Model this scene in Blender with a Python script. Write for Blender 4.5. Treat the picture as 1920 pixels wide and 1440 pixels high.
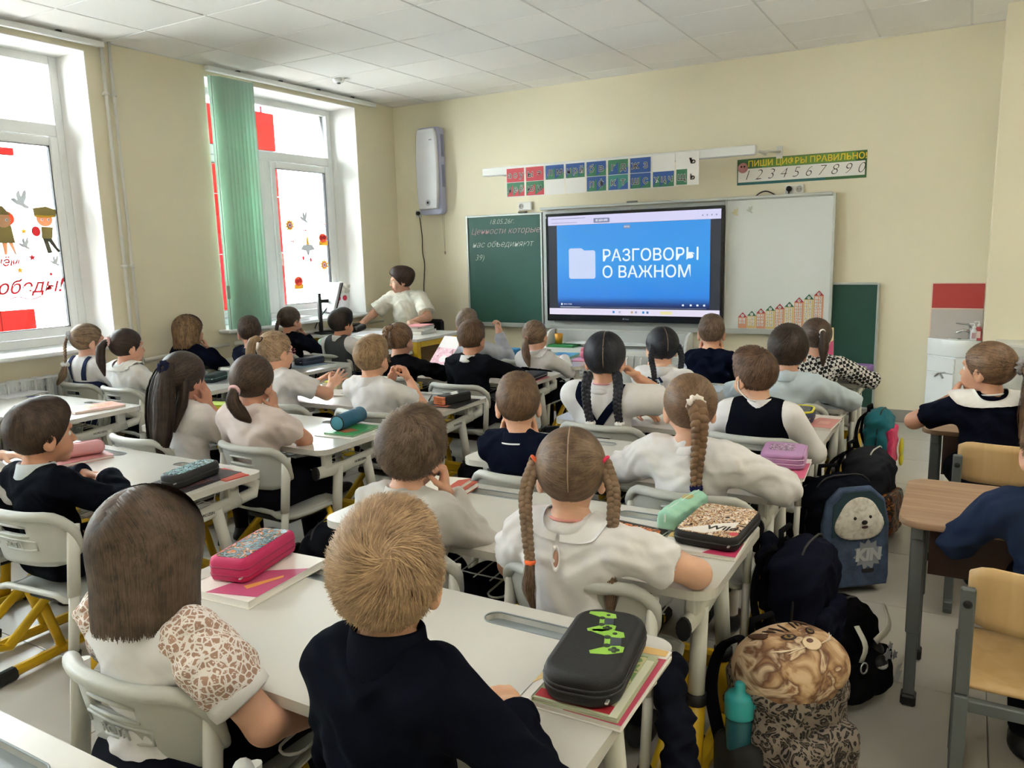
import bpy, math, random
import numpy as np
from mathutils import Vector, Matrix
for _o in list(bpy.data.objects): bpy.data.objects.remove(_o)
S = bpy.context.scene
COL = S.collection
# ------------------------------------------------------------ camera, sky, sun, exposure
cd = bpy.data.cameras.new('camera'); cam = bpy.data.objects.new('camera', cd); COL.objects.link(cam); S.camera = cam
cd.sensor_width = 36.0; cd.lens = 1476.877 / 1920 * 36.0; cd.clip_start = .05; cd.clip_end = 200
_yaw, _pit, _rol = .526115, .168016, -.0267072
_f = Vector((-math.sin(_yaw) * math.cos(_pit), math.cos(_yaw) * math.cos(_pit), -math.sin(_pit)))
_r = _f.cross(Vector((0, 0, 1))).normalized(); _u = _r.cross(_f)
_r2 = math.cos(_rol) * _r + math.sin(_rol) * _u; _u2 = -math.sin(_rol) * _r + math.cos(_rol) * _u
cam.matrix_world = Matrix(((_r2.x, _u2.x, -_f.x, 5.372), (_r2.y, _u2.y, -_f.y, -6.900), (_r2.z, _u2.z, -_f.z, 1.440), (0, 0, 0, 1)))
W = bpy.data.worlds.new('sky'); S.world = W; W.use_nodes = True
W.node_tree.nodes['Background'].inputs[0].default_value = (.74, .89, 1.0, 1)
W.node_tree.nodes['Background'].inputs[1].default_value = 3.4
sd = bpy.data.lights.new('sun', 'SUN'); sd.energy = 10.5; sd.angle = math.radians(2); sd.color = (1, .98, .95)
sun = bpy.data.objects.new('sun', sd); COL.objects.link(sun)
sun.rotation_euler = Vector((.62, -.35, .70)).to_track_quat('Z', 'Y').to_euler()
S.view_settings.view_transform = 'Standard'; S.view_settings.look = 'None'; S.view_settings.gamma = 1
S.view_settings.use_curve_mapping = False; S.view_settings.exposure = 2.66
FILL_LAMP = 1.9         # radiance of the unseen ceiling panels added to brighten the room
S.cycles.use_denoising = True
S.cycles.max_bounces = 10; S.cycles.diffuse_bounces = 6; S.cycles.transparent_max_bounces = 12
S.cycles.caustics_reflective = False; S.cycles.caustics_refractive = False
S.cycles.sample_clamp_indirect = 8
RND = random.Random(7)
NR = np.random.RandomState(5)
# ------------------------------------------------------------ materials
MATS = {}
def srgb(c):
    if isinstance(c, str):
        c = c.lstrip('#'); c = tuple(int(c[i:i + 2], 16) / 255 for i in (0, 2, 4))
    return tuple((x / 12.92 if x <= .04045 else ((x + .055) / 1.055) ** 2.4) for x in c[:3]) + (1,)
class NT:
    """small node helper"""
    def __init__(s, m): s.t = m.node_tree; s.n = s.t.nodes; s.l = s.t.links
    def new(s, typ, ins=None, **kw):
        n = s.n.new(typ)
        for k, v in kw.items(): setattr(n, k, v)
        for k, v in (ins or {}).items(): s.put(n, k, v)
        return n
    def put(s, n, k, v):
        sock = n.inputs[k]
        if isinstance(v, bpy.types.NodeSocket): s.l.new(v, sock)
        elif isinstance(v, bpy.types.Node): s.l.new(v.outputs[0], sock)
        else: sock.default_value = v
    def ramp(s, fac, stops, interp='LINEAR'):
        n = s.n.new('ShaderNodeValToRGB'); n.color_ramp.interpolation = interp
        e = n.color_ramp.elements
        while len(e) < len(stops): e.new(.5)
        for a, (p, c) in zip(e, stops): a.position = p; a.color = srgb(c)
        s.l.new(fac, n.inputs[0]); return n.outputs[0]
    def mix(s, fac, a, b):
        n = s.n.new('ShaderNodeMix'); n.data_type = 'RGBA'
        for i, v in ((0, fac), (6, a), (7, b)):
            if isinstance(v, bpy.types.NodeSocket): s.l.new(v, n.inputs[i])
            else: n.inputs[i].default_value = v
        return n.outputs[2]
def mat(name, color='808080', rough=.6, metal=0, var=0, vscale=8, bump=0, bscale=40, stretch=None, spec=.5, coat=0, sheen=0, trans=0, alpha=1, emit=0, sub=0):
    if name in MATS: return MATS[name]
    m = bpy.data.materials.new(name); m.use_nodes = True; MATS[name] = m
    t = NT(m); b = t.n['Principled BSDF']; m['_'] = 1
    c = srgb(color); b.inputs['Base Color'].default_value = c; m.diffuse_color = c
    b.inputs['Roughness'].default_value = rough; b.inputs['Metallic'].default_value = metal
    b.inputs['Specular IOR Level'].default_value = spec; b.inputs['Coat Weight'].default_value = coat
    b.inputs['Sheen Weight'].default_value = sheen; b.inputs['Transmission Weight'].default_value = trans
    b.inputs['Alpha'].default_value = alpha
    if sub: b.inputs['Subsurface Weight'].default_value = sub; b.inputs['Subsurface Radius'].default_value = (.012, .005, .003)
    if emit: b.inputs['Emission Color'].default_value = c; b.inputs['Emission Strength'].default_value = emit
    if var or bump:
        tc = t.new('ShaderNodeTexCoord'); v = tc.outputs['Object']
        if stretch: v = t.new('ShaderNodeMapping', {'Vector': v, 'Scale': stretch}).outputs[0]
        if var:
            n = t.new('ShaderNodeTexNoise', {'Vector': v, 'Scale': vscale, 'Detail': 4.0})
            k = t.new('ShaderNodeMapRange', {'Value': n.outputs[0], 'From Min': .3, 'From Max': .7, 'To Min': 1 - var, 'To Max': 1 + var})
            h = t.new('ShaderNodeHueSaturation', {'Value': k.outputs[0], 'Color': c}); t.put(b, 'Base Color', h.outputs[0])
        if bump:
            n = t.new('ShaderNodeTexNoise', {'Vector': v, 'Scale': bscale, 'Detail': 3.0})
            bp = t.new('ShaderNodeBump', {'Height': n.outputs[0], 'Strength': bump, 'Distance': .01}); t.put(b, 'Normal', bp.outputs[0])
    return m
# ------------------------------------------------------------ mesh builder
def frame_of(d):
    d = Vector(d).normalized(); a = Vector((0, 0, 1)) if abs(d.z) < .92 else Vector((0, 1, 0))
    x = a.cross(d).normalized(); return x, d.cross(x), d
class MB:
    def __init__(s): s.v = []; s.f = []; s.mi = []; s.sm = []; s.m = 0; s.s = False
    def raw(s, vs, fs, sm=None):
        o = len(s.v); s.v += [tuple(p) for p in vs]
        for q in fs: s.f.append(tuple(i + o for i in q)); s.mi.append(s.m); s.sm.append(s.s if sm is None else sm)
        return s
    def box(s, c, d, b=0, rz=0, rx=0, ry=0):
        cx, cy, cz = c; x, y, z = d[0] / 2, d[1] / 2, d[2] / 2; b = min(b, x * .99, y * .99, z * .99)
        R = Matrix.Rotation(rz, 3, 'Z') @ Matrix.Rotation(ry, 3, 'Y') @ Matrix.Rotation(rx, 3, 'X')
        if b <= 0:
            vs = [(i * x, j * y, k * z) for i in (-1, 1) for j in (-1, 1) for k in (-1, 1)]
            fs = [(0, 1, 3, 2), (4, 6, 7, 5), (0, 4, 5, 1), (2, 3, 7, 6), (0, 2, 6, 4), (1, 5, 7, 3)]
        else:
            vs = []; ix = {}
            for i in (-1, 1):
                for j in (-1, 1):
                    for k in (-1, 1):
                        for a in range(3):
                            p = [i * (x - b), j * (y - b), k * (z - b)]; p[a] += (i, j, k)[a] * b
                            ix[i, j, k, a] = len(vs); vs.append(tuple(p))
            g = lambda i, j, k, a: ix[i, j, k, a]
            fs = []
            for a in range(3):
                for sg in (-1, 1):
                    u, w = [t for t in range(3) if t != a]
                    q = []
                    for (p1, p2) in ((-1, -1), (1, -1), (1, 1), (-1, 1)):
                        t = [0, 0, 0]; t[a] = sg; t[u] = p1; t[w] = p2; q.append(g(*t, a))
                    fs.append(q if (sg > 0) == (a != 1) else q[::-1])
            for a, b2 in ((0, 1), (0, 2), (1, 2)):
                c3 = 3 - a - b2
                for s1 in (-1, 1):
                    for s2 in (-1, 1):
                        def T(e): t = [0, 0, 0]; t[a] = s1; t[b2] = s2; t[c3] = e; return t
                        fs.append((g(*T(-1), a), g(*T(1), a), g(*T(1), b2), g(*T(-1), b2)))
            for i in (-1, 1):
                for j in (-1, 1):
                    for k in (-1, 1): fs.append(tuple(g(i, j, k, a) for a in range(3)))
        vs = [tuple(R @ Vector(p) + Vector(c)) for p in vs]
        return s.raw(vs, fs, False)
    def tube(s, pts, r, n=10, cap=True, sx=1, sy=1, up=None, sm=True):
        pts = [Vector(p) for p in pts]; k = len(pts); rs = r if hasattr(r, '__len__') else [r] * k
        vs = []; px = None
        for i, p in enumerate(pts):
            d = (pts[min(i + 1, k - 1)] - pts[max(i - 1, 0)]).normalized()
            if px is None:
                if up is not None: px = (Vector(up) - d * d.dot(Vector(up))).normalized()
                else: px = frame_of(d)[0]
            else: px = (px - d * d.dot(px)).normalized()
            py = d.cross(px)
            for j in range(n):
                a = 2 * math.pi * j / n; vs.append(p + px * (math.cos(a) * rs[i] * sx) + py * (math.sin(a) * rs[i] * sy))
        fs = [(i * n + j, i * n + (j + 1) % n, (i + 1) * n + (j + 1) % n, (i + 1) * n + j) for i in range(k - 1) for j in range(n)]
        s.raw(vs, fs, sm)
        if cap:
            o = len(s.v) - len(vs)
            for q in (tuple(range(n))[::-1], tuple(range((k - 1) * n, k * n))):
                s.f.append(tuple(i + o for i in q)); s.mi.append(s.m); s.sm.append(False)
        return s
    def lathe(s, prof, c=(0, 0, 0), n=20, ax=(0, 0, 1), sm=True, sx=1, sy=1):
        x, y, z = frame_of(ax); c = Vector(c); vs = []
        if tuple(ax) == (0, 0, 1): x, y = Vector((1, 0, 0)), Vector((0, 1, 0))
        for r, h in prof:
            for j in range(n):
                a = 2 * math.pi * j / n; vs.append(c + x * (r * sx * math.cos(a)) + y * (r * sy * math.sin(a)) + z * h)
        k = len(prof)
        fs = [(i * n + j, i * n + (j + 1) % n, (i + 1) * n + (j + 1) % n, (i + 1) * n + j) for i in range(k - 1) for j in range(n)]
        if prof[0][0] > 1e-6: fs.append(tuple(range(n))[::-1])
        if prof[-1][0] > 1e-6: fs.append(tuple(range((k - 1) * n, k * n)))
        return s.raw(vs, fs, sm)
    def ell(s, c, r, n=14, m=9, R=None):
        vs = []
        for i in range(m + 1):
            t = math.pi * i / m
            for j in range(n):
                a = 2 * math.pi * j / n
                p = Vector((math.sin(t) * math.cos(a) * r[0], math.sin(t) * math.sin(a) * r[1], -math.cos(t) * r[2]))
                if R is not None: p = R @ p
                vs.append(p + Vector(c))
        fs = [(i * n + j, i * n + (j + 1) % n, (i + 1) * n + (j + 1) % n, (i + 1) * n + j) for i in range(m) for j in range(n)]
        return s.raw(vs, fs, True)
    def prism(s, out, h, M=None, bev=0, sm=False):
        """extrude a 2-D outline (ccw, in xy) from z=0 to h, optional rounded rims"""
        n = len(out); cx = sum(p[0] for p in out) / n; cy = sum(p[1] for p in out) / n
        def ring(z, ins):
            r = []
            for i in range(n):
                a, b, c = Vector(out[i - 1]), Vector(out[i]), Vector(out[(i + 1) % n])
                t = (c - a); nn = Vector((t.y, -t.x)); nn = nn.normalized() if nn.length > 1e-9 else Vector((0, 0))
                q = b - nn * ins; r.append(Vector((q.x, q.y, z)))
            return r
        rings = [ring(0, bev), ring(bev * .3, bev * .3), ring(bev, 0), ring(h - bev, 0), ring(h - bev * .3, bev * .3), ring(h, bev)] if bev else [ring(0, 0), ring(h, 0)]
        vs = [p for r in rings for p in r]
        if M is not None: vs = [M @ p for p in vs]
        k = len(rings)
        fs = [(i * n + j, i * n + (j + 1) % n, (i + 1) * n + (j + 1) % n, (i + 1) * n + j) for i in range(k - 1) for j in range(n)]
        s.raw(vs, fs, bool(bev) or sm)
        o = len(s.v) - len(vs)
        for q in (tuple(range(n))[::-1], tuple(range((k - 1) * n, k * n))):
            s.f.append(tuple(i + o for i in q)); s.mi.append(s.m); s.sm.append(False)
        return s
    def mesh(s, name, mats):
        me = bpy.data.meshes.new(name); me.from_pydata(s.v, [], s.f)
        for m in (mats if isinstance(mats, (list, tuple)) else [mats]): me.materials.append(m)
        me.polygons.foreach_set('material_index', s.mi); me.polygons.foreach_set('use_smooth', s.sm)
        me.update(); return me
    def build(s, name, mats, parent=None, loc=None, rot=None):
        return link(name, s.mesh(name, mats), parent, loc, rot)
def link(name, data, parent=None, loc=None, rot=None):
    o = bpy.data.objects.new(name, data); COL.objects.link(o)
    if parent is not None: o.parent = parent
    if loc is not None: o.location = loc
    if rot is not None: o.rotation_euler = rot
    return o
def tag(o, label=None, cat=None, group=None, kind=None):
    if label: o['label'] = label
    if cat: o['category'] = cat
    if group: o['group'] = group
    if kind: o['kind'] = kind
    return o
def thing(name, label, cat, loc=(0, 0, 0), rz=0, group=None):
    o = link(name, None, None, loc, (0, 0, rz)); o.empty_display_size = .1
    return tag(o, label, cat, group)
def copy_tree(o, parent=None):
    c = o.copy(); COL.objects.link(c)
    if parent is not None: c.parent = parent
    for ch in [x for x in o.children]: copy_tree(ch, c)
    return c
def rrect(w, h, r, n=5, cx=0, cy=0, rs=None):
    p = []; rs = rs or (r, r, r, r)
    for (sx, sy, a0, q) in ((1, 1, 0, rs[0]), (-1, 1, 90, rs[1]), (-1, -1, 180, rs[2]), (1, -1, 270, rs[3])):
        for i in range(n + 1):
            a = math.radians(a0 + 90 * i / n); p.append((cx + sx * (w / 2 - q) + q * math.cos(a), cy + sy * (h / 2 - q) + q * math.sin(a)))
    return p
_TS = bpy.data.scenes.new('text_scene')
def text_mesh(name, body, size, m, parent=None, loc=(0, 0, 0), rot=(math.pi / 2, 0, 0), ext=.0004, shear=0, bold=0, align='CENTER', sx=1, space=1):
    c = bpy.data.curves.new(name, 'FONT'); c.body = body; c.size = size; c.extrude = ext; c.shear = shear; c.offset = bold
    c.align_x = align; c.align_y = 'CENTER'; c.resolution_u = 3; c.space_character = space
    t = bpy.data.objects.new(name, c); _TS.collection.objects.link(t)
    with bpy.context.temp_override(scene=_TS, view_layer=_TS.view_layers[0]): dg = bpy.context.evaluated_depsgraph_get()
    me = bpy.data.meshes.new_from_object(t.evaluated_get(dg))
    bpy.data.objects.remove(t); bpy.data.curves.remove(c); me.materials.clear(); me.materials.append(m)
    o = link(name, me, parent, loc, rot); o.scale = (sx, 1, 1); return o
FLATX = (math.pi / 2, 0, 0)      # text that faces -y, for the front wall
# ------------------------------------------------------------ implicit surfaces -> one continuous mesh
A3 = lambda *p: np.array(p, float)
def smin(a, b, k):
    h = np.maximum(k - np.abs(a - b), 0) / k
    return np.minimum(a, b) - h * h * k * .25
class Blob:
    """union of rounded primitives; prims: (fn, lo, hi, k, op)"""
    def __init__(s): s.p = []
    def add(s, fn, lo, hi, k=.01, op='u'): s.p.append((fn, np.array(lo), np.array(hi), k, op)); return s
    def cone(s, a, b, ra, rb, k=.015, cut=None, op='u', flat=None):
        """round cone a->b; cut=(point, normal) removes the side the normal points to; flat=(dir, ratio) flattens it along dir"""
        a, b = np.array(a, float), np.array(b, float); ab = b - a; L2 = max(ab @ ab, 1e-9)
        fl = None
        if flat is not None: fl = np.array(flat[0], float); fl = fl / np.linalg.norm(fl); fr = 1 / flat[1] - 1
        def fn(X, Y, Z):
            x, y, z = X - a[0], Y - a[1], Z - a[2]
            t = np.clip((x * ab[0] + y * ab[1] + z * ab[2]) / L2, 0, 1)
            qx, qy, qz = x - t * ab[0], y - t * ab[1], z - t * ab[2]
            if fl is not None:
                w = (qx * fl[0] + qy * fl[1] + qz * fl[2]) * fr
                qx, qy, qz = qx + w * fl[0], qy + w * fl[1], qz + w * fl[2]
            d = np.sqrt(qx * qx + qy * qy + qz * qz) - (ra + t * (rb - ra))
            if fl is not None: d = d * min(1, flat[1] * 1.15)
            if cut is not None:
                c, n = cut; d = np.maximum(d, (X - c[0]) * n[0] + (Y - c[1]) * n[1] + (Z - c[2]) * n[2])
            return d
        R = max(ra, rb)
        return s.add(fn, np.minimum(a, b) - R, np.maximum(a, b) + R, k, op)
    def ell(s, c, r, R=None, k=.012, op='u'):
        c, r = np.array(c, float), np.array(r, float); M = np.eye(3) if R is None else np.array(R)
        def fn(X, Y, Z):
            x, y, z = X - c[0], Y - c[1], Z - c[2]
            u = (x * M[0, 0] + y * M[1, 0] + z * M[2, 0]) / r[0]; v = (x * M[0, 1] + y * M[1, 1] + z * M[2, 1]) / r[1]; w = (x * M[0, 2] + y * M[1, 2] + z * M[2, 2]) / r[2]
            k0 = np.sqrt(u * u + v * v + w * w); k1 = np.sqrt((u / r[0]) ** 2 + (v / r[1]) ** 2 + (w / r[2]) ** 2) + 1e-9
            return np.where(k0 < .05, -r.min(), k0 * (k0 - 1) / k1)
        e = np.abs(M) @ r
        return s.add(fn, c - e, c + e, k, op)
    def rbox(s, c, d, r, R=None, k=.01, op='u'):
        c, d = np.array(c, float), np.array(d, float) / 2 - r; M = np.eye(3) if R is None else np.array(R)
        def fn(X, Y, Z):
            x, y, z = X - c[0], Y - c[1], Z - c[2]; q = [np.abs(x * M[0, i] + y * M[1, i] + z * M[2, i]) - d[i] for i in range(3)]
            o = np.sqrt(sum(np.maximum(t, 0) ** 2 for t in q)); return o + np.minimum(np.maximum(np.maximum(q[0], q[1]), q[2]), 0) - r
        e = np.abs(M) @ (d + r)
        return s.add(fn, c - e, c + e, k, op)
    def bounds(s):
        u = [q for q in s.p if q[4] == 'u']
        return np.min([q[1] for q in u], 0), np.max([q[2] for q in u], 0)
    def at(s, P):
        D = np.full(len(P), .5); X, Y, Z = P[:, 0], P[:, 1], P[:, 2]
        for fn, lo, hi, k, op in s.p:
            d = fn(X, Y, Z)
            D = smin(D, d, k) if op == 'u' else -smin(-D, d, k) if op == 's' else -smin(-D, -d, k)
        return D
    def grad(s, P, e=.0015):
        g = np.stack([s.at(P + np.eye(3)[i] * e) - s.at(P - np.eye(3)[i] * e) for i in range(3)], 1)
        return g / (np.linalg.norm(g, axis=1, keepdims=True) + 1e-9)
    def mesh(s, h):
        lo, hi = s.bounds(); lo = lo - 3 * h; n = np.ceil((hi + 3 * h - lo) / h).astype(int) + 1
        ax = [lo[i] + h * np.arange(n[i]) for i in range(3)]
        D = np.full(n, .05, np.float32)
        for fn, l, u, k, op in s.p:
            m = k + 2 * h
            if op == 'i': sl = (slice(None),) * 3
            else:
                i0 = np.clip(np.floor((l - m - lo) / h).astype(int), 0, n - 1); i1 = np.clip(np.ceil((u + m - lo) / h).astype(int) + 1, 1, n)
                sl = tuple(slice(a, b) for a, b in zip(i0, i1))
            X = ax[0][sl[0]][:, None, None]; Y = ax[1][sl[1]][None, :, None]; Z = ax[2][sl[2]][None, None, :]
            d = fn(X, Y, Z)
            D[sl] = smin(D[sl], d, k) if op == 'u' else -smin(-D[sl], d, k) if op == 's' else -smin(-D[sl], -d, k)
        return nets(D, lo, h)
def nets(D, lo, h):
    I = D < 0; nx, ny, nz = D.shape
    cnt = np.zeros((nx - 1, ny - 1, nz - 1), np.int8)
    for i in (0, 1):
        for j in (0, 1):
            for k in (0, 1): cnt += I[i:nx - 1 + i, j:ny - 1 + j, k:nz - 1 + k]
    c = np.argwhere((cnt > 0) & (cnt < 8)); idx = np.full(cnt.shape, -1, np.int32); idx[tuple(c.T)] = np.arange(len(c))
    acc = np.zeros((len(c), 3)); w = np.zeros(len(c))
    cv = {}
    for o in [(i, j, k) for i in (0, 1) for j in (0, 1) for k in (0, 1)]: cv[o] = D[c[:, 0] + o[0], c[:, 1] + o[1], c[:, 2] + o[2]].astype(float)
    for a in range(3):
        for o in cv:
            if o[a]: continue
            q = list(o); q[a] = 1; d0, d1 = cv[o], cv[tuple(q)]
            m = (d0 < 0) != (d1 < 0); t = np.where(m, d0 / np.where(m, d0 - d1, 1), 0)
            p = np.tile(np.array(o, float), (len(c), 1)); p[:, a] = t
            acc += p * m[:, None]; w += m
    V = lo + h * (c + acc / w[:, None])
    F = []
    for a in range(3):
        b, e = (a + 1) % 3, (a + 2) % 3
        sl0 = [slice(1, -1)] * 3; sl1 = [slice(1, -1)] * 3; sl0[a] = slice(0, -1); sl1[a] = slice(1, None)
        A, B = I[tuple(sl0)], I[tuple(sl1)]
        q = np.argwhere(A != B)
        if not len(q): continue
        up = A[tuple(q.T)]
        off = np.array([1, 1, 1]); off[a] = 0; q = q + off
        def cell(db, de): r = q.copy(); r[:, b] += db; r[:, e] += de; return idx[tuple(r.T)]
        f = np.stack([cell(-1, -1), cell(0, -1), cell(0, 0), cell(-1, 0)], 1)
        f[~up] = f[~up][:, ::-1]; F.append(f)
    return V, np.concatenate(F)
def np_mesh(name, V, F, mats, mi=None, tone=None, smooth=True):
    me = bpy.data.meshes.new(name); V = np.asarray(V, np.float32); F = np.asarray(F, np.int32); k = F.shape[1]
    me.vertices.add(len(V)); me.vertices.foreach_set('co', V.ravel())
    me.loops.add(F.size); me.loops.foreach_set('vertex_index', F.ravel())
    me.polygons.add(len(F)); me.polygons.foreach_set('loop_start', np.arange(len(F), dtype=np.int32) * k)
    try: me.polygons.foreach_set('loop_total', np.full(len(F), k, np.int32))
    except Exception: pass
    for m in (mats if isinstance(mats, (list, tuple)) else [mats]): me.materials.append(m)
    if mi is not None: me.polygons.foreach_set('material_index', np.asarray(mi, np.int32))
    me.polygons.foreach_set('use_smooth', np.full(len(F), smooth))
    if tone is not None:
        at = me.attributes.new('tone', 'FLOAT', 'POINT'); at.data.foreach_set('value', np.asarray(tone, np.float32))
    me.update(); return me
def join_np(parts):
    V, F, o = [], [], 0
    for v, f in parts: V.append(v); F.append(f + o); o += len(v)
    return np.concatenate(V), np.concatenate(F)
def unit(v): v = np.asarray(v, float); return v / (np.linalg.norm(v) + 1e-12)
# ------------------------------------------------------------ people
CAMP = np.array(cam.location); CAMF = np.array(_f)
def rotm(yaw=0, pitch=0, roll=0):
    return np.array(Matrix.Rotation(math.radians(yaw), 3, 'Z') @ Matrix.Rotation(math.radians(pitch), 3, 'X') @ Matrix.Rotation(math.radians(roll), 3, 'Y'))
def skin_mat(name, col):
    return mat(name, col, .5, var=.06, vscale=18, bump=.04, bscale=300, sub=.12, spec=.35)
def hair_mat(name, dark, light):
    if name in MATS: return MATS[name]
    m = bpy.data.materials.new(name); m.use_nodes = True; MATS[name] = m; t = NT(m); b = t.n['Principled BSDF']
    a = t.new('ShaderNodeAttribute', attribute_name='tone')
    tc = t.new('ShaderNodeTexCoord')
    n = t.new('ShaderNodeTexNoise', {'Vector': tc.outputs['Object'], 'Scale': 35.0, 'Detail': 2.0})
    s = t.new('ShaderNodeMath', {0: a.outputs['Fac'], 1: n.outputs[0]}, operation='ADD')
    s2 = t.new('ShaderNodeMath', {0: s.outputs[0], 1: -.45}, operation='ADD')
    t.put(b, 'Base Color', t.ramp(s2.outputs[0], [(0, dark), (.95, light)])); b.inputs['Roughness'].default_value = .48; b.inputs['Specular IOR Level'].default_value = .35
    m.diffuse_color = srgb(dark); return m
def cloth(name, col, var=.05, bump=.35, rough=.85):
    dk = sum(srgb(col)[:3]) < .25
    return mat(name, col, .95 if dk else rough, var=var, vscale=14, bump=bump, bscale=16, spec=.06 if dk else .2, sheen=0 if dk else .1)
def ribbons(P, N, w, tone):
    n, k, _ = P.shape
    T = np.gradient(P, axis=1); B = np.cross(T, N); B /= np.linalg.norm(B, axis=2, keepdims=True) + 1e-9
    hw = (np.asarray(w)[..., None] * .5) * np.ones((n, k, 1))
    V = np.stack([P - B * hw, P + B * hw], 2).reshape(-1, 3)
    i = np.arange(n)[:, None] * k * 2 + np.arange(k - 1)[None] * 2
    F = np.stack([i, i + 1, i + 3, i + 2], 2).reshape(-1, 4)
    return V, F, np.repeat(tone, k * 2)
def poly_at(pts, t):
    pts = np.asarray(pts, float)
    if len(pts) > 2:      # smooth the polyline (Catmull-Rom)
        q = np.vstack([2 * pts[0] - pts[1], pts, 2 * pts[-1] - pts[-2]]); out = []
        for i in range(len(pts) - 1):
            a, b, c, d = q[i:i + 4]
            for u in np.linspace(0, 1, 9)[:-1]: out.append(.5 * (2 * b + (c - a) * u + (2 * a - 5 * b + 4 * c - d) * u * u + (3 * b - a - 3 * c + d) * u ** 3))
        pts = np.vstack(out + [pts[-1]])
    L = np.r_[0, np.cumsum(np.linalg.norm(np.diff(pts, axis=0), axis=1))]; L /= L[-1]
    return np.stack([np.interp(t, L, pts[:, i]) for i in range(3)], -1)
def lock(pts, rad, n=200, w=.003, flat=1.0, side=(1, 0, 0), k=9, wob=.15):
    """a hank of hair along a polyline: core tube + strands; rad at start..end"""
    t = np.linspace(0, 1, k); C = poly_at(pts, t); T = np.gradient(C, axis=0); T /= np.linalg.norm(T, axis=1, keepdims=True)
    sd = np.array(side, float); X = sd - T * (T @ sd)[:, None]; X /= np.linalg.norm(X, axis=1, keepdims=True); Y = np.cross(T, X)
    r = np.interp(t, np.linspace(0, 1, len(rad)), rad)
    a = NR.rand(n) * 2 * math.pi; q = .72 + .32 * NR.rand(n)
    ph = NR.rand(n) * 6; wv = wob * np.sin(t[None] * 5 + ph[:, None])
    u = np.cos(a)[:, None] * q[:, None] + wv; v = np.sin(a)[:, None] * q[:, None] + wv * .6
    P = C[None] + X[None] * (u * r)[..., None] + Y[None] * (v * r * flat)[..., None]
    N = X[None] * np.cos(a)[:, None, None] + Y[None] * np.sin(a)[:, None, None] * np.ones((n, k, 1))
    end = (.85 + .2 * NR.rand(n))[:, None] * t[None]
    W_ = w * np.where(t > .8, 1.15 - .9 * (t - .8) / .2, 1)[None] * np.ones((n, 1))
    parts = [ribbons(P, N, W_, .30 + .42 * NR.rand(n))]
    m = 12; th = np.linspace(0, 2 * math.pi, m, endpoint=False)
    cr = r * .84; cr = np.where(t > .9, cr * .45, cr)
    V = (C[:, None] + X[:, None] * (np.cos(th)[None, :, None] * cr[:, None, None]) + Y[:, None] * (np.sin(th)[None, :, None] * cr[:, None, None] * flat)).reshape(-1, 3)
    i = np.arange(k - 1)[:, None] * m; j = np.arange(m)[None]; j2 = (np.arange(m) + 1)[None] % m
    F = np.stack([i + j, i + j2, i + m + j2, i + m + j], 2).reshape(-1, 4)
    parts.append((V, F, np.full(len(V), .2)))
    return parts
def braid(pts, r0, r1, cross, side=(1, 0, 0), m=10):
    """three interlaced strands along a polyline"""
    k = int(cross * 12) + 1; t = np.linspace(0, 1, k); C = poly_at(pts, t); T = np.gradient(C, axis=0); T /= np.linalg.norm(T, axis=1, keepdims=True)
    sd = np.array(side, float); X = sd - T * (T @ sd)[:, None]; X /= np.linalg.norm(X, axis=1, keepdims=True); Y = np.cross(T, X)
    r = r0 + (r1 - r0) * t; parts = []
    for j in range(3):
        th = 2 * math.pi * cross * t * .5 + 2 * math.pi * j / 3
        c = C + X * (np.sin(th) * r * .52)[:, None] + Y * (np.sin(2 * th) * r * .30)[:, None]
        TT = np.gradient(c, axis=0); TT /= np.linalg.norm(TT, axis=1, keepdims=True)
        A = Y - TT * np.sum(Y * TT, 1)[:, None]; A /= np.linalg.norm(A, axis=1, keepdims=True); B = np.cross(TT, A)
        ph = np.linspace(0, 2 * math.pi, m, endpoint=False)
        rr = r * .56
        groove = 1 + .10 * np.sin(ph * 5)
        V = (c[:, None] + A[:, None] * (np.cos(ph) * groove * .8)[None, :, None] * rr[:, None, None] + B[:, None] * (np.sin(ph) * groove)[None, :, None] * rr[:, None, None]).reshape(-1, 3)
        i = np.arange(k - 1)[:, None] * m; q = np.arange(m)[None]; q2 = (np.arange(m) + 1)[None] % m
        F = np.stack([i + q, i + q2, i + m + q2, i + m + q], 2).reshape(-1, 4)
        tone = np.tile(.35 + .3 * (np.cos(ph) > .2) * 1.0 + .15 * np.sin(ph * 5), k)
        parts.append((V, F, tone))
    return parts
def cat_parts(ps):
    V, F, T, o = [], [], [], 0
    for v, f, t in ps: V.append(v); F.append(f + o); T.append(t); o += len(v)
    return np.concatenate(V), np.concatenate(F), np.concatenate(T)
def torus(c, ax, R, r, n=16, m=8, wav=0, sy=1):
    x, y, z = frame_of(ax); b = MB(); vs = []
    for i in range(n):
        a = 2 * math.pi * i / n; d = x * math.cos(a) + y * (math.sin(a) * sy)
        rr = r * (1 + wav * math.sin(i * 2.4))
        for j in range(m):
            q = 2 * math.pi * j / m; vs.append(Vector(c) + d * (R + rr * math.cos(q)) + z * (rr * math.sin(q) + wav * r * math.sin(i * 1.7)))
    b.raw(vs, [(i * m + j, ((i + 1) % n) * m + j, ((i + 1) % n) * m + (j + 1) % m, i * m + (j + 1) % m) for i in range(n) for j in range(m)], True)
    return b
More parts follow.
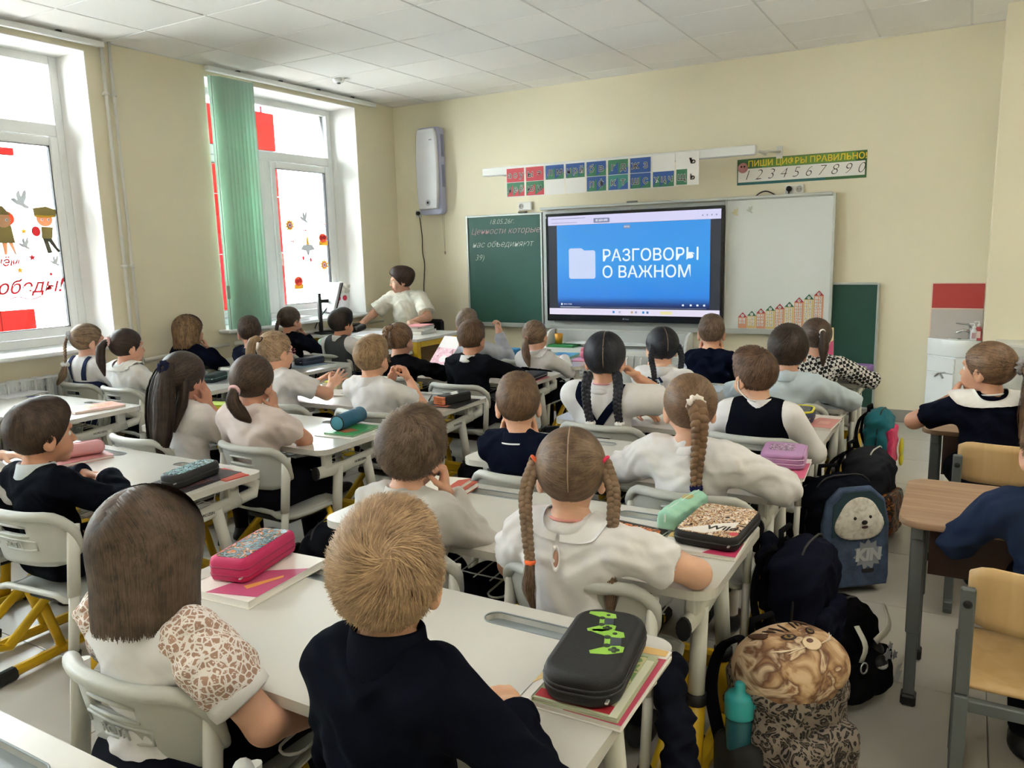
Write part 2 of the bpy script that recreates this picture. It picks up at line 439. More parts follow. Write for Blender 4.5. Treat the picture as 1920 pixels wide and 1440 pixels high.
def head_blob(adult=0):
    B = Blob()
    B.ell((0, -.012, .035), (.073, .089, .078), k=.01)
    B.ell((0, .028, -.028), (.057, .056, .066), k=.03)
    B.ell((0, .062, -.082), (.021, .018, .016), k=.02)
    for s in (-1, 1): B.ell((s * .032, .052, -.038), (.028, .026, .026), k=.02)
    B.cone((0, .079, .012), (0, .098, -.026), .007, .0105, k=.012)
    for s in (-1, 1): B.ell((s * .009, .09, -.030), (.007, .009, .006), k=.006)
    B.ell((0, .076, .026), (.045, .014, .010), k=.02)
    for s in (-1, 1): B.ell((s * .030, .098, .003), (.0165, .021, .0085), k=.010, op='s')
    B.ell((0, .083, -.056), (.021, .009, .0055), k=.005); B.ell((0, .082, -.067), (.018, .009, .006), k=.005)
    B.ell((0, .098, -.0612), (.02, .012, .0012), k=.003, op='s')
    for s in (-1, 1):
        R = np.array(Matrix.Rotation(s * math.radians(-24), 3, 'Z') @ Matrix.Rotation(math.radians(-10), 3, 'X'))
        B.ell((s * .076, -.010, -.008), (.010, .021, .031), R=R, k=.008)
        B.ell((s * .073, -.002, -.030), (.007, .010, .012), k=.008)
        B.ell((s * .086, -.006, -.006), (.008, .011, .018), R=R, k=.004, op='s')
    B.cone((0, -.022, -.05), (0, -.034, -.14), .043, .046, k=.03, flat=((0, 1, 0), .95))
    return B
def ik(Sh, Wt, la, lb, pole):
    d = Wt - Sh; L = np.linalg.norm(d); L2 = min(max(L, abs(la - lb) + .01), la + lb - .002); u = d / L; Wt = Sh + u * L2
    a = (la * la - lb * lb + L2 * L2) / (2 * L2); h = math.sqrt(max(la * la - a * a, 0))
    p = np.array(pole, float); p = p - u * (p @ u); p = unit(p)
    return Sh + u * a + p * h, Wt
def folds(V, F, amp):
    """soft creases in cloth"""
    if not amp: return V
    N = np.zeros_like(V); a, b, c = V[F[:, 0]], V[F[:, 1]], V[F[:, 2]]; n = np.cross(b - a, c - a)
    for k in range(4): np.add.at(N, F[:, k], n)
    N /= np.linalg.norm(N, axis=1, keepdims=True) + 1e-12; o = NR.rand(3) * 6
    w = V + .018 * np.sin(V[:, [1, 2, 0]] * 31 + o); d = 0
    for kx, ky, kz, q in ((34, 18, 62, .0018), (-46, 30, 74, .0015), (96, 54, 60, .0012), (-60, 88, 120, .0011)): d = d + q * np.sin(w @ A3(kx, ky, kz) + o[0] * q * 900)
    return V + N * (np.clip(d, -.0025, .005) * amp)[:, None]
def hand_blob(Wr, El, f, n, side, curl, s=1.0, spread=.12, thumb=.0):
    """palm, four unequal bent fingers, thumb from the side of the palm"""
    f = unit(f); n = unit(np.array(n, float) - f * (np.array(n, float) @ f)); t = np.cross(f, n) * (1 if side > 0 else -1)
    B = Blob(); R = np.stack([t, f, n], 1)
    B.cone(Wr + unit(El - Wr) * .035, Wr, .0215 * s, .020 * s, k=.01)
    B.ell(Wr + f * .037 * s, (.031 * s, .041 * s, .0135 * s), R=R, k=.012)
    B.ell(Wr + f * .022 * s + t * .018 * s + n * .006 * s, (.014 * s, .024 * s, .012 * s), R=R, k=.012)
    for i, (o, L, c) in enumerate(((.0235, .052, -.0), (.0082, .058, .0), (-.0075, .054, .03), (-.0215, .043, .08))):
        p = Wr + f * (.069 - .004 * (i == 3) - .002 * (i == 0)) * s + t * o * s
        ang = 0; dr = unit(f + t * (o / .0235) * spread); r = .0072 * s
        B.cone(Wr + f * .04 * s + t * o * .85 * s, p, .0078 * s, r, k=.006)
        for q, (fr, tw) in enumerate(((.46, 55), (.30, 70), (.24, 45))):
            ang += (curl + c) * tw; a = math.radians(ang); d = dr * math.cos(a) + n * math.sin(a)
            e = p + d * L * fr * s; r2 = r * .93; B.cone(p, e, r, r2, k=.002); p, r = e, r2
    p = Wr + f * .020 * s + t * .026 * s; d = unit(f * .62 + t * (.72 - .5 * curl) + n * (.25 + .5 * curl + thumb)); e = p + d * .030 * s
    B.cone(p - d * .012 * s, p, .010 * s, .0095 * s, k=.008); B.cone(p, e, .0092 * s, .0080 * s, k=.003)
    d2 = unit(d + f * .45); B.cone(e, e + d2 * .024 * s, .0080 * s, .0066 * s, k=.002)
    return B
def band(blob, pts, width, thick, lift=.004, ups=None, n=24, proj=True):
    """a strip of cloth lying on a surface"""
    P = poly_at(pts, np.linspace(0, 1, n))
    if proj:
        for _ in range(4): P = P - blob.grad(P) * blob.at(P)[:, None]
    N = blob.grad(P); P = P + N * lift; T = np.gradient(P, axis=0); B = np.cross(T, N); B /= np.linalg.norm(B, axis=1, keepdims=True) + 1e-9
    V = np.stack([P - B * width / 2, P + B * width / 2, P + B * width / 2 + N * thick, P - B * width / 2 + N * thick], 1).reshape(-1, 3)
    i = np.arange(n - 1)[:, None] * 4; j = np.arange(4)[None]; F = np.stack([i + j, i + 4 + j, i + 4 + (j + 1) % 4, i + (j + 1) % 4], 2).reshape(-1, 4)
    F = np.vstack([F, [[0, 1, 2, 3]], [[4 * n - 1, 4 * n - 2, 4 * n - 3, 4 * n - 4]]])
    return V, F
def collar_patch(blob, c, up, fw, r0, r1, th0, th1, lift=.006, ruffle=0, n=48, m=7, down=.0):
    """flat collar lying on the shoulders round the neck; angles from the back (0) through the right (90)"""
    up = unit(up); fw = unit(fw - up * (fw @ up)); sd = np.cross(fw, up)
    th = np.radians(np.linspace(th0, th1, n)); q = np.linspace(0, 1, m)
    rr = r0 + (r1 - r0) * q[None] * np.ones((n, 1))
    D = -fw[None] * np.cos(th)[:, None] + sd[None] * np.sin(th)[:, None]
    P = c + D[:, None] * rr[..., None] - up * (q[None, :, None] * down)
    P = P.reshape(-1, 3)
    for _ in range(6):
        d = blob.at(P); P = P - blob.grad(P) * d[:, None] * .8
    N = blob.grad(P); ru = (ruffle * np.sin(th * 22)[:, None] * q[None] ** 2).reshape(-1)
    P1 = P + N * (lift + ru)[:, None]; P2 = P1 + N * .0025
    def grid(o): i = np.arange(n - 1)[:, None] * m + o; j = np.arange(m - 1)[None]; return np.stack([i + j, i + m + j, i + m + j + 1, i + j + 1], 2).reshape(-1, 4)
    F = [grid(0)[:, ::-1], grid(n * m)]; a = np.arange(n - 1) * m + m - 1; F.append(np.stack([a, a + m, a + m + n * m, a + n * m], 1))
    a = np.arange(n - 1) * m; F.append(np.stack([a + m, a, a + n * m, a + m + n * m], 1))
    return np.vstack([P1, P2]), np.concatenate(F)
SKIN = {}
def person(label, head, hip, yaw=0, hy=0, hp=0, hr=0, hs=1.0, sw=.135, skin='E3B79C', group=None, L=None, R=None, top=None, vest=None, bottom=('trousers', '14161f'),
           hair=None, extra=None, seat=.36, s=1.0, legs=True, knee=None, nk=.009, shoe='15151a', sock=None, eye='3b2c22'):
    H = np.array(head, float); base = np.array([hip[0], hip[1], 0.]); H = H - base
    depth = (np.array(head) - CAMP) @ CAMF; hb = min(max(depth * .0032, .0058), .011); hh = min(max(depth * .0016, .0036), .0062)
    root = thing('person', label, 'person', tuple(base), 0, group)
    M = rotm(yaw + hy, hp, hr); BY = rotm(yaw); sd, fw = BY[:, 0], BY[:, 1]
    w2h = lambda p: H + M @ (np.array(p) * hs)
    skm = skin_mat('skin_' + skin, skin); lip = mat('lips', 'b8756a', .4); 
    hipc = A3(0, 0, seat + .085 * s); Nb = H + M @ A3(0, -.03, -.118 + nk) * hs; up = unit(Nb - hipc)
    Sc = Nb - up * .030 * s; ls, rs = Sc - sd * sw - up * .012, Sc + sd * sw - up * .012
    # arms
    arm = {}
    for nm, a, sh, sg in (('L', L, ls, -1), ('R', R, rs, 1)):
        a = dict(a or {}); w = a.get('w')
        if 'hw' in a: a['w'] = w2h(a['hw']) + base; a['f'] = BY.T @ M @ np.array(a.get('hf', (-sg * .12, -.05, 1)), float); a['n'] = BY.T @ M @ np.array(a.get('hn', (-sg, -.1, 0)), float); w = a['w']
        w = (hipc + fw * .24 + sd * sg * .07 + A3(0, 0, .03)) if w is None else np.array(w, float) - base
        pole = a.get('pole', (sg * .5, -.3, -.8))
        e, w = ik(sh, w, a.get('la', .205) * s, a.get('lb', .185) * s, BY @ np.array(pole, float))
        arm[nm] = (sh, e, w, sg, a)
    def torso(B, o, hem=-.02):
        B.ell(hipc + A3(0, 0, .0), (.122 * s + o, .092 * s + o, .082 * s + o), R=BY, k=.05)
        a, b = hipc + up * .05 * s, Sc - up * .085 * s
        fl = fw - up * (fw @ up)
        B.cone(a, b, .106 * s + o, .116 * s + o, k=.05, flat=(fl, .67))
        B.cone(ls + sd * .035, rs - sd * .035, .047 * s + o, .047 * s + o, k=.06)
        for sh, g in ((ls, 1), (rs, -1)): B.cone(Nb - up * .012, sh + sd * g * .045 + up * .012, .034 * s + o, .030 * s + o, k=.035)
    def arms(B, o, t=2.0, flare=0, k=.03, puff=0):
        for nm in 'LR':
            sh, e, w, sg, a = arm[nm]; r0, r1, r2 = .041 * s + o, .034 * s + o, .0215 * s + o
            if t >= 1:
                B.cone(sh, e, r0 + puff, r1 + puff * .8, k=k)
                q = e + (w - e) * min(t - 1, 1); c = (q, unit(w - e)) if t < 2 else None
                B.cone(e, q + unit(w - e) * (.03 if t < 2 else 0), r1 + puff * .8, r1 + (r2 - r1) * min(t - 1, 1) + flare, k=.02, cut=c)
            else:
                q = sh + (e - sh) * t; B.cone(sh, q + unit(e - sh) * .04, r0 + puff, r0 + (r1 - r0) * t + flare + puff, k=k, cut=(q, unit(e - sh)))
    hipj = [(hipc - sd * .06 * s - A3(0, 0, .01)), (hipc + sd * .06 * s - A3(0, 0, .01))]
    kn = []; an = []
    for i, g in enumerate((-1, 1)):
        k_ = hipc + fw * .30 * s + sd * g * (.075 if bottom[0] != 'skirt' else .055) * s; k_[2] = seat + .055; kn.append(k_)
        a_ = k_ + fw * (.02 if knee is None else knee[i]); a_[2] = .075; an.append(a_)
    def leg(B, o, o2, z1=0, calf=True):
        for i in (0, 1):
            B.cone(hipj[i], kn[i], .066 * s + o, .046 * s + o, k=.05)
            if calf: B.cone(kn[i], an[i], .044 * s + o2, .029 * s + o2, k=.02)
    # ---- body, one continuous mesh
    Bd = Blob(); torso(Bd, -.004); arms(Bd, 0); leg(Bd, -.004, 0)
    if legs:
        for i in (0, 1): Bd.ell(an[i] + fw * .03 + A3(0, 0, -.04), (.028, .068, .026), R=BY, k=.02)
    Bd.cone(Nb - up * .03, H + M @ A3(0, -.024, -.05) * hs, .044 * s, .041 * hs, k=.03)
    pv, pf = Bd.mesh(hb)
    hv, hf = head_blob().mesh(hh / hs); hl = hv
    parts = [(pv, pf), (H + (hv * hs) @ M.T, hf)]; mi = [np.zeros(len(pf), int)]
    fc = hl[hf].mean(1); mi.append(((np.abs(fc[:, 0]) < .0185 - .5 * np.abs(fc[:, 2] + .0612)) & (fc[:, 2] < -.052) & (fc[:, 2] > -.0715) & (fc[:, 1] > .078)).astype(int))
    for nm in 'LR':
        sh, e, w, sg, a = arm[nm]
        f = a.get('f'); f = unit(w - e) if f is None else BY @ np.array(f, float)
        n_ = BY @ np.array(a.get('n', (0, 0, -1)), float)
        v, fa = hand_blob(w, e, f, n_, sg, a.get('curl', .25), s=s * 1.02, spread=a.get('spread', .12), thumb=a.get('thumb', 0)).mesh(.0030 if depth < 5 else .0036)
        parts.append((v, fa)); mi.append(np.zeros(len(fa), int))
    V, F = join_np(parts)
    link('body', np_mesh('body', V, F, [skm, lip], np.concatenate(mi)), root)
    # ---- eyes and brows
    hc = hair[1] if hair else '3a2a20'
    for g in (-1, 1):
        b = MB(); ew, ei, ep = mat('eye_white', 'f0ece6', .25), mat('iris_' + eye, eye, .2), mat('pupil', '0a0a0a', .15)
        b.s = True; b.ell((0, 0, 0), (.0118,) * 3, 14, 9); b.m = 1; b.ell((0, .0070, 0), (.0058, .0054, .0058), 12, 7); b.m = 2; b.ell((0, .0100, 0), (.0028, .0028, .0028), 8, 5)
        o = b.build('eye', [ew, ei, ep], root); o.matrix_local = Matrix.Translation(w2h((g * .030, .0672, .0022))) @ Matrix(M).to_4x4() @ Matrix.Scale(hs, 4)
        b = MB(); pts = [w2h((g * x, y, z)) for x, y, z in ((.016, .0865, .019), (.030, .0835, .0235), (.045, .0715, .019))]
        b.tube([poly_at(pts, u) for u in np.linspace(0, 1, 7)], [.0012, .0022, .0026, .0026, .0022, .0016, .0008], 6); b.build('eyebrow', mat('brow_' + hc, hc, .7), root)
    # ---- clothes
    gB = None
    if top:
        kind, col, t = top[:3]; o = top[3] if len(top) > 3 else {}
        cm = o.get('mat') or cloth('cloth_' + col, col); gB = Blob(); torso(gB, .006); arms(gB, o.get('loose', .009), t, o.get('flare', .004), puff=o.get('puff', 0))
        gB.ell(Nb + up * .035, (.001, .001, .001))
        v, f = gB.mesh(hb * .85)
        link(kind, np_mesh(kind, folds(v, f, 0 if vest else o.get('fold', 1.5)), f, cm), root)
        c2 = o.get('collar'); cc = o.get('collar_col', col); ccm = cloth('cloth_' + cc, cc)
        if c2 in ('stand', 'shirt'):
            ax = unit(unit(H + M @ A3(0, -.02, -.06) * hs - Nb) + up * .8); x, y, z = frame_of(ax); c0 = Vector(Nb) + z * -.012
            R0 = .052 * s; hgt = o.get('collar_h', .036)
            b = MB(); b.s = True
            b.lathe([(R0 + .004, -.012), (R0 + .002, hgt * .6), (R0 + .001, hgt), (R0 + .004, hgt + .002), (R0 + .007, hgt - .002), (R0 + .011, hgt * .45), (R0 + .017, -.006), (R0 + .012, -.014)], c0, 28, tuple(ax)); b.build('collar', ccm, root)
            if 'stripe' in o:
                b = MB(); b.s = True; b.lathe([(R0 + .0150, .000), (R0 + .0165, .001), (R0 + .0180, -.004), (R0 + .0165, -.005)], c0, 28, tuple(ax)); b.build('collar_stripe', mat('cloth_' + o['stripe'], o['stripe'], .8), root)
        if c2 in ('flat', 'frill'):
            r1 = o.get('r1', .105)
            for q in ((-178, -4), (4, 178)) if c2 == 'flat' else ((-180, 180),):
                v, f = collar_patch(gB, Nb - up * .006, up, fw, .050, r1, q[0], q[1], .0095 if c2 == 'frill' else .006, .006 if c2 == 'frill' else 0, n=60)
                link('collar', np_mesh('collar', v, f, ccm), root)
        for st in o.get('cuffs', []):
            for nm in 'LR':
                sh, e, w, sg, a = arm[nm]; p = (sh + (e - sh) * t) if t < 1 else e + (w - e) * (t - 1); d = unit(e - sh) if t < 1 else unit(w - e)
                r = (.041 + (.034 - .041) * t if t < 1 else .034 + (.0215 - .034) * (t - 1)) * s + o.get('loose', .009) + o.get('flare', .004) + o.get('puff', 0) * (.55 if t < 1 else .15)
                b = MB(); b.s = True; b.lathe([(r * .6, -.006), (r, -.012), (r + .004, -.006), (r + .004, .012), (r, .016), (r * .6, .014)], tuple(p), 20, tuple(d)); b.build('cuff', cloth('cloth_' + st, st), root)
    if vest:
        kind, col = vest[:2]; o = vest[2] if len(vest) > 2 else {}
        vB = Blob(); oo = .014
        vB.ell(hipc, (.122 * s + oo, .092 * s + oo, .082 * s + oo), R=BY, k=.05); fl = fw - up * (fw @ up)
        vB.cone(hipc + up * .05 * s, Sc - up * .085 * s, .106 * s + oo, .116 * s + oo, k=.05, flat=(fl, .67))
        if not o.get('low'): vB.cone(ls + sd * .052, rs - sd * .052, .047 * s + oo, .047 * s + oo, k=.06); 
        if not o.get('low'):
            for sh, g in ((ls, 1), (rs, -1)): vB.cone(Nb - up * .020, sh + sd * g * .055 + up * .010, .030 * s + oo, .028 * s + oo, k=.03)
        else:
            cp = Sc - up * o['low']; vB.add(lambda X, Y, Z: (X - cp[0]) * up[0] + (Y - cp[1]) * up[1] + (Z - cp[2]) * up[2], hipc, hipc, .006, 'i')
        v, f = vB.mesh(hb * .85); vm = o.get('mat') or cloth('cloth_' + col, col); link(kind, np_mesh(kind, v, f, vm), root)
        for pts in o.get('straps', []):
            P = [Sc + sd * q[0] + up * q[1] - fw * q[2] for q in pts]; v, f = band(gB, P, o.get('sw', .035), .004); link('strap', np_mesh('strap', v, f, vm, smooth=False), root)
    if bottom:
        kind, col = bottom[:2]; cm = cloth('cloth_' + col, col); bB = Blob()
        if kind == 'skirt':
            bB.ell(hipc - A3(0, 0, .005), (.138 * s, .112 * s, .075 * s), R=BY, k=.04)
            for i in (0, 1): bB.cone(hipj[i], kn[i] + fw * .02, .078 * s, .074 * s, k=.08, cut=(kn[i] + fw * .005, fw))
            bB.cone(hipc + fw * .12, (kn[0] + kn[1]) / 2 + fw * .02, .07 * s, .07 * s, k=.05, cut=((kn[0] + kn[1]) / 2 + fw * .005, fw))
        else:
            bB.ell(hipc - A3(0, 0, .01), (.128 * s, .100 * s, .072 * s), R=BY, k=.04); leg(bB, .010, .014, calf=True)
            bB.add(lambda X, Y, Z: .075 - Z + 0 * X, hipc, hipc, .004, 'i')
        v, f = bB.mesh(max(hb, .008)); link(kind, np_mesh(kind, v, f, cm), root)
        if kind == 'skirt' and sock:
            sB = Blob()
            for i in (0, 1): sB.cone(kn[i], an[i], .044 * s + .004, .029 * s + .004, k=.01); sB.cone(hipj[i] + (kn[i] - hipj[i]) * .6, kn[i], .05 * s, .046 * s + .004, k=.02)
            v, f = sB.mesh(.009); link('tights', np_mesh('tights', v, f, cloth('cloth_' + sock, sock)), root)
    if legs:
        for i in (0, 1):
            q = Blob(); c = an[i] + fw * .035; c[2] = 0
            q.ell(c + A3(0, 0, .032), (.040, .094, .034), R=BY, k=.02); q.cone(an[i] + A3(0, 0, -.03), an[i] + A3(0, 0, .006), .038, .036, k=.02, cut=(an[i] + A3(0, 0, .005), A3(0, 0, 1)))
            q.add(lambda X, Y, Z: .002 - Z + 0 * X, c, c, .002, 'i')
            v, f = q.mesh(.007); o = link('shoe', np_mesh('shoe', v, f, [mat('shoe_' + shoe, shoe, .55), mat('sole', 'c9c6c0', .7)], (v[f].mean(1)[:, 2] < .014).astype(int)), root)
    # ---- hair
    if hair: do_hair(root, hair, H, M, hs, depth, skm)
    ctx = dict(root=root, H=H, M=M, hs=hs, w2h=w2h, Nb=Nb, up=up, sd=sd, fw=fw, Sc=Sc, gB=gB, base=base, hipc=hipc, arm=arm, s=s)
    if extra: extra(ctx)
    return ctx
LINES = dict(boy=[((-.09, -.078), (.012, -.026)), ((.012, -.026), (.078, .062))], girl=[((-.09, -.098), (.006, -.028)), ((.006, -.028), (.080, .066))],
             nape=[((-.09, -.108), (.012, -.03)), ((.012, -.03), (.074, .062))])
def do_hair(root, hair, H, M, hs, depth, skm):
    """hair = (style, dark, light, options)"""
    style, dark, light = hair[:3]; o = dict(hair[3]) if len(hair) > 3 else {}
    hm = hair_mat('hair_' + dark + light, dark, light); near = depth < 3.2
    t = o.get('t', {'short': .011, 'bob': .013, 'part': .010, 'pony': .009}[style])
    lines = LINES[o.get('lines', 'boy' if style == 'short' else 'girl')]
    C = Blob(); C.ell((0, -.013, .035), (.073 + t, .089 + t, .078 + t * 1.15))
    if style == 'short':
        C.ell((0, .030, .085), (.060, .058, .034 + t), k=.03)
    if 'vol' in o: C.ell(o['vol'][0], o['vol'][1], k=.03)
    drop = o.get('drop', 0)
    if style == 'bob' or drop:
        z1 = -.05 - drop; C.cone((0, -.022, .02), (0, -.036, z1), .081 + t, o.get('hem', .080) + t * .7, k=.04, flat=((0, 1, 0), .98), cut=(A3(0, -.036, z1), unit((0, -.12, -1))))
    def face(X, Y, Z):
        d = None
        for (y0, z0), (y1, z1) in lines:
            n = math.hypot(y1 - y0, z1 - z0); e = ((z0 + (Y - y0) * (z1 - z0) / (y1 - y0)) - Z) * abs(y1 - y0) / n
            d = e if d is None else np.maximum(d, e)
        if style == 'bob' or drop: d = np.minimum(d, Y - o.get('yf', .022) - .15 * np.clip(Z + .03, 0, .1))
        return d + X * 0
    C.add(face, (0, 0, 0), (0, 0, 0), .004, 'i')
    hv, hf = C.mesh(min(max(depth * .0018, .0042), .007) / hs)
    tone = np.full(len(hv), .30)
    parts = [(hv, hf, tone)]
    # strands laid over the cap
    n = int(o.get('n', 2000) * 1.7); k = 8; w = max(.0014, depth * .00085)
    G = C.grad(hv); ok = np.abs(C.at(hv)) < .004
    # only the outer shell, not the face cut
    e = ((hv - A3(0, -.013, .035)) / A3(.073 + t, .089 + t, .078 + t)); ok &= (np.sum(G * e / (np.linalg.norm(e, axis=1, keepdims=True)), 1) > .35)
    src = np.argwhere(ok)[:, 0]; P0 = hv[NR.choice(src, n)] + NR.normal(0, .002, (n, 3))
    px = o.get('px', 0.0)
    def field(P):
        if style == 'short':
            pole = A3(*o.get('pole', (0, -.055, .105))); d = P - pole; d /= np.linalg.norm(d, axis=1, keepdims=True) + 1e-6
            tw = np.cross(d, A3(0, -.4, .9)) * o.get('swirl', .35); f = d + tw + A3(0, 0, -.25); f[:, 1] += np.where(P[:, 2] > .09, .5, 0)
        elif style == 'bob':
            f = np.tile(A3(0, -.08, -1), (len(P), 1)); top = np.clip((P[:, 2] - .05) / .06, 0, 1)
            f[:, 0] += np.sign(P[:, 0] - px) * top * 1.6; f[:, 1] += -.5 * top
        else:
            f = np.zeros_like(P)
            if style == 'part':
                TL, TR = A3(*o['TL']), A3(*o['TR']); m = P[:, 0] < px
                f[m] = TL - P[m]; f[~m] = TR - P[~m]
                d = np.linalg.norm(f, axis=1, keepdims=True); f = f / (d + 1e-6)
                f[:, 2] += .25 * np.clip((P[:, 2] - .03) / .08, 0, 1) * 0
            else:
                f = A3(*o['T']) - P; f /= np.linalg.norm(f, axis=1, keepdims=True) + 1e-6
        return f
    Ls = o.get('len', {'short': .042, 'bob': .16, 'part': .10, 'pony': .11}[style])
    step = Ls / (k - 1) * (.7 + .6 * NR.rand(n)); P = P0.copy(); out = []; nor = []
    lift0 = NR.rand(n) * (.0022 if near else .0040) + .0004; Ts = None
    if style == 'part': Ts = np.where((P0[:, 0] < px)[:, None], A3(*o['TL']), A3(*o['TR']))
    elif style == 'pony': Ts = np.tile(A3(*o['T']), (n, 1))
    jit = NR.normal(0, o.get('mess', .12), (n, 3))
    for q in range(k):
        g = C.grad(P); dd = C.at(P)
        P = P - g * (np.clip(dd, -.02, .02) * ((P[:, 2] > -.05 - drop + .008) if style == 'bob' else 1))[:, None]
        lf = lift0 + (o.get('spike', .004) * (q / (k - 1)) ** 2 * (.4 + NR.rand(n)) if style == 'short' else 0)
        out.append(P + g * lf[:, None]); nor.append(g)
        f = field(P) + jit; f = f - g * np.sum(f * g, 1)[:, None]; f /= np.linalg.norm(f, axis=1, keepdims=True) + 1e-6
        st = step
        if style == 'bob' or drop: st = step * (P[:, 2] > -.05 - drop + .012)
        if Ts is not None: st = np.minimum(st, np.linalg.norm(Ts - P, axis=1) * .8)
        P = P + f * st[:, None]
    P = np.stack(out, 1); N = np.stack(nor, 1)
    # strands that would run onto the face are dropped
    fz = np.stack([face(P[:, q, 0], P[:, q, 1], P[:, q, 2]) for q in range(k)], 1)
    if style == 'bob' : N = N * A3(1, 1, .15); N /= np.linalg.norm(N, axis=2, keepdims=True)
    good = (fz < .006 + o.get('fringe', 0)).all(1); P, N = P[good], N[good]
    taper = np.r_[np.full(k - 3, 1.), .85, .6, .2] if style == 'short' else np.r_[np.full(k - 2, 1.3), 1.1, .7] if style == 'bob' else np.ones(k)
    parts.append(ribbons(P, N, w * taper[None] * np.ones((len(P), 1)), ((.26 + .46 * NR.rand(len(P))) if near else (.14 + .72 * NR.rand(len(P))))))
    for pts, rad, kw in o.get('locks', []): parts += lock(pts, rad, w=w * 1.1, **kw)
    V, F, T = cat_parts(parts); link('hair', np_mesh('hair', H + (V * hs) @ M.T, F, hm, tone=T), root)
    for (pts, r0, r1, cr, tail) in o.get('braids', []):      # given in head space
        ps = braid(pts, r0, r1, cr)
        if tail: ps += lock(tail[0], tail[1], n=120 if near else 50, w=w)
        V, F, T = cat_parts(ps); link('braid', np_mesh('braid', H + (V * hs) @ M.T, F, hm, tone=T), root)
    for (c, ax, Rr, r, col, wav) in o.get('ties', []):
        q = torus((0, 0, 0), ax, Rr, r, 18 if wav < .2 else 26, 8, wav); ob = q.build('hair_tie', cloth('tie_' + col, col, bump=.5), root)
        ob.matrix_local = Matrix.Translation(H + M @ (np.array(c) * hs)) @ Matrix(M).to_4x4() @ Matrix.Scale(hs, 4)
    if 'partline' in o:
        y0, y1 = o['partline']; a = np.linspace(math.radians(y0), math.radians(y1), 14)
        pp = np.stack([np.full(14, px), -.013 - (.089 + t) * np.sin(a), .035 + (.078 + t * 1.15) * np.cos(a)], 1)
        for _ in range(2): pp = pp - C.grad(pp) * C.at(pp)[:, None]
        b = MB(); b.tube([H + M @ (p * hs) for p in pp + C.grad(pp) * .0005], [.0008] + [.0016 * hs] * 12 + [.0008], 6); b.build('parting', mat('scalp', 'a08672', .7), root)
# ------------------------------------------------------------ room shell
PI = math.pi
wall_m = mat('wall_paint', 'ece4cb', .75, var=.015, vscale=2, bump=.03, bscale=120)
white_m = mat('white_pvc', 'eef0f0', .35)
reveal_m = mat('reveal_paint', 'f3f1ee', .7)
H_, XR, YB, RV = 2.955, 6.75, -8.7, .33
def struct(o): o['kind'] = 'structure'; return o
# floor of porcelain tiles
fl = struct(MB().box((XR / 2 - .2, YB / 2, -.055), (XR + .6, -YB + .4, .1)).build('floor', mat('grout', '8b8780', .9)))
tm = [mat('floor_tile_%d' % i, c, .34, var=.04, vscale=5, spec=.45) for i, c in enumerate(('b2aea6', 'b5b1aa', 'aeaaa2'))]
tile_me = [MB().box((0, 0, .0), (.597, .597, .012), .0015).mesh('tile', m) for m in tm]
cut = {}
def tile_part(x0, x1, y0, y1, k):
    w, h = x1 - x0 - .003, y1 - y0 - .003
    if abs(w - .597) < .002 and abs(h - .597) < .002: me = tile_me[k]
    else:
        q = (round(w, 3), round(h, 3), k)
        if q not in cut: cut[q] = MB().box((0, 0, 0), (w, h, .012), .0015).mesh('tile', tm[k])
        me = cut[q]
    link('tile', me, fl, ((x0 + x1) / 2, (y0 + y1) / 2, -.006))
xs = [0, .1] + [.1 + .6 * i for i in range(1, 12)]; xs = [x for x in xs if x < XR] + [XR]
ys = [0] + [-.6 * i for i in range(1, 15)] + [YB]
for i in range(len(xs) - 1):
    for j in range(len(ys) - 1): tile_part(xs[i], xs[i + 1], ys[j + 1], ys[j], RND.randrange(3))
# ceiling grid
ce = struct(MB().box((XR / 2 - .2, YB / 2, H_ + .09), (XR + .8, -YB + .4, .1)).build('ceiling', mat('plenum', '909090', .9)))
cm = [mat('ceiling_tile_%d' % i, c, .9, bump=.12, bscale=260) for i, c in enumerate(('f1efec', 'edebe8', 'f3f0ec'))]
gx = [0] + [.48 + .6 * i for i in range(12) if .48 + .6 * i < XR - .1] + [XR]; gy = [0] + [-.25 - .6 * i for i in range(16) if -.25 - .6 * i > YB + .1] + [YB]
ccut = {}
for i in range(len(gx) - 1):
    for j in range(len(gy) - 1):
        w, h = gx[i + 1] - gx[i] - .012, gy[j] - gy[j + 1] - .012; k = RND.randrange(3); q = (round(w, 3), round(h, 3), k)
        if q not in ccut: ccut[q] = MB().box((0, 0, 0), (w, h, .014), .003).mesh('ceiling_panel', cm[k])
        link('ceiling_panel', ccut[q], ce, ((gx[i] + gx[i + 1]) / 2, (gy[j] + gy[j + 1]) / 2, H_ + .0068))
b = MB()
for x in gx[1:-1]: b.box((x, YB / 2, H_ + .016), (.022, -YB, .024))
for y in gy[1:-1]: b.box((XR / 2, y, H_ + .0165), (XR, .022, .024))
b.box((.008, YB / 2, H_ + .005), (.016, -YB, .018)); b.box((XR / 2, -.008, H_ + .005), (XR, .016, .018))
b.build('ceiling_grid', mat('tbar', 'e4e2e0', .5), ce)
b = MB(); b.s = True; b.lathe([(.052, 0), (.052, -.012), (.045, -.028), (.030, -.034), (0, -.036)], (0, 0, 0), 20); b.m = 1; b.lathe([(.016, -.034), (.014, -.044), (0, -.045)], (0, 0, 0), 14)
tag(b.build('smoke_detector', [white_m, mat('detector_grey', '8d9094', .5)], None, (.50, -1.38, H_)), 'small round white smoke detector on the ceiling near the window', 'detector')
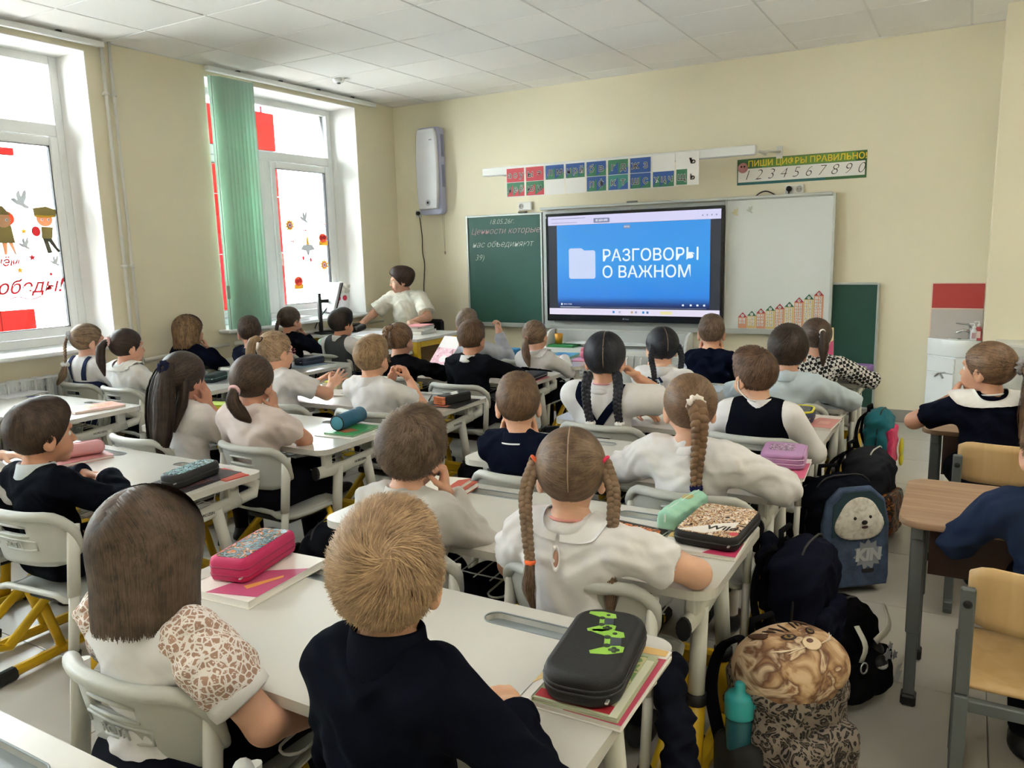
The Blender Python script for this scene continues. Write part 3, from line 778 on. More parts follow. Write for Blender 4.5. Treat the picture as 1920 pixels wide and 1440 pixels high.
# unseen glowing ceiling panels, added because daylight alone left the room too dark
lm_ = mat('added_fill_glow', 'fbf7ee', .5); _b = lm_.node_tree.nodes['Principled BSDF']; _b.inputs['Emission Color'].default_value = srgb('fdf8ee'); _b.inputs['Emission Strength'].default_value = FILL_LAMP
for x, y, w_ in ((6.18, -2.95, 'nearest the pillar'), (6.18, -4.15, 'second from the pillar'), (5.58, -6.55, 'at the right of the back'), (3.78, -6.55, 'at the middle of the back')):
    l_ = thing('added_ceiling_fill', 'square flat ceiling light switched on, %s, beyond the picture' % w_, 'ceiling light', (x, y, H_ - .001), 0, 'ceiling lights outside the picture')
    MB().box((0, 0, -.006), (.594, .594, .012), .002).build('frame', white_m, l_); MB().box((0, 0, -.0135), (.56, .56, .003)).build('diffuser', lm_, l_)
# walls
struct(MB().box((XR / 2 - .2, .15, H_ / 2), (XR + .8, .3, H_ + .4)).build('wall_front', wall_m))
struct(MB().box((XR + .15, YB / 2, H_ / 2), (.3, -YB, H_ + .4)).build('wall_right', wall_m))
struct(MB().box((XR / 2 - .2, YB - .15, H_ / 2), (XR + .8, .3, H_ + .4)).build('wall_back', wall_m))
struct(MB().box(((5.485 + XR) / 2, -.2355, H_ / 2 - .002), (XR - 5.485, .469, H_)).build('wall_pillar', wall_m))
WIN = [(-2.40, -.60), (-5.20, -3.385), (-8.0, -6.19)]; Z0, Z1 = .85, 2.875
b = MB(); yy = [0] + [v for w in WIN for v in (w[1], w[0])] + [YB]; T = .50
for i in range(0, len(yy), 2): b.box((-T / 2, (yy[i] + yy[i + 1]) / 2, H_ / 2), (T, yy[i] - yy[i + 1], H_ + .2))
for a, c in WIN: b.box((-T / 2, (a + c) / 2, Z0 / 2 - .05), (T, c - a, Z0 + .1)); b.box((-T / 2, (a + c) / 2, (Z1 + H_ + .1) / 2), (T, c - a, H_ + .1 - Z1))
struct(b.build('wall_left', wall_m))
struct(MB().box((2.75, -.006, .05), (5.47, .012, .10), .003).build('baseboard_front', mat('baseboard', '9b9792', .5)))
struct(MB().box((.006, YB / 2, .05), (.012, -YB, .10), .003).build('baseboard_left', MATS['baseboard']))
struct(MB().box(((5.485 + XR) / 2, -.477, .05), (XR - 5.485, .012, .10), .003).build('baseboard_right', MATS['baseboard']))
# windows
gl = bpy.data.materials.new('window_glass'); gl.use_nodes = True; MATS['window_glass'] = gl; t = NT(gl); t.n.remove(t.n['Principled BSDF'])
_tr = t.new('ShaderNodeBsdfTransparent', {'Color': (.94, .96, .96, 1)}); _gs = t.new('ShaderNodeBsdfGlossy', {'Roughness': .02}); _fr = t.new('ShaderNodeFresnel', {'IOR': 1.35})
_mx = t.n.new('ShaderNodeMixShader'); t.l.new(_fr.outputs[0], _mx.inputs[0]); t.l.new(_tr.outputs[0], _mx.inputs[1]); t.l.new(_gs.outputs[0], _mx.inputs[2]); t.l.new(_mx.outputs[0], t.n['Material Output'].inputs[0])
seal_m = mat('seal', '3a3a3c', .6); gasket = mat('handle_white', 'f4f4f2', .3)
for wi, (a, c) in enumerate(WIN):
    w = struct(link('window_%d' % (wi + 1), None, None, (-RV - .04, (a + c) / 2, Z0))); Wd = c - a; Hh = Z1 - Z0
    b = MB(); fr = .062
    for s in (-1, 1): b.box((0, s * (Wd / 2 - fr / 2), Hh / 2), (.075, fr, Hh), .006)
    b.box((0, 0, fr / 2), (.073, Wd - 2 * fr, fr), .006); b.box((0, 0, Hh - fr / 2), (.073, Wd - 2 * fr, fr), .006)
    zt = 2.365 - Z0; b.box((0, 0, zt), (.075, Wd - 2 * fr, .085), .006); b.box((0, 0, (zt - .04 + fr) / 2), (.073, .085, zt - .04 - fr), .006)
    b.build('window_frame', white_m, w)
    for s in (-1, 1):      # two lower sashes with their panes
        y0, y1 = (.045, Wd / 2 - fr) if s > 0 else (-Wd / 2 + fr, -.045); z0, z1 = fr, zt - .043; q = .062
        b = MB()
        for yv in (y0 + q / 2, y1 - q / 2): b.box((.018, yv, (z0 + z1) / 2), (.06, q, z1 - z0 - .004), .008)
        for zv in (z0 + q / 2 + .003, z1 - q / 2 - .003): b.box((.018, (y0 + y1) / 2, zv), (.058, y1 - y0 - 2 * q, q), .008)
        b.m = 1
        for yv in (y0 + q + .003, y1 - q - .003): b.box((.018, yv, (z0 + z1) / 2), (.03, .006, z1 - z0 - 2 * q))
        for zv in (z0 + q + .004, z1 - q - .004): b.box((.018, (y0 + y1) / 2, zv), (.03, y1 - y0 - 2 * q - .014, .006))
        sa = b.build('sash', [white_m, seal_m], w)
        MB().box((.016, (y0 + y1) / 2, (z0 + z1) / 2), (.006, y1 - y0 - 2 * q, z1 - z0 - 2 * q)).build('pane', gl, sa)
        if s > 0:
            b = MB(); b.box((.052, y0 + q / 2, .62), (.012, .026, .07), .004); b.box((.072, y0 + q / 2, .57), (.014, .018, .13), .005); b.box((.06, y0 + q / 2, .62), (.02, .016, .016)); b.build('window_handle', gasket, sa)
    for s in (-1,): MB().box((.005, 0, (zt + .0425 + Hh - fr) / 2), (.006, Wd - 2 * fr, Hh - fr - zt - .0425)).build('pane', gl, w)
    b = MB(); b.box((RV / 2 + .075, 0, -.012), (RV + .19, Wd + .14, .028), .008); b.build('window_sill', mat('sill', 'e6eaec', .3), w)
    b = MB()
    for s in (-1, 1): b.box((RV / 2 + .04, s * (Wd / 2 - .003), Hh / 2), (RV - .001, .006, Hh))
    b.box((RV / 2 + .04, 0, Hh - .003), (RV - .001, Wd - .012, .006)); b.build('window_reveal', reveal_m, w)
    li = bpy.data.lights.new('sky_portal', 'AREA'); li.shape = 'RECTANGLE'; li.size = Hh; li.size_y = Wd; li.cycles.is_portal = True
    po = link('sky_portal', li, None, (-.46, (a + c) / 2, (Z0 + Z1) / 2)); po.rotation_euler = (0, -PI / 2, 0)
# heating pipes, radiators
pipe_m = mat('pipe_white', 'dfddd5', .45)
for i, (y, r) in enumerate(((-3.285, .013), (-3.225, .011))):
    b = MB(); b.s = True; b.tube([(.045, y, .0), (.045, y, 2.0), (.042, y, 2.2), (.045, y, H_ - .002)], r, 10)
    for z in (1.40, 2.6): b.box((.02, y, z), (.04, .012, .02), .003); b.tube([(.045, y, z - .012), (.045, y, z + .012)], r + .006, 10)
    tag(b.build('heating_pipe', pipe_m), ('thicker' if i == 0 else 'thinner') + ' white heating riser pipe between the two windows, %s one' % ('left' if i == 0 else 'right'), 'pipe')
b = MB(); b.s = True; b.tube([(.05, -3.215, .70), (.05, -2.42, .73)], .016, 10); tag(b.build('heating_pipe', pipe_m), 'horizontal white heating pipe low on the wall left of the blind', 'pipe')
b = MB(); b.s = True; b.tube([(.05, -2.35, .73), (.05, -.4, .75)], .016, 10); tag(b.build('heating_pipe', pipe_m), 'horizontal white heating pipe below the window behind the teacher', 'pipe')
rad_m = mat('radiator_white', 'dfe2e3', .4)
for (y0, y1, lab) in ((-5.05, -3.72, 'white sectional radiator under the left window'), (-2.2, -.75, 'white sectional radiator under the window with the green blind')):
    r = thing('radiator', lab, 'radiator', (.075, (y0 + y1) / 2, .16)); n = int((y1 - y0) / .08)
    me = MB().box((0, 0, .27), (.075, .066, .54), .014).box((.0, 0, .27), (.095, .012, .46), .004).mesh('radiator_section', rad_m)
    for i in range(n): link('radiator_section', me, r, (0, (i - (n - 1) / 2) * .08, 0))
    b = MB(); b.s = True
    for z in (.05, .49): b.tube([(0, -n * .04, z), (0, n * .04, z)], .02, 8)
    b.build('radiator_pipe', rad_m, r)
# wire guard in front of the left radiator
g = thing('radiator_guard', 'white wire guard screen before the radiator under the left window', 'guard', (.155, -4.42, .10))
b = MB()
for z in (.02, .30, .60): b.box((0, 0, z), (.012, 1.36, .012))
for i in range(9): b.box((0, -.68 + i * .17, .31), (.012, .012, .60))
b.build('guard_frame', rad_m, g)
b = MB()
for i in range(40): b.box((-.004, -.665 + i * .034, .31), (.004, .004, .58))
o = b.build('guard_mesh', rad_m, g); o['kind'] = 'stuff'
# curtain rails and the green vertical blind
for (y0, y1, lab) in ((-2.42, -.36, 'long white blind rail above the window with the green blind'), (-5.2, -3.28, 'long white blind rail above the left window')):
    r = thing('blind_rail', lab, 'curtain rail', (.06, (y0 + y1) / 2, H_ - .035)); MB().box((0, 0, 0), (.045, y1 - y0, .038), .006).build('rail', white_m, r)
    b = MB()
    for k in range(4): b.box((-.01, (k - 1.5) * (y1 - y0) / 4.4, .024), (.03, .03, .022))
    b.build('bracket', mat('bracket_dark', '4b4b4b', .5), r)
vb = thing('vertical_blind', 'bunched mint green vertical blind hanging at the right window', 'blind', (.075, -2.18, .80))
sm_ = bpy.data.materials.new('blind_fabric'); sm_.use_nodes = True; MATS['blind_fabric'] = sm_; t = NT(sm_); t.n.remove(t.n['Principled BSDF'])
_d = t.new('ShaderNodeBsdfDiffuse', {'Color': srgb('ebf6f0')}); _t = t.new('ShaderNodeBsdfTranslucent', {'Color': srgb('dcf4e8')}); _m = t.n.new('ShaderNodeMixShader'); _m.inputs[0].default_value = .6
t.l.new(_d.outputs[0], _m.inputs[1]); t.l.new(_t.outputs[0], _m.inputs[2]); t.l.new(_m.outputs[0], t.n['Material Output'].inputs[0])
wm_ = bpy.data.materials.new('blind_fabric_pale'); wm_.use_nodes = True; t = NT(wm_); t.n.remove(t.n['Principled BSDF'])
_d = t.new('ShaderNodeBsdfDiffuse', {'Color': srgb('d9e6dd')}); _t = t.new('ShaderNodeBsdfTranslucent', {'Color': srgb('cfe6da')}); _m = t.n.new('ShaderNodeMixShader'); _m.inputs[0].default_value = .5
t.l.new(_d.outputs[0], _m.inputs[1]); t.l.new(_t.outputs[0], _m.inputs[2]); t.l.new(_m.outputs[0], t.n['Material Output'].inputs[0])
for i in range(9):
    a = math.radians(62 if i < 8 else 25); y = -.17 + i * .040; n = 6; b = MB(); b.s = True; vs = []
    for z in (0.02, 2.07):
        for k in range(n + 1):
            u = (k / n - .5) * .125; cv = .008 * (1 - (2 * k / n - 1) ** 2)
            vs.append((u * math.cos(a) * .8 - cv * math.sin(a), y + u * math.sin(a) + cv * math.cos(a), z))
    fs = [(k, k + 1, k + n + 2, k + n + 1) for k in range(n)]
    b.raw(vs, fs, True); o = b.build('blind_slat', wm_ if i == 8 else sm_, vb)
    so = o.modifiers.new('thick', 'SOLIDIFY'); so.thickness = .0012
    MB().box((0, y, .03), (.085, .012, .035), .003, rz=a - PI / 2 + PI / 2).build('blind_weight', mat('blind_weight', 'cfe8dc', .5), vb)
b = MB(); b.s = True; b.tube([(.02, -.235, .02), (.02, -.23, 2.06)], .003, 6); b.box((.02, -.235, .36), (.016, .026, .11), .005); b.build('blind_cord', mat('cord_grey', 'a9a49c', .5), vb)
# ------------------------------------------------------------ the building outside
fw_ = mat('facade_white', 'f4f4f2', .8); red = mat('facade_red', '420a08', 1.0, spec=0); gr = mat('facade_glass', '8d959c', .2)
ex = thing('building', 'white building wing with red cladding panels outside the windows', 'building', (-5.2, 0, -.6))
MB().box((-.3, -6.6, 4), (.6, 11.0, 9)).box((-1.6, 6, 4), (.6, 15, 9)).build('facade_wall', fw_, ex)
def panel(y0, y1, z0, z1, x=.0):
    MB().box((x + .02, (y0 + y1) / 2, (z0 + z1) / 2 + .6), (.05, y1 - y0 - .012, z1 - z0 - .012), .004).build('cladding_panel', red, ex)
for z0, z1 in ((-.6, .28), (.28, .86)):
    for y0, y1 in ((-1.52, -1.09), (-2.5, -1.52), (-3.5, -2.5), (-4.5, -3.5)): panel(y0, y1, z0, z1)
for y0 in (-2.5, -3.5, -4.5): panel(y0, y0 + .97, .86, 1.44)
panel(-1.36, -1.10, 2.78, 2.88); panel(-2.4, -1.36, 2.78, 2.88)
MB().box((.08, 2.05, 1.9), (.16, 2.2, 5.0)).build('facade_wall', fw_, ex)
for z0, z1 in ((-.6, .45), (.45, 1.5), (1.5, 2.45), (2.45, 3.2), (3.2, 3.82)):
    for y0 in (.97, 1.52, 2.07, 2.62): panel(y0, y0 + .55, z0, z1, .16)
for (y, z) in ((-2.0, 1.9), (-4.0, 1.9), (-6.0, 1.9), (-8.2, 1.9)):
    b = MB(); b.box((.01, y, z + 1.0), (.06, 1.7, .82), .01); o = b.build('facade_window', mat('facade_frame', 'd9dcde', .4), ex); MB().box((.045, y, z + 1.0), (.01, 1.56, .70)).build('pane', gr, o)
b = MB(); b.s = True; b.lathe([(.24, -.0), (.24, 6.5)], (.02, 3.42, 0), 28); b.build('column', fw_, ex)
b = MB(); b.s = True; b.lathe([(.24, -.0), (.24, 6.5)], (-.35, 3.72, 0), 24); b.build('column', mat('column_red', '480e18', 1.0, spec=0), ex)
struct(MB().box((-12, 0, -.7), (30, 60, .2)).build('ground', mat('paving', 'c2bfb9', .9)))
# ------------------------------------------------------------ desks and chairs
desk_m = mat('desk_laminate', 'cbc9c3', .22, spec=.5, bump=.01, bscale=200)
plas_m = mat('chair_plastic', 'b7b9b4', .42, bump=.10, bscale=420, var=.02)
tube_m = mat('tube_white', 'd6d6d0', .35)
yel_m = mat('yellow_steel', 'd6ad1f', .38); blk_m = mat('black_plastic', '19191b', .5); tray_m = mat('tray_grey', '8b9498', .4); screw_m = mat('screw', 'c9c9c9', .3, metal=1)
wire_m = mat('wire_white', 'cfcfca', .35)
DL, DD, DH = 1.25, .54, .62
def desk_proto():
    root = thing('school_desk', 'x', 'desk')
    # local origin at the middle of the near edge, on the floor; +y to the board
    th = .024; z = DH - th; b = MB(); Mz = Matrix.Translation((0, 0, z))
    gy0, gy1 = DD - .105, DD - .050; gw = .30; gc = (-.29, .35); r = (gy1 - gy0) / 2
    b.prism(rrect(DL, gy0, .055, 6, 0, gy0 / 2, rs=(.0001, .0001, .06, .06)), th, Mz)
    b.prism(rrect(DL, DD - gy1, .03, 6, 0, (DD + gy1) / 2, rs=(.045, .045, .0001, .0001)), th, Mz)
    def arc(cx, a0, a1): return [(cx + r * math.cos(math.radians(a0 + (a1 - a0) * i / 8)), (gy0 + gy1) / 2 + r * math.sin(math.radians(a0 + (a1 - a0) * i / 8))) for i in range(9)]
    ends = [(-DL / 2, gc[0] - gw / 2 + r), (gc[0] + gw / 2 - r, gc[1] - gw / 2 + r), (gc[1] + gw / 2 - r, DL / 2)]
    b.prism([(ends[0][0], gy0)] + arc(ends[0][1], 270, 90) + [(ends[0][0], gy1)], th, Mz)
    b.prism(arc(ends[1][1], 270, 90) + arc(ends[1][0], 90, -90), th, Mz)
    b.prism(arc(ends[2][0], 90, -90) + [(ends[2][1], gy0), (ends[2][1], gy1)], th, Mz)
    b.build('tabletop', desk_m, root)
    for c in gc:
        t = MB(); t.prism(rrect(gw + .002, gy1 - gy0 + .002, r, 8, c, (gy0 + gy1) / 2), .004, Matrix.Translation((0, 0, DH - .020)))
        t.s = True; t.tube([(c + (gw / 2 - r) * s_ + r * math.cos(a), (gy0 + gy1) / 2 + r * math.sin(a), DH + .0002) for s_, a in [(1, math.radians(q)) for q in range(-90, 91, 15)] + [(-1, math.radians(q)) for q in range(90, 271, 15)] + [(1, math.radians(-90))]], .0022, 5, cap=False)
        t.build('pen_tray', tray_m, root)
    for s in (-1, 1):
        x = s * (DL / 2 - .075)
        b = MB(); b.s = True
        out = [(-.028, .05), (-.028, .40), (-.012, .44), (.012, .44), (.028, .40), (.028, .05)]
        b.tube([(x, .03, .505), (x, .20, .495), (x, .47, .515)], .024, 12, sx=.72, sy=1.15, up=(1, 0, 0))
        b.tube([(x, .47, .515), (x + s * .01, .53, .525), (x, .55, .555), (x, .50, .59)], [.022, .024, .024, .02], 12)
        for y in (.10, .44): b.box((x, y, .555), (.03, .05, .085), .006)
        rail = b.build('end_rail', tube_m, root)
        e = MB(); e.s = True; e.tube([(x, .022, .505), (x, .034, .505)], .0265, 12, sx=.72, sy=1.15, up=(1, 0, 0)); e.build('end_cap', blk_m, rail)
        text_mesh('lettering', 'NORDZEN', .016, mat('print_grey', '4a4a4a', .6), rail, (x + .0185, .30, .505), (PI / 2, 0, PI / 2))
        for (y, dy) in ((.17, -.03), (.36, .05)):
            b = MB(); b.s = True; b.tube([(x, y, .51), (x, y + dy, .26)], .0225, 12); lg = b.build('leg', tube_m, root)
            c = MB(); c.s = True; c.tube([(x, y + dy * .94, .275), (x, y + dy * 1.02, .245)], .0275, 12); c.build('collar', blk_m, lg)
            c = MB(); c.s = True; c.tube([(x, y + dy, .25), (x, y + dy * 1.9, .045)], .0255, 12); lo = c.build('lower_leg', yel_m, lg)
            k = MB(); k.s = True
            for zz in (.225, .165): k.tube([(x + .022, y + dy * 1.2, zz), (x + .030, y + dy * 1.2, zz)], .006, 8); k.tube([(x - .022, y + dy * 1.2, zz), (x - .030, y + dy * 1.2, zz)], .006, 8)
        b = MB(); b.box((x, .29, .030), (.05, .50, .042), .012); ft = b.build('foot', yel_m, root)
        for y in (.045, .535):
            e = MB(); e.box((x, y, .026), (.056, .10, .05), .014); e.build('foot_cap', blk_m, ft)
    b = MB(); b.box((0, .44, .215), (DL - .16, .035, .055), .01); b.build('cross_beam', yel_m, root)
    b = MB(); b.s = True
    for i in range(17):
        x = -.46 + i * .0575; b.tube([(x, .44, .585), (x, .435, .535), (x, .42, .50), (x, .10, .485)], .0022, 5)
    for y in (.12, .27, .42): b.tube([(-.47, y, .487 + .012 * (y > .4)), (.47, y, .487 + .012 * (y > .4))], .0025, 5)
    o = b.build('wire_basket', wire_m, root); o['kind'] = 'stuff'
    for xc in (-.38, .0, .38):
        b = MB(); b.s = True; b.tube([(xc - .028, .16, .486)] + [(xc + .028 * math.cos(a), .05 + .03 * math.sin(a), .478) for a in np.linspace(PI, 2 * PI, 7)] + [(xc + .028, .16, .486)], .0032, 6); b.build('basket_loop', wire_m, root)
    return root
def grid_shell(f, us, vs, skip, th, M_=None):
    """thin shell over a (u,v) grid, with the skipped cells left open and closed rims"""
    P = {}; b = MB(); pts = []; nu, nv = len(us), len(vs)
    for i, u in enumerate(us):
        for j, v in enumerate(vs): P[i, j] = Vector(f(u, v))
    N = {}
    for i in range(nu):
        for j in range(nv):
            a = P[min(i + 1, nu - 1), j] - P[max(i - 1, 0), j]; c = P[i, min(j + 1, nv - 1)] - P[i, max(j - 1, 0)]; N[i, j] = a.cross(c).normalized()
    vs_ = []; ix = {}
    for i in range(nu):
        for j in range(nv):
            ix[i, j, 0] = len(vs_); vs_.append(P[i, j] - N[i, j] * th / 2); ix[i, j, 1] = len(vs_); vs_.append(P[i, j] + N[i, j] * th / 2)
    fs = []; cells = {(i, j) for i in range(nu - 1) for j in range(nv - 1)} - skip
    for (i, j) in cells:
        fs.append((ix[i, j, 1], ix[i + 1, j, 1], ix[i + 1, j + 1, 1], ix[i, j + 1, 1])); fs.append((ix[i, j, 0], ix[i, j + 1, 0], ix[i + 1, j + 1, 0], ix[i + 1, j, 0]))
        for (di, dj, a, c) in ((0, -1, (i, j), (i + 1, j)), (1, 0, (i + 1, j), (i + 1, j + 1)), (0, 1, (i + 1, j + 1), (i, j + 1)), (-1, 0, (i, j + 1), (i, j))):
            if (i + di, j + dj) not in cells: fs.append((ix[a + (0,)], ix[c + (0,)], ix[c + (1,)], ix[a + (1,)]))
    b.raw(vs_, fs, True); return b
def chair_proto():
    root = thing('school_chair', 'x', 'chair'); SH = .36
    # origin on the floor under the seat centre, faces +y
    def bf(u, v):      # v: 0 bottom .. 1 top
        w = .205 - .012 * (1 - v) ** 2
        y = -.205 - .03 * v + .075 * abs(u) ** 2.6; z = .475 + .175 * v
        return (w * u, y, z)
    us = [-1, -.96, -.88, -.78, -.66, -.54, -.42, -.32, -.16, 0, .16, .32, .42, .54, .66, .78, .88, .96, 1]; vs = [0, .12, .26, .40, .52, .62, .76, .86, .94, 1]
    skip = {(i, j) for i in range(7, 11) for j in (5,)}
    def bf2(u, v):     # rounded corners
        x, y, z = bf(u, v); c = max(0, (abs(u) - .66) / .34)
        z -= (.050 * c ** 2.4) * max(0, (v - .3) / .7) ** 1.2; z += .045 * c ** 2.2 * max(0, (.45 - v) / .45)
        return (x, y, z)
    b = grid_shell(bf2, us, vs, skip, .011); bk = b.build('backrest', plas_m, root)
    b = MB(); b.s = True
    rim = [bf2(-1, v) for v in (.0, .2, .4, .6, .75, .86, .94)] + [bf2(u, 1) for u in us[1:-1]] + [bf2(1, v) for v in (.94, .86, .75, .6, .4, .2, .0)]
    b.tube([(x, y - .004, z) for x, y, z in rim], [.010, .012, .013, .014, .015, .016, .016] + [.0165] * (len(us) - 2) + [.016, .016, .015, .014, .013, .012, .010], 12); b.build('back_rim', plas_m, root)
    b = MB(); b.s = True   # moulded lips round the hand slot and the maker's plate on the rear face
    def on(u, v, d=.006): x, y, z = bf2(u, v); return (x, y - d, z)
    b.tube([on(-.34, .775), on(-.17, .79), on(0, .79), on(.17, .79), on(.34, .775)], [.003, .005, .005, .005, .003], 8); b.tube([on(-.36, .60), on(-.17, .60), on(0, .60), on(.17, .60), on(.36, .60)], [.003, .005, .005, .005, .003], 8)
    b.tube([on(-.46, .36), on(-.46, .50), on(-.3, .51), on(0, .51), on(.3, .51), on(.46, .50), on(.46, .34), on(.3, .31), on(0, .31), on(-.2, .31)], .0038, 8)
    b.build('moulding', plas_m, bk)
    text_mesh('lettering', 'ROTA', .030, plas_m, bk, (0, -.2265, .547), (PI / 2 + .16, 0, 0), ext=.0016, bold=.0006)
    def sf(u, v):      # seat shell, v 0 rear .. 1 front
        w = .185 - .02 * abs(v - .45) * 2 + .0 * v; y = -.19 + .36 * v
        z = SH - .004 - .014 * math.sin(PI * min(1, v * 1.15)) * (1 - u * u) - .045 * max(0, v - .78) ** 1.3 * 2.2 + .020 * max(0, .14 - v) / .14
        k = max(0, abs(u) - .8) / .2
        return (w * u * (1 - .12 * max(0, v - .8) * 5 * abs(u) * .5 - .25 * max(0, .12 - v) * 4 * abs(u) * .5), y, z - .012 * k)
    b = grid_shell(sf, list(np.linspace(-1, 1, 15)), list(np.linspace(0, 1, 15)), set(), .014)
    e = [sf(u, 0) for u in np.linspace(-1, 1, 9)] + [sf(1, v) for v in np.linspace(.1, .9, 8)] + [sf(u, 1) for u in np.linspace(1, -1, 9)] + [sf(-1, v) for v in np.linspace(.9, .0, 9)]
    b.s = True; b.tube(e, .011, 8, cap=False); b.build('seat', plas_m, root)
    b = MB(); b.box((0, -.01, SH - .045), (.26, .22, .03), .008); b.build('seat_frame', blk_m, root)
    for s in (-1, 1):
        x = s * .198
        b = MB(); b.s = True; b.tube([(x, -.158, .615), (x, -.172, .50), (x, -.185, .385)], .0175, 12, sx=.75, sy=1.25, up=(1, 0, 0))
        b.tube([(x, -.182, .40), (x, -.212, .19)], .015, 12, sx=.8, sy=1.2, up=(1, 0, 0)); p = b.build('post', tube_m, root)
        c = MB(); c.s = True; c.tube([(x, -.209, .205), (x, -.213, .18)], .020, 12, sx=.85, sy=1.2, up=(1, 0, 0)); c.build('collar', blk_m, p)
        b = MB(); b.s = True; b.tube([(x, -.210, .20), (x, -.215, .14), (x, -.17, .125), (x, .07, .30), (x * .8, .09, .325)], [.018, .018, .018, .016, .014], 10)
        b.tube([(x, -.03, .225), (x, .02, .04)], .017, 10); b.build('arm', yel_m, root)
        k = MB(); k.s = True; k.tube([(x + s * .014, -.212, .165), (x + s * .021, -.212, .165)], .006, 8); k.build('screw', screw_m, root)
        b = MB(); b.box((x, -.005, .028), (.036, .37, .036), .01); ft = b.build('foot', yel_m, root)
        for y in (-.195, .185):
            e = MB(); e.box((x, y, .024), (.042, .09, .046), .012); e.build('foot_cap', blk_m, ft)
    return root
# where every pupils' desk stands: (x of the middle, y of the near edge, label)
XA, XB, XC = .685, 2.415, 4.262
NEAR = dict(A=[-2.08, -2.86, -3.76, -4.66], B=[-1.93, -2.74, -3.69, -4.50, -5.36], C=[-2.00, -2.79, -3.53, -4.35, -5.15, -5.94, -6.76])
ORD = ['first', 'second', 'third', 'fourth', 'fifth', 'sixth', 'seventh']
CN = dict(A='row by the windows', B='middle row', C='row along the aisle'); CX = dict(A=XA, B=XB, C=XC)
WHAT = dict(A1='before the boy in a grey waistcoat', A2='with a dark blue pencil case on its right end', A3='in front of the two girls nearest the left window', A4='with an orange textbook on its right end',
    B1='before the boy with a raised hand', B2='with a standing pink book and a flat black case', B3='with a black pencil holder of orange pencils', B4='with a blue cylinder pencil case on it', B5='where a boy in navy clasps his hands',
    C1='with a purple case on its right end', C2='before the pupil in a light blue shirt', C3='with a yellow and black pencil case', C4='with a lilac wallet case on it', C5='with a leopard print case and a mint case', C6='with the black case of green gamepads', C7='nearest, cropped at the lower left corner')
dp = desk_proto(); first = True
for c in 'ABC':
    for i, y in enumerate(NEAR[c]):
        d = dp if first else copy_tree(dp); first = False; d.location = (CX[c], y, 0)
        tag(d, 'white two-seat desk, %s from the board in the %s, %s' % (ORD[i], CN[c], WHAT[c + str(i + 1)]), 'desk', 'white two-seat school desks')
        d['label'] = 'white two-seat desk %s' % WHAT[c + str(i + 1)]
cp = chair_proto(); first = True
CH = dict()
def put_chair(x, y, rz, lab):
    global first
    o = cp if first else copy_tree(cp); first = False; o.location = (x, y, 0); o.rotation_euler = (0, 0, math.radians(rz))
    tag(o, lab, 'chair', 'grey plastic school chairs'); return o
for x, y, rz, lab in (
    (3.99, -5.865, 2, 'grey plastic chair under the girl with the brown bob, maker plate in view'), (4.60, -5.96, -3, 'grey plastic chair of the blond boy in the foreground, only its left corner in view'),
    (4.03, -5.10, 0, 'grey plastic chair of the boy in a grey shirt'), (4.575, -5.055, -2, 'grey plastic chair of the girl with two orange-tied braids'),
    (4.03, -4.37, 3, 'grey plastic chair behind the boy in a navy polo shirt'), (4.62, -4.315, 0, 'grey plastic chair under the girl with one thick braid and white scrunchie'),
    (3.97, -3.52, 0, 'grey plastic chair of the big girl with black braids'), (4.63, -3.47, -2, 'grey plastic chair behind the boy in a dark waistcoat'),
    (3.94, -2.75, 0, 'grey plastic chair of the girl with ribbons on black braids'), (4.60, -2.70, 0, 'grey plastic chair of the pupil in a light blue shirt'),
    (3.98, -1.72, 0, 'grey plastic chair of the boy in navy sitting below the screen'), (4.62, -1.75, 0, 'grey plastic chair of the girl in a houndstooth cardigan'),
    (2.73, -5.39, 6, 'grey plastic chair of the boy with clasped hands'), (2.10, -5.34, 0, 'grey plastic chair at the left edge beside the boy with clasped hands'),
    (2.17, -4.57, -2, 'grey plastic chair under the girl with long dark hair'), (2.77, -4.46, -3, 'grey plastic chair under the girl with a pale pink blouse'),
    (2.16, -3.72, 0, 'grey plastic chair of the girl in glasses with orange collar'), (2.75, -3.70, 0, 'grey plastic chair of the fair boy in a white polo shirt'),
    (2.15, -2.75, 0, 'grey plastic chair of the girl in black with an upswept braid'), (2.74, -2.85, 0, 'grey plastic chair of the boy in a black jumper'),
    (2.14, -1.88, 0, 'grey plastic chair of the boy with a raised hand'), (2.62, -1.80, 0, 'grey plastic chair of the ponytail girl in a black pinafore'),
    (.34, -3.72, 0, 'grey plastic chair of the girl in a blue pinafore by the window'), (.80, -3.73, -3, 'grey plastic chair of the ponytail girl with a frilled collar'),
    (.28, -2.86, 0, 'grey plastic chair of the long-haired girl below the green blind'), (.88, -2.86, 0, 'grey plastic chair of the short-haired boy below the green blind'),
    (.42, -2.05, 0, 'grey plastic chair of the girl in navy beside the green blind'), (.95, -2.02, 0, 'grey plastic chair of the boy in a grey waistcoat'),
    (.62, -4.66, 0, 'grey plastic chair of the pupil in white at the left edge')):
    put_chair(x, y, rz, lab)
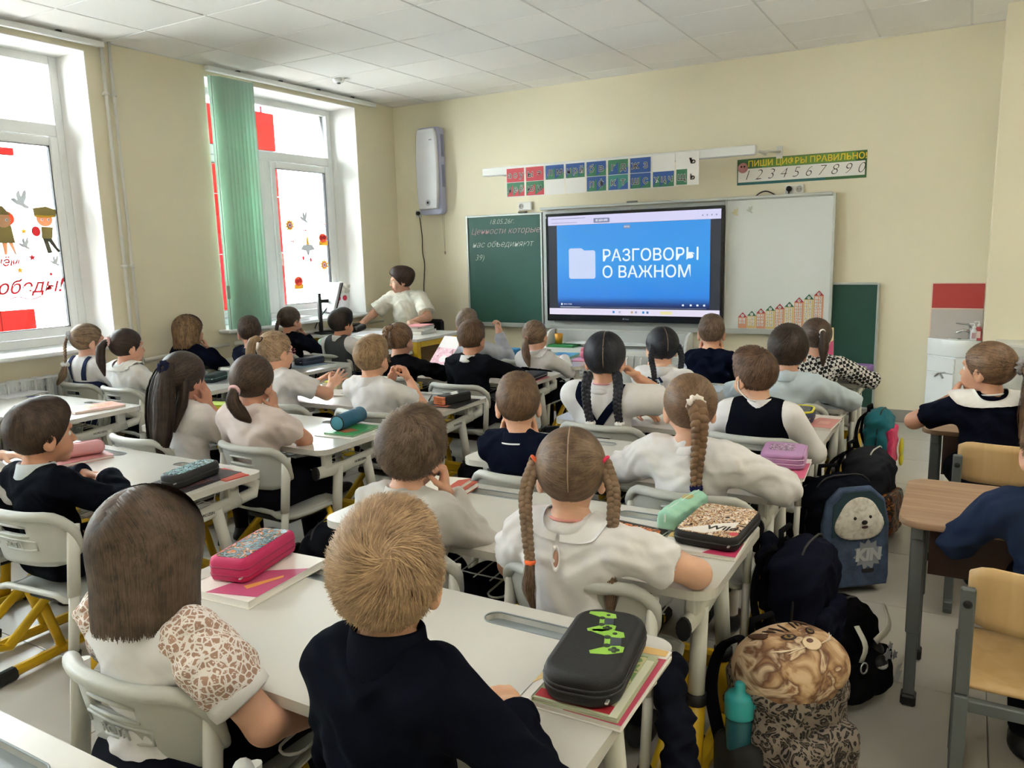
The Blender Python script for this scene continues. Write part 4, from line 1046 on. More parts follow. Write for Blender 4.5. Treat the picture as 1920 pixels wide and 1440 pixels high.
# ------------------------------------------------------------ wooden desks and chairs by the right wall
def wood(name, c1, c2, sx=1, sc=(1.2, 22, 22), rough=.38):
    if name in MATS: return MATS[name]
    m = bpy.data.materials.new(name); m.use_nodes = True; MATS[name] = m; t = NT(m); b = t.n['Principled BSDF']; tc = t.new('ShaderNodeTexCoord')
    mp = t.new('ShaderNodeMapping', {'Vector': tc.outputs['Object'], 'Scale': sc}); n = t.new('ShaderNodeTexNoise', {'Vector': mp.outputs[0], 'Scale': 1.6, 'Detail': 6.0, 'Distortion': .6})
    t.put(b, 'Base Color', t.ramp(n.outputs[0], [(.32, c1), (.68, c2)])); b.inputs['Roughness'].default_value = rough; m.diffuse_color = srgb(c2); return m
wd_m = wood('desk_wood', '8a6a52', 'a98a70'); pl_m = wood('plywood', 'c4a06c', 'd0ae7c', sc=(14, 14, 1.0), rough=.42); grey_m = mat('steel_grey', '5c6162', .45)
for (y, lab) in ((-3.10, 'brown wood-top desk nearest the sink'), (-4.40, 'brown wood-top desk in the right foreground')):
    d = thing('wooden_desk', lab, 'desk', (5.83, y, 0), 0, 'brown wood-top desks by the right wall'); L2 = 1.2
    b = MB(); b.prism(rrect(L2, .50, .07, 6, 0, .25), .020, Matrix.Translation((0, 0, .60)), bev=.003); b.build('tabletop', wd_m, d)
    MB().box((0, .34, .46), (L2 - .16, .016, .24)).build('modesty_panel', mat('panel_brown', '4a3029', .5), d)
    for s in (-1, 1):
        x = s * .545
        for yy in (.08, .40):
            b = MB(); b.box((x, yy, .42), (.04, .03, .36), .004); lg = b.build('leg', grey_m, d)
            MB().box((x, yy, .13), (.032, .024, .24), .003).build('lower_leg', grey_m, lg); MB().box((x, yy - .0, .02), (.044, .05, .036), .006).build('foot_cap', blk_m, lg)
        MB().box((x, .24, .575), (.036, .40, .045), .004).build('side_rail', grey_m, d)
for (x, y, lab) in ((5.56, -3.36, 'plywood school chair behind the girl with the grey scrunchie'), (5.60, -4.66, 'plywood school chair in the right foreground corner')):
    c = thing('wooden_chair', lab, 'chair', (x, y, 0), 0, 'plywood school chairs by the right wall')
    def f(u, v): return (.195 * u * (1 - .05 * abs(u)), -.20 - .02 * v - .035 * (1 - u * u) + .02, .535 + .155 * v - .02 * max(0, abs(u) - .75) ** 2 * 14 * (1 if v > .5 else -1) * abs(v - .5) * 2)
    grid_shell(f, list(np.linspace(-1, 1, 17)), list(np.linspace(0, 1, 7)), set(), .010).build('backrest', pl_m, c)
    def f(u, v): return (.19 * u, -.18 + .37 * v, .372 - .012 * math.sin(PI * v) * (1 - u * u) - .05 * max(0, v - .82) ** 1.5 * 4)
    grid_shell(f, list(np.linspace(-1, 1, 11)), list(np.linspace(0, 1, 11)), set(), .011).build('seat', pl_m, c)
    for s in (-1, 1):
        X_ = s * .185; b = MB(); b.box((X_, -.213, .50), (.032, .018, .28), .004, rx=math.radians(5)); p = b.build('back_post', grey_m, c)
        k = MB(); k.s = True; k.lathe([(.010, 0), (.010, .004), (0, .006)], (X_, -.228, .60), 12, (0, -1, 0)); k.build('bolt', blk_m, p)
        MB().box((X_, -.205, .18), (.032, .026, .36), .003).build('leg', grey_m, c); MB().box((X_, .15, .18), (.032, .026, .36), .003).build('leg', grey_m, c)
        MB().box((X_, -.03, .345), (.03, .34, .026), .003).build('side_rail', grey_m, c); MB().box((X_, -.03, .045), (.03, .44, .03), .004).build('foot', grey_m, c)
    MB().box((0, -.19, .33), (.35, .024, .03), .003).build('cross_rail', grey_m, c)
# ------------------------------------------------------------ teacher's desk
td = thing('teacher_desk', 'white-topped teacher desk on yellow legs below the right window', 'desk', (.70, -1.20, 0))
MB().box((0, 0, .705), (1.30, .70, .026), .003).build('tabletop', desk_m, td)
for sx in (-1, 1):
    for sy in (-1, 1): MB().box((sx * .61, sy * .31, .346), (.05, .05, .692), .004).build('leg', yel_m, td)
    MB().box((sx * .61, 0, .665), (.046, .56, .05), .004).build('side_rail', yel_m, td)
MB().box((0, .27, .45), (1.14, .016, .40)).build('modesty_panel', wood('beech', 'b08d64', 'c6a57c'), td)
MB().box((-.12, .31, .665), (1.0, .04, .05), .004).build('cross_rail', yel_m, td)
tch = thing('office_chair', 'teacher seat hidden behind the teacher desk', 'chair', (.62, -.55, 0))
b = MB(); b.s = True; b.box((0, 0, .43), (.44, .42, .06), .025); b.build('seat', mat('office_black', '1c1c20', .8), tch)
b = MB(); b.s = True; b.tube([(0, 0, .42), (0, 0, .10)], .025, 12)
for k in range(5): b.tube([(0, 0, .10), (.24 * math.cos(k * 1.2566), .24 * math.sin(k * 1.2566), .045)], .016, 8)
b.build('base', blk_m, tch)
b = MB(); b.box((-.02, .215, .62), (.36, .05, .30), .024); b.box((0, .22, .48), (.06, .03, .12), .01); b.build('backrest', MATS['office_black'], tch)
# ------------------------------------------------------------ things on the front wall
EX = 2 ** S.view_settings.exposure
def screen(name, col, k=1.0):
    m = mat(name, '000000', .3); b = m.node_tree.nodes['Principled BSDF']; b.inputs['Emission Color'].default_value = srgb(col); b.inputs['Emission Strength'].default_value = k / EX; m.diffuse_color = srgb(col); return m
def plate(name, x0, x1, z0, z1, y, m, parent=None, th=.001, r=0, loc0=(0, 0, 0)):
    b = MB()
    if r: b.prism(rrect(x1 - x0, z1 - z0, r, 5, (x0 + x1) / 2, (z0 + z1) / 2), th, Matrix.Translation((0, y, 0)) @ Matrix.Rotation(PI / 2, 4, 'X'))
    else: b.box(((x0 + x1) / 2, y - th / 2, (z0 + z1) / 2), (x1 - x0, th, z1 - z0))
    return b.build(name, m, parent)
def poly_plate(name, pts, y, m, parent=None, th=.001, sm=False):
    return MB().prism(pts, th, Matrix.Translation((0, y, 0)) @ Matrix.Rotation(PI / 2, 4, 'X'), sm=sm).build(name, m, parent)
alu = mat('aluminium', 'c8ccca', .35, metal=.6); chalk = mat('chalk', 'c9d2cc', .95); chalkp = mat('chalk_pink', 'c9aab0', .95)
green = mat('chalkboard', '2f5a50', .45, var=.05, vscale=3, spec=.4); greend = mat('chalkboard_dark', '1f4a40', .5, var=.04, vscale=3)
wb_m = mat('whiteboard', 'dfe3e1', .18, spec=.5)
# left chalkboard
cb = thing('chalkboard', 'green chalkboard with chalk writing left of the screen', 'chalkboard', (1.331, -.02, 1.248))
MB().box((0, 0, 0), (.85, .022, 1.07)).build('board', green, cb)
b = MB()
for s in (-1, 1): b.box((s * .427, -.004, 0), (.020, .034, 1.094), .003); b.box((0, -.004, s * .537), (.834, .033, .020), .003)
b.build('frame', alu, cb)
for s, x, z, sz, m, a in (('18.05.26г.', -.02, .475, .070, chalk, 'CENTER'), ('Ценности которые', -.385, .385, .086, chalkp, 'LEFT'), ('нас объединяют', -.375, .255, .086, chalk, 'LEFT'), ('39)', -.345, .125, .082, chalk, 'LEFT')):
    text_mesh('lettering', s, sz, m, cb, (x, -.0115, z), FLATX, shear=.32, align=a, bold=-.0012, ext=.0003, sx=1.02)
# board rails
rl = thing('board_rail', 'long pale metal tray rail running under the boards', 'rail', (2.66, -.05, .693)); MB().box((0, 0, 0), (3.52, .09, .022), .004).box((0, -.043, .012), (3.52, .006, .03)).build('tray', alu, rl)
tr = thing('board_rail', 'pale metal top rail above the screen and whiteboard', 'rail', (3.08, -.055, 1.822)); MB().box((0, 0, 0), (2.62, .05, .024), .004).build('rail', alu, tr)
bp = thing('screen_backing', 'pale grey mounting panel behind the big display', 'panel', (2.66, -.02, 1.255)); MB().box((0, 0, 0), (1.77, .03, 1.10), .003).build('panel', mat('panel_grey', 'bfc3c2', .5), bp)
# the interactive display
tv = thing('display', 'large black interactive display showing a blue title slide', 'screen', (2.69, -.075, 1.265)); bez = mat('bezel', '14161f', .25)
MB().box((0, .018, 0), (1.70, .07, 1.01), .008).build('housing', bez, tv)
b = MB(); b.box((0, -.019, .492), (1.70, .008, .026), .002); b.box((0, -.019, -.475), (1.70, .008, .06), .002)
for s in (-1, 1): b.box((s * .838, -.019, .01), (.024, .008, .91), .002)
b.build('bezel', bez, tv)
MB().box((0, -.018, .512), (.05, .02, .012), .003).build('camera_bar', alu, tv)
text_mesh('lettering', '◆ Panel', .018, mat('logo_white', 'b9bcc4', .5), tv, (-.04, -.0235, -.478), FLATX)
sc = MB().box((0, -.016, .017), (1.652, .004, .922)).build('screen', screen('scr_dark', '3c424c', .7), tv); y = -.0182
plate('browser_bar', -.826, .826, .395, .478, y, screen('scr_lav', 'd6d4f4', 1.0), sc); plate('taskbar', -.826, .826, -.444, -.385, y, screen('scr_task', 'e4def2', 1.0), sc)
sb = bpy.data.materials.new('scr_blue'); sb.use_nodes = True; t = NT(sb); pb = t.n['Principled BSDF']; pb.inputs['Base Color'].default_value = (0, 0, 0, 1); tc = t.new('ShaderNodeTexCoord'); sx_ = t.new('ShaderNodeSeparateXYZ', {0: tc.outputs['Generated']})
cr = t.ramp(sx_.outputs[2], [(.0, '10182e'), (.055, '1b3f86'), (.14, '2e8df0'), (.55, '3ba2f6'), (1, '3b9cf2')]); t.put(pb, 'Emission Color', cr); pb.inputs['Emission Strength'].default_value = .88 / EX; sb.diffuse_color = srgb('3ba2f6')
plate('slide', -.735, .735, -.383, .393, y - .0003, sb, sc)
wm = screen('scr_white', 'eaf2ff', 1.05); icon = screen('scr_folder', 'cfdcfb', .95)
f = rrect(.272, .262, .022, 6, -.475, .025); f2 = [(-.611, .10), (-.611, .178)] + [(-.589 + .022 * math.cos(a), .156 + .022 * math.sin(a)) for a in np.linspace(PI, PI / 2, 5)] + [(-.48, .178), (-.455, .156), (-.40, .15), (-.40, .10)]
poly_plate('folder_icon', f, y - .0015, icon, sc); poly_plate('folder_tab', f2[::-1], y - .0012, icon, sc)
text_mesh('lettering', 'РАЗГОВОРЫ', .150, wm, sc, (-.275, y - .0018, .098), FLATX, align='LEFT', bold=.0012, sx=.99)
text_mesh('lettering', 'О ВАЖНОМ', .150, wm, sc, (-.275, y - .0018, -.052), FLATX, align='LEFT', bold=.0012, sx=.99)
gb = screen('scr_grey', '8a8fae', .9); plate('id_badge', -.355, -.195, .405, .447, y - .0006, gb, sc, r=.008); text_mesh('lettering', 'ID 624 690', .026, wm, sc, (-.275, y - .002, .426), FLATX, bold=.0006)
plate('mini_badge', -.06, .005, .343, .374, y - .0012, gb, sc, r=.006); text_mesh('lettering', 'МЭШ', .020, wm, sc, (-.0275, y - .0026, .3585), FLATX)
plate('progress_bar', -.71, .71, -.375, -.3705, y - .0012, screen('scr_bar', '7d86a8', .8), sc); plate('progress_done', -.71, -.50, -.3745, -.3705, y - .0016, wm, sc)
plate('pause_icon', -.70, -.685, -.355, -.335, y - .0012, wm, sc)
text_mesh('lettering', '0:04 / 0:26', .020, wm, sc, (-.672, y - .0016, -.345), FLATX, align='LEFT')
for i, x in enumerate((.50, .57, .63, .69)): plate('control_icon', x - .009, x + .009, -.352, -.336, y - .0012, wm, sc, r=.004)
for i, (x, c) in enumerate(((-.16, '3a8fd8'), (-.10, 'b9bfd8'), (.02, 'c9ac6a'), (.06, '9aa3c6'), (.13, '2f8fd0'), (.17, '2b7ab8'))): plate('taskbar_icon', x - .010, x + .010, -.424, -.404, y - .0008, screen('ic%d' % i, c, .9), sc, r=.004)
plate('taskbar_glow', .29, .40, -.430, -.402, y - .0008, screen('ic_y', 'efe6a8', .95), sc)
plate('address_text', -.79, -.44, .452, .457, y - .0006, gb, sc); plate('address_text', -.79, -.52, .414, .418, y - .0006, gb, sc)
for i in range(4): plate('tab_icon', .66 + i * .04, .672 + i * .04, .424, .436, y - .0006, gb, sc, r=.003)
# whiteboard
wb = thing('whiteboard', 'white magnetic board right of the big display', 'whiteboard', (3.975, -.045, 1.262))
MB().box((0, 0, 0), (.85, .024, 1.09)).build('board', wb_m, wb)
b = MB(); b.box((.432, -.004, 0), (.022, .036, 1.12), .003); b.box((-.428, -.004, 0), (.010, .034, 1.10), .002); b.box((0, -.004, .550), (.85, .035, .018), .003); b.box((0, -.004, -.548), (.85, .035, .018), .003); b.build('frame', alu, wb)
# low right chalkboard, behind the whiteboard
c2 = thing('chalkboard', 'dark green chalkboard standing low behind the whiteboard corner', 'chalkboard', (4.345, -.016, .60))
MB().box((0, 0, 0), (.81, .016, 1.0)).build('board', greend, c2)
b = MB()
for s in (-1, 1): b.box((s * .410, -.002, 0), (.018, .026, 1.02), .003); b.box((0, -.002, s * .505), (.80, .025, .018), .003)
b.build('frame', alu, c2)
# number houses on the whiteboard
rr_ = mat('house_red', 'b23a44', .6); rg_ = mat('house_green', '2f6b52', .6); bd_ = (mat('house_pink', 'd79a7c', .7), mat('house_sand', 'd8bf86', .7)); ink = mat('ink', '2a2522', .7); cardw = mat('card_white', 'eceae6', .6)
H0 = [.045, .062, .085, .108, .125, .142, .180, .205, .236]
SUF = ['low red-roofed', 'low green-roofed', 'small red-roofed', 'mid-height green-roofed', 'mid-height red-roofed', 'tall green-roofed', 'tall red-roofed', 'second tallest green-roofed', 'tallest red-roofed']
for k in range(9):
    n = k + 2; w = .0740; x = 3.705 + k * .0765; h = H0[k] + .050 - .004 * (k > 0)
    t_ = thing('number_house', '%s paper house numbered %d on the whiteboard' % (SUF[k], n), 'magnet', (x, -.0575, .728), 0, 'paper number houses on the whiteboard')
    plate('house_body', -w / 2, w / 2, 0, h, 0, bd_[k % 2], t_, .0015); poly_plate('roof', [(-w / 2 - .002, h - .001), (w / 2 + .002, h - .001), (0, h + .042)], -.0004, (rr_ if k % 2 == 0 else rg_), t_, .0018)
    b = MB(); b.lathe([(.0125, 0), (.0125, .001)], (0, -.0022, h + .013), 16, (0, -1, 0)); b.build('badge', cardw, t_)
    text_mesh('lettering', str(n), .017, ink, t_, (0, -.0036, h + .013), FLATX, bold=.0003)
    rows = n; ph = min(.0265, (h - .008) / rows); g = MB()
    for q in range(rows):
        for s in (-1, 1): g.box((s * .0145 - .004, -.0019, h - .006 - ph * (q + .5)), (.0200, .0008, ph * .80))
    o = g.build('window_cards', cardw, t_); o['kind'] = 'stuff'
    for s in (-1, 1):
        for q in range(rows): pass
        c = '\n'.join(str(q + 1) if s < 0 else str(n - q - 1) for q in range(rows))
        tm_ = text_mesh('lettering', c, ph * .82, ink, t_, (s * .0145 - .004, -.0026, h - .006 - ph * rows / 2), FLATX)
        zz = [v.co.y for v in tm_.data.vertices]; sp = max(zz) - min(zz); want = ph * (rows - .35)
        tm_.scale = (1, want / sp if sp > 0 else 1, 1); tm_.location.z = h - .006 - ph * rows / 2 - (max(zz) + min(zz)) / 2 * tm_.scale.y
        tm_['kind'] = 'stuff'
def bird(pts, x, y, z, s, lab, m, cat='magnet', name='bird_magnet', rot=None, group=None):
    t_ = thing(name, lab, cat, (x, y, z), 0, group); o = poly_plate('bird', [(a * s, c * s) for a, c in pts], 0, m, t_, .0016)
    if rot: t_.rotation_euler = rot
    return t_
DOVE = [(-.9, .25), (-.55, .35), (-.3, .15), (-.35, .7), (-.05, 1.1), (.1, .5), (.3, .95), (.6, 1.2), (.55, .4), (.3, -.1), (.75, -.45), (.55, -.6), (.25, -.55), (0, -.35), (-.4, -.25), (-.7, 0)][::-1]
brm = mat('bird_yellow', 'cfc9a0', .6); brg = mat('bird_grey', 'b9bdb4', .6)
bird(DOVE, 3.625, -.0585, 1.70, .036, 'pale yellow paper bird at the whiteboard top corner', brm); bird(DOVE, 3.745, -.0585, 1.715, .034, 'grey paper bird at the whiteboard top, right of the yellow one', brg)
# long lamp over the boards with letter cards hung on it
lp = thing('board_lamp', 'long white lamp above the boards with letter cards hung on it', 'lamp', (2.58, -.33, 2.175)); MB().box((0, 0, 0), (2.54, .06, .072), .004).build('housing', mat('lamp_white', 'e2e2df', .4), lp); MB().box((0, .0, -.037), (2.5, .045, .004)).build('diffuser', mat('lamp_diffuser', 'd8d8d6', .5), lp)
for x in (-1.19, 1.28):
    b = MB(); b.box((x, .155, -.012), (.018, .27, .018), .002); b.build('arm', MATS['lamp_white'], lp); MB().box((x + .10 * (x > 0), .326, .0), (.05, .008, .10), .002).build('wall_bracket', MATS['lamp_white'], lp)
b = MB(); b.s = True; b.tube([(1.28, .03, -.012), (1.385, .322, .005)], .009, 8); b.build('brace', MATS['lamp_white'], lp)
cr_, cg_, cb_ = mat('letter_red', 'c4404c', .5), mat('letter_green', '3a7a56', .5), mat('letter_blue', '2f569c', .5); cy_ = mat('letter_teal', '3f8a7c', .5)
CARDS = [('rr', 'аоу', 'gr', 'яеё', 'red letter card with lowercase vowels а о у'), ('rr', 'ыэ', 'gR', 'юи', 'red letter card with vowels ы э'), ('bg', 'лм', '', '', 'third card from the left, blue л м over blank,'), ('bg', 'нрй', '', '', 'fourth card from the left, н р й over blank,'),
         ('bg', 'бв', 'bg', 'пф', 'blue and green card with letters б в п ф'), ('gb', 'гд', 'cb', 'кт', 'green and blue card with letters г д к т'), ('bB', 'жз', 'bg', 'шс', 'dark blue card with letters ж з ш с'), ('', '', 'bg', 'хцч', 'card blank above the letters х ц ч'), ('', ' ъ', 'g ', 'щь', 'last white card with letters ъ щ ь')]
C3 = dict(r=cr_, g=cg_, b=cb_, R=cr_, B=cb_, c=cy_)
for k, (ca, la, cb2, lb2, lab) in enumerate(CARDS):
    x0 = 1.575 + k * .2035; w = .196; t_ = thing('letter_card', lab + ' hung above the boards', 'card', (x0 + w / 2, -.3645, 2.060 + .006 * (k == 8)), 0, 'alphabet cards above the boards'); hh = .132
    plate('card', -w / 2, w / 2, -hh, hh, 0, cardw, t_, .0012)
    for row, (cc, ll) in enumerate(((ca, la), (cb2, lb2))):
        n = max(len(ll), 1); z0, z1 = (.002, hh - .006) if row == 0 else (-hh + .006, -.002)
        for j in range(n):
            xa = -w / 2 + .006 + (w - .012) * j / n; xb = xa + (w - .012) / n; ch = ll[j] if ll else ' '
            if cc.strip() and not (cc == 'g ' and j == 1):
                c0 = C3[cc[0]]; c1 = C3[cc[1]] if cc[1] != ' ' else c0
                plate('field', xa, xb, z0, z1, -.0012, c0, t_, .0006)
                if c1 is not c0: poly_plate('field', [(xa, z0), (xb, z0), (xb, (z0 + z1) / 2 if j % 2 else z1 - .02)], -.0019, c1, t_, .0004)
            if ch != ' ':
                xc, zc = (xa + xb) / 2, (z0 + z1) / 2; sz = .088 if n == 2 else .078
                if cc.strip() and ch != 'ь': text_mesh('letter', ch, sz, cardw, t_, (xc, -.0026, zc), FLATX, bold=.0026, ext=.0003)
                text_mesh('letter', ch, sz, ink, t_, (xc, -.0033, zc), FLATX, bold=.0002, ext=.0003)
            elif not cc.strip() and j: plate('rule', xa - .0005, xa + .0005, z0, z1, -.0012, mat('rule_grey', 'c4c2be', .7), t_, .0004)
# the numbers poster
ps = thing('poster', 'long green and white poster of handwritten digits', 'poster', (4.122, -.003, 2.035)); plate('sheet', -.502, .502, -.105, .105, 0, mat('poster_green', '3f6b3c', .5), ps, .0012)
plate('header', -.30, .42, .030, .100, -.0012, mat('poster_lime', '6f9440', .5), ps, .0004); plate('writing_field', -.494, .490, -.083, .026, -.0012, cardw, ps, .0005); plate('footer', -.502, .2, -.105, -.086, -.0012, mat('poster_teal', '2f6f74', .5), ps, .0004)
text_mesh('lettering', 'ПИШИ ЦИФРЫ ПРАВИЛЬНО!', .066, mat('poster_yellow', 'e8cf3a', .5), ps, (.045, -.0020, .062), FLATX, bold=.0012, sx=.985)
for k, dgt in enumerate('1234567890'): text_mesh('digit', dgt, .118, ink, ps, (-.425 + k * .098, -.0020, -.030), FLATX, shear=.30, bold=-.0028)
b = MB(); b.lathe([(.042, 0), (.042, .0008)], (-.455, -.0018, .035), 20, (0, -1, 0)); b.m = 1; b.lathe([(.008, 0), (.008, .0006)], (-.468, -.0028, .045), 12, (0, -1, 0)); b.lathe([(.008, 0), (.008, .0006)], (-.443, -.0028, .045), 12, (0, -1, 0)); b.build('face_print', [mat('print_pink', 'c98a8a', .6), ink], ps)
# air purifier with its cord and pull string
ap = thing('air_purifier', 'tall white wall air purifier right of the corner', 'air purifier', (.505, -.005, 2.26)); pw = mat('purifier_white', 'e4e4ea', .25); pv_ = mat('purifier_lilac', 'b4b8d6', .4)
MB().prism(rrect(.285, .87, .045, 6), .085, Matrix.Rotation(PI / 2, 4, 'X'), bev=.01).build('body', pv_, ap)
b = MB(); b.s = True
out = []; 
for a, c in ((-.118, -.38), (.112, -.38), (.128, -.2), (.132, .1), (.120, .37), (.095, .42), (-.095, .42), (-.122, .37), (-.138, .1), (-.134, -.2)): out.append((a, c))
b.prism(out, .045, Matrix.Translation((-.006, -.083, 0)) @ Matrix.Rotation(PI / 2, 4, 'X'), bev=.014); b.build('front_cover', pw, ap)
b = MB(); b.s = True; b.lathe([(.030, 0), (.030, .004), (.022, .006)], (-.002, -.127, -.315), 20, (0, -1, 0)); b.m = 1; b.lathe([(.012, .006), (.012, .008)], (-.002, -.127, -.315), 14, (0, -1, 0)); b.build('timer_knob', [mat('knob_grey', 'c2c4cc', .4), ink], ap)
plate('badge', .035, .072, .30, .312, -.128, mat('badge_grey', '8e93a4', .4), ap, .001, r=.004)
b = MB()
for k in range(2): b.box((.143, -.045, -.05 + k * .3), (.003, .05, .22))
b.build('vent_slot', mat('vent_dark', '8a90b0', .6), ap)
b = MB(); b.s = True; cpts = [(.295, -.03, 1.845), (.305, -.02, 1.80), (.32, -.012, 1.6), (.315, -.012, 1.45), (.335, -.012, 1.33), (.325, -.012, 1.2), (.31, -.012, 1.05), (.32, -.012, .8)]
b.tube([Vector(poly_at(cpts, u)) for u in np.linspace(0, 1, 40)], .0045, 6); tag(b.build('power_cord', blk_m), 'black power cord dangling down the wall under the air purifier', 'cord')
b = MB(); b.s = True; b.tube([(.60, -.03, 1.83), (.605, -.02, 1.6), (.612, -.02, 1.45)], .002, 5); b.tube([(.62, -.03, 1.83), (.617, -.02, 1.6), (.612, -.02, 1.45)], .002, 5); b.ell((.612, -.02, 1.435), (.010, .010, .018), 10, 7); tag(b.build('pull_cord', mat('cord_beige', 'b8a68e', .6)), 'thin beige looped pull cord hanging under the air purifier', 'cord')
soc = mat('socket_white', 'e9e9e4', .35)
for (x, z, n, lab) in ((1.575, 1.862, 2, 'white double wall socket above the left chalkboard'), (4.09, 1.872, 2, 'white double socket with a black plug above the whiteboard'), (.285, 1.845, 1, 'white single wall socket left under the air purifier')):
    t_ = thing('wall_socket', lab, 'socket', (x, -.001, z)); w = .075 * n
    MB().box((0, -.012, 0), (w, .024, .078), .006).build('plate', soc, t_)
    for k in range(n):
        xx = (k - (n - 1) / 2) * .075
        if n == 2 and (x > 4) == (k == 0): continue
        b = MB(); b.s = True; b.lathe([(.026, 0), (.026, .003), (.022, .003), (.020, .0005)], (xx, -.024, 0), 20, (0, -1, 0)); b.m = 1
        for s in (-1, 1): b.lathe([(.0035, .0008), (.0035, .0016)], (xx + s * .010, -.0240, 0), 8, (0, -1, 0))
        b.build('outlet', [mat('outlet_grey', 'b9b8b2', .4), ink], t_)
pl = thing('plug', 'black round plug in the socket above the whiteboard', 'plug', (4.052, -.026, 1.876)); b = MB(); b.s = True; b.lathe([(.022, 0), (.022, .03), (.014, .04), (0, .042)], (0, 0, 0), 16, (0, -1, 0)); b.tube([(0, -.02, -.01), (0, -.02, -.05)], .006, 8); b.build('body', blk_m, pl)
pl = thing('plug', 'black plug in the socket beside the air purifier', 'plug', (.300, -.026, 1.85)); b = MB(); b.s = True; b.lathe([(.020, 0), (.020, .028), (0, .034)], (0, 0, 0), 14, (0, -1, 0)); b.build('body', blk_m, pl)
b = MB(); b.s = True; b.tube([Vector(poly_at([(3.78, -.03, 1.83), (3.83, -.03, 1.862), (3.88, -.03, 1.865), (3.95, -.03, 1.83)], u)) for u in np.linspace(0, 1, 14)], .006, 6); tag(b.build('cable', blk_m), 'short black cable arching over the whiteboard top edge', 'cable')
tag(MB().box((2.70, -.06, 1.842), (.10, .03, .016), .005).build('clip', mat('clip_grey', '8f8f8a', .5)), 'small grey clip on the rail above the display', 'clip')
tag(MB().box((1.56, -.04, 1.803), (.09, .04, .014), .005).build('eraser', mat('eraser_brown', '6d6258', .7)), 'dark eraser lying on top of the left chalkboard', 'eraser')
# low cabinet below the display
cab = thing('cabinet', 'low white cabinet with curved shelf ends under the display', 'cabinet', (2.64, -.22, 0)); cwm = mat('cabinet_white', 'd8d9d6', .4); cwd = mat('cabinet_grey', 'c6c8c6', .45)
MB().box((0, 0, .27), (1.36, .40, .54), .004).build('body', cwm, cab)
for s in (-1, 1):
    o = [(.0, 0), (0, .16), (-.05, .16), (-.12, .14), (-.17, .09), (-.19, .0)]
    MB().prism([(p[0] + .19, p[1]) for p in o][::-1] if False else [(.19, 0), (.19, .155), (.13, .155), (.07, .135), (.02, .08), (0, 0)], .022, Matrix.Translation((s * .669 - .011, -.19 + .0, .54)) @ Matrix(((0, 0, 1, 0), (1, 0, 0, 0), (0, 1, 0, 0), (0, 0, 0, 1)))).build('shelf_end', cwm, cab)
MB().box((0, .0, .695), (1.32, .02, .004)).build('shelf_edge', cwm, cab); MB().box((0, .07, .62), (1.32, .018, .12)).build('back_board', cwd, cab); MB().box((.05, -.03, .575), (1.10, .14, .012), .002).build('shelf', cwm, cab)
for k in range(3):
    x = (k - 1) * .45; d_ = MB().box((x, -.206, .26), (.435, .014, .48), .002).build('door', cwd, cab); b = MB(); b.s = True; hx = x + (.16 if k != 2 else -.16); b.tube([(hx, -.213, .34), (hx, -.235, .35), (hx, -.235, .47), (hx, -.213, .48)], .006, 8); b.build('handle', mat('handle_pale', 'e6e6e2', .3), d_)
cu = thing('pencil_cup', 'small orange plastic cup on the cabinet under the display', 'cup', (2.06, -.30, .5635)); b = MB(); b.s = True; b.lathe([(.032, 0), (.040, .095), (.037, .095), (.030, .004), (0, .004)], (0, 0, 0), 18); b.build('cup', mat('cup_orange', 'dd9a2c', .45), cu)
gbk = thing('book', 'flat green book under the orange cup on the cabinet', 'book', (2.12, -.31, .5405)); MB().box((0, 0, .011), (.26, .18, .022), .003).build('cover', mat('book_green', '2f8a4c', .5), gbk)
# corner sink
sk = thing('sink_cabinet', 'small white corner sink cabinet by the red tile', 'sink', (5.12, 0, 0)); skm = mat('sink_white', 'eef2f4', .2, coat=.2)
OUT = [(.005, -.005), (.005, -.03), (.20, -.19), (.355, -.19), (.355, -.005)]
MB().prism(OUT, .47, Matrix.Translation((0, 0, .09))).build('carcass', skm, sk)
MB().prism([(p[0] - .004 if i < 3 else p[0], p[1] - (.006 if 0 < i < 4 else 0)) for i, p in enumerate(OUT)], .128, Matrix.Translation((0, 0, .562)), bev=.004).build('basin', skm, sk)
b = MB(); b.s = True; b.ell((.225, -.10, .690), (.09, .065, .004), 20, 6); b.build('bowl', mat('bowl_shade', 'dfe4e6', .2), sk)
b = MB(); b.s = True; b.lathe([(.014, 0), (.014, .003), (0, .003)], (.215, -.115, .693), 14); b.build('drain', blk_m, sk)
dm = Matrix.Translation((.105, -.115, 0)) @ Matrix.Rotation(math.atan2(-.16, .195), 4, 'Z')
for z0, z1, nm in ((.10, .43, 'door'), (.436, .552, 'drawer')):
    b = MB(); b.box((0, -.006, (z0 + z1) / 2), (.235, .012, z1 - z0), .002); o = b.build(nm, skm, sk); o.matrix_local = dm
    if nm == 'door':
        k = MB(); k.s = True; k.tube([(-.04, -.016, .40), (.0, -.024, .435), (.05, -.02, .44)], .006, 6); k.tube([(.0, -.024, .435), (.04, -.02, .395)], .006, 6); k.build('handle', screw_m, o)
fc_ = thing('faucet', 'chrome faucet on the corner sink', 'faucet', (5.405, -.10, .69)); chm = mat('chrome', 'c9cdd0', .12, metal=1); b = MB(); b.s = True
b.lathe([(.020, 0), (.020, .004), (.016, .008), (.016, .085), (0, .092)], (0, 0, 0), 16); b.tube([(0, 0, .06), (-.045, -.02, .072), (-.095, -.035, .052)], [.012, .012, .010], 10); b.build('spout', chm, fc_); b = MB(); b.s = True; b.tube([(0, 0, .092), (-.02, -.005, .115), (-.10, -.03, .125)], [.010, .008, .005], 8); b.build('lever', chm, fc_)
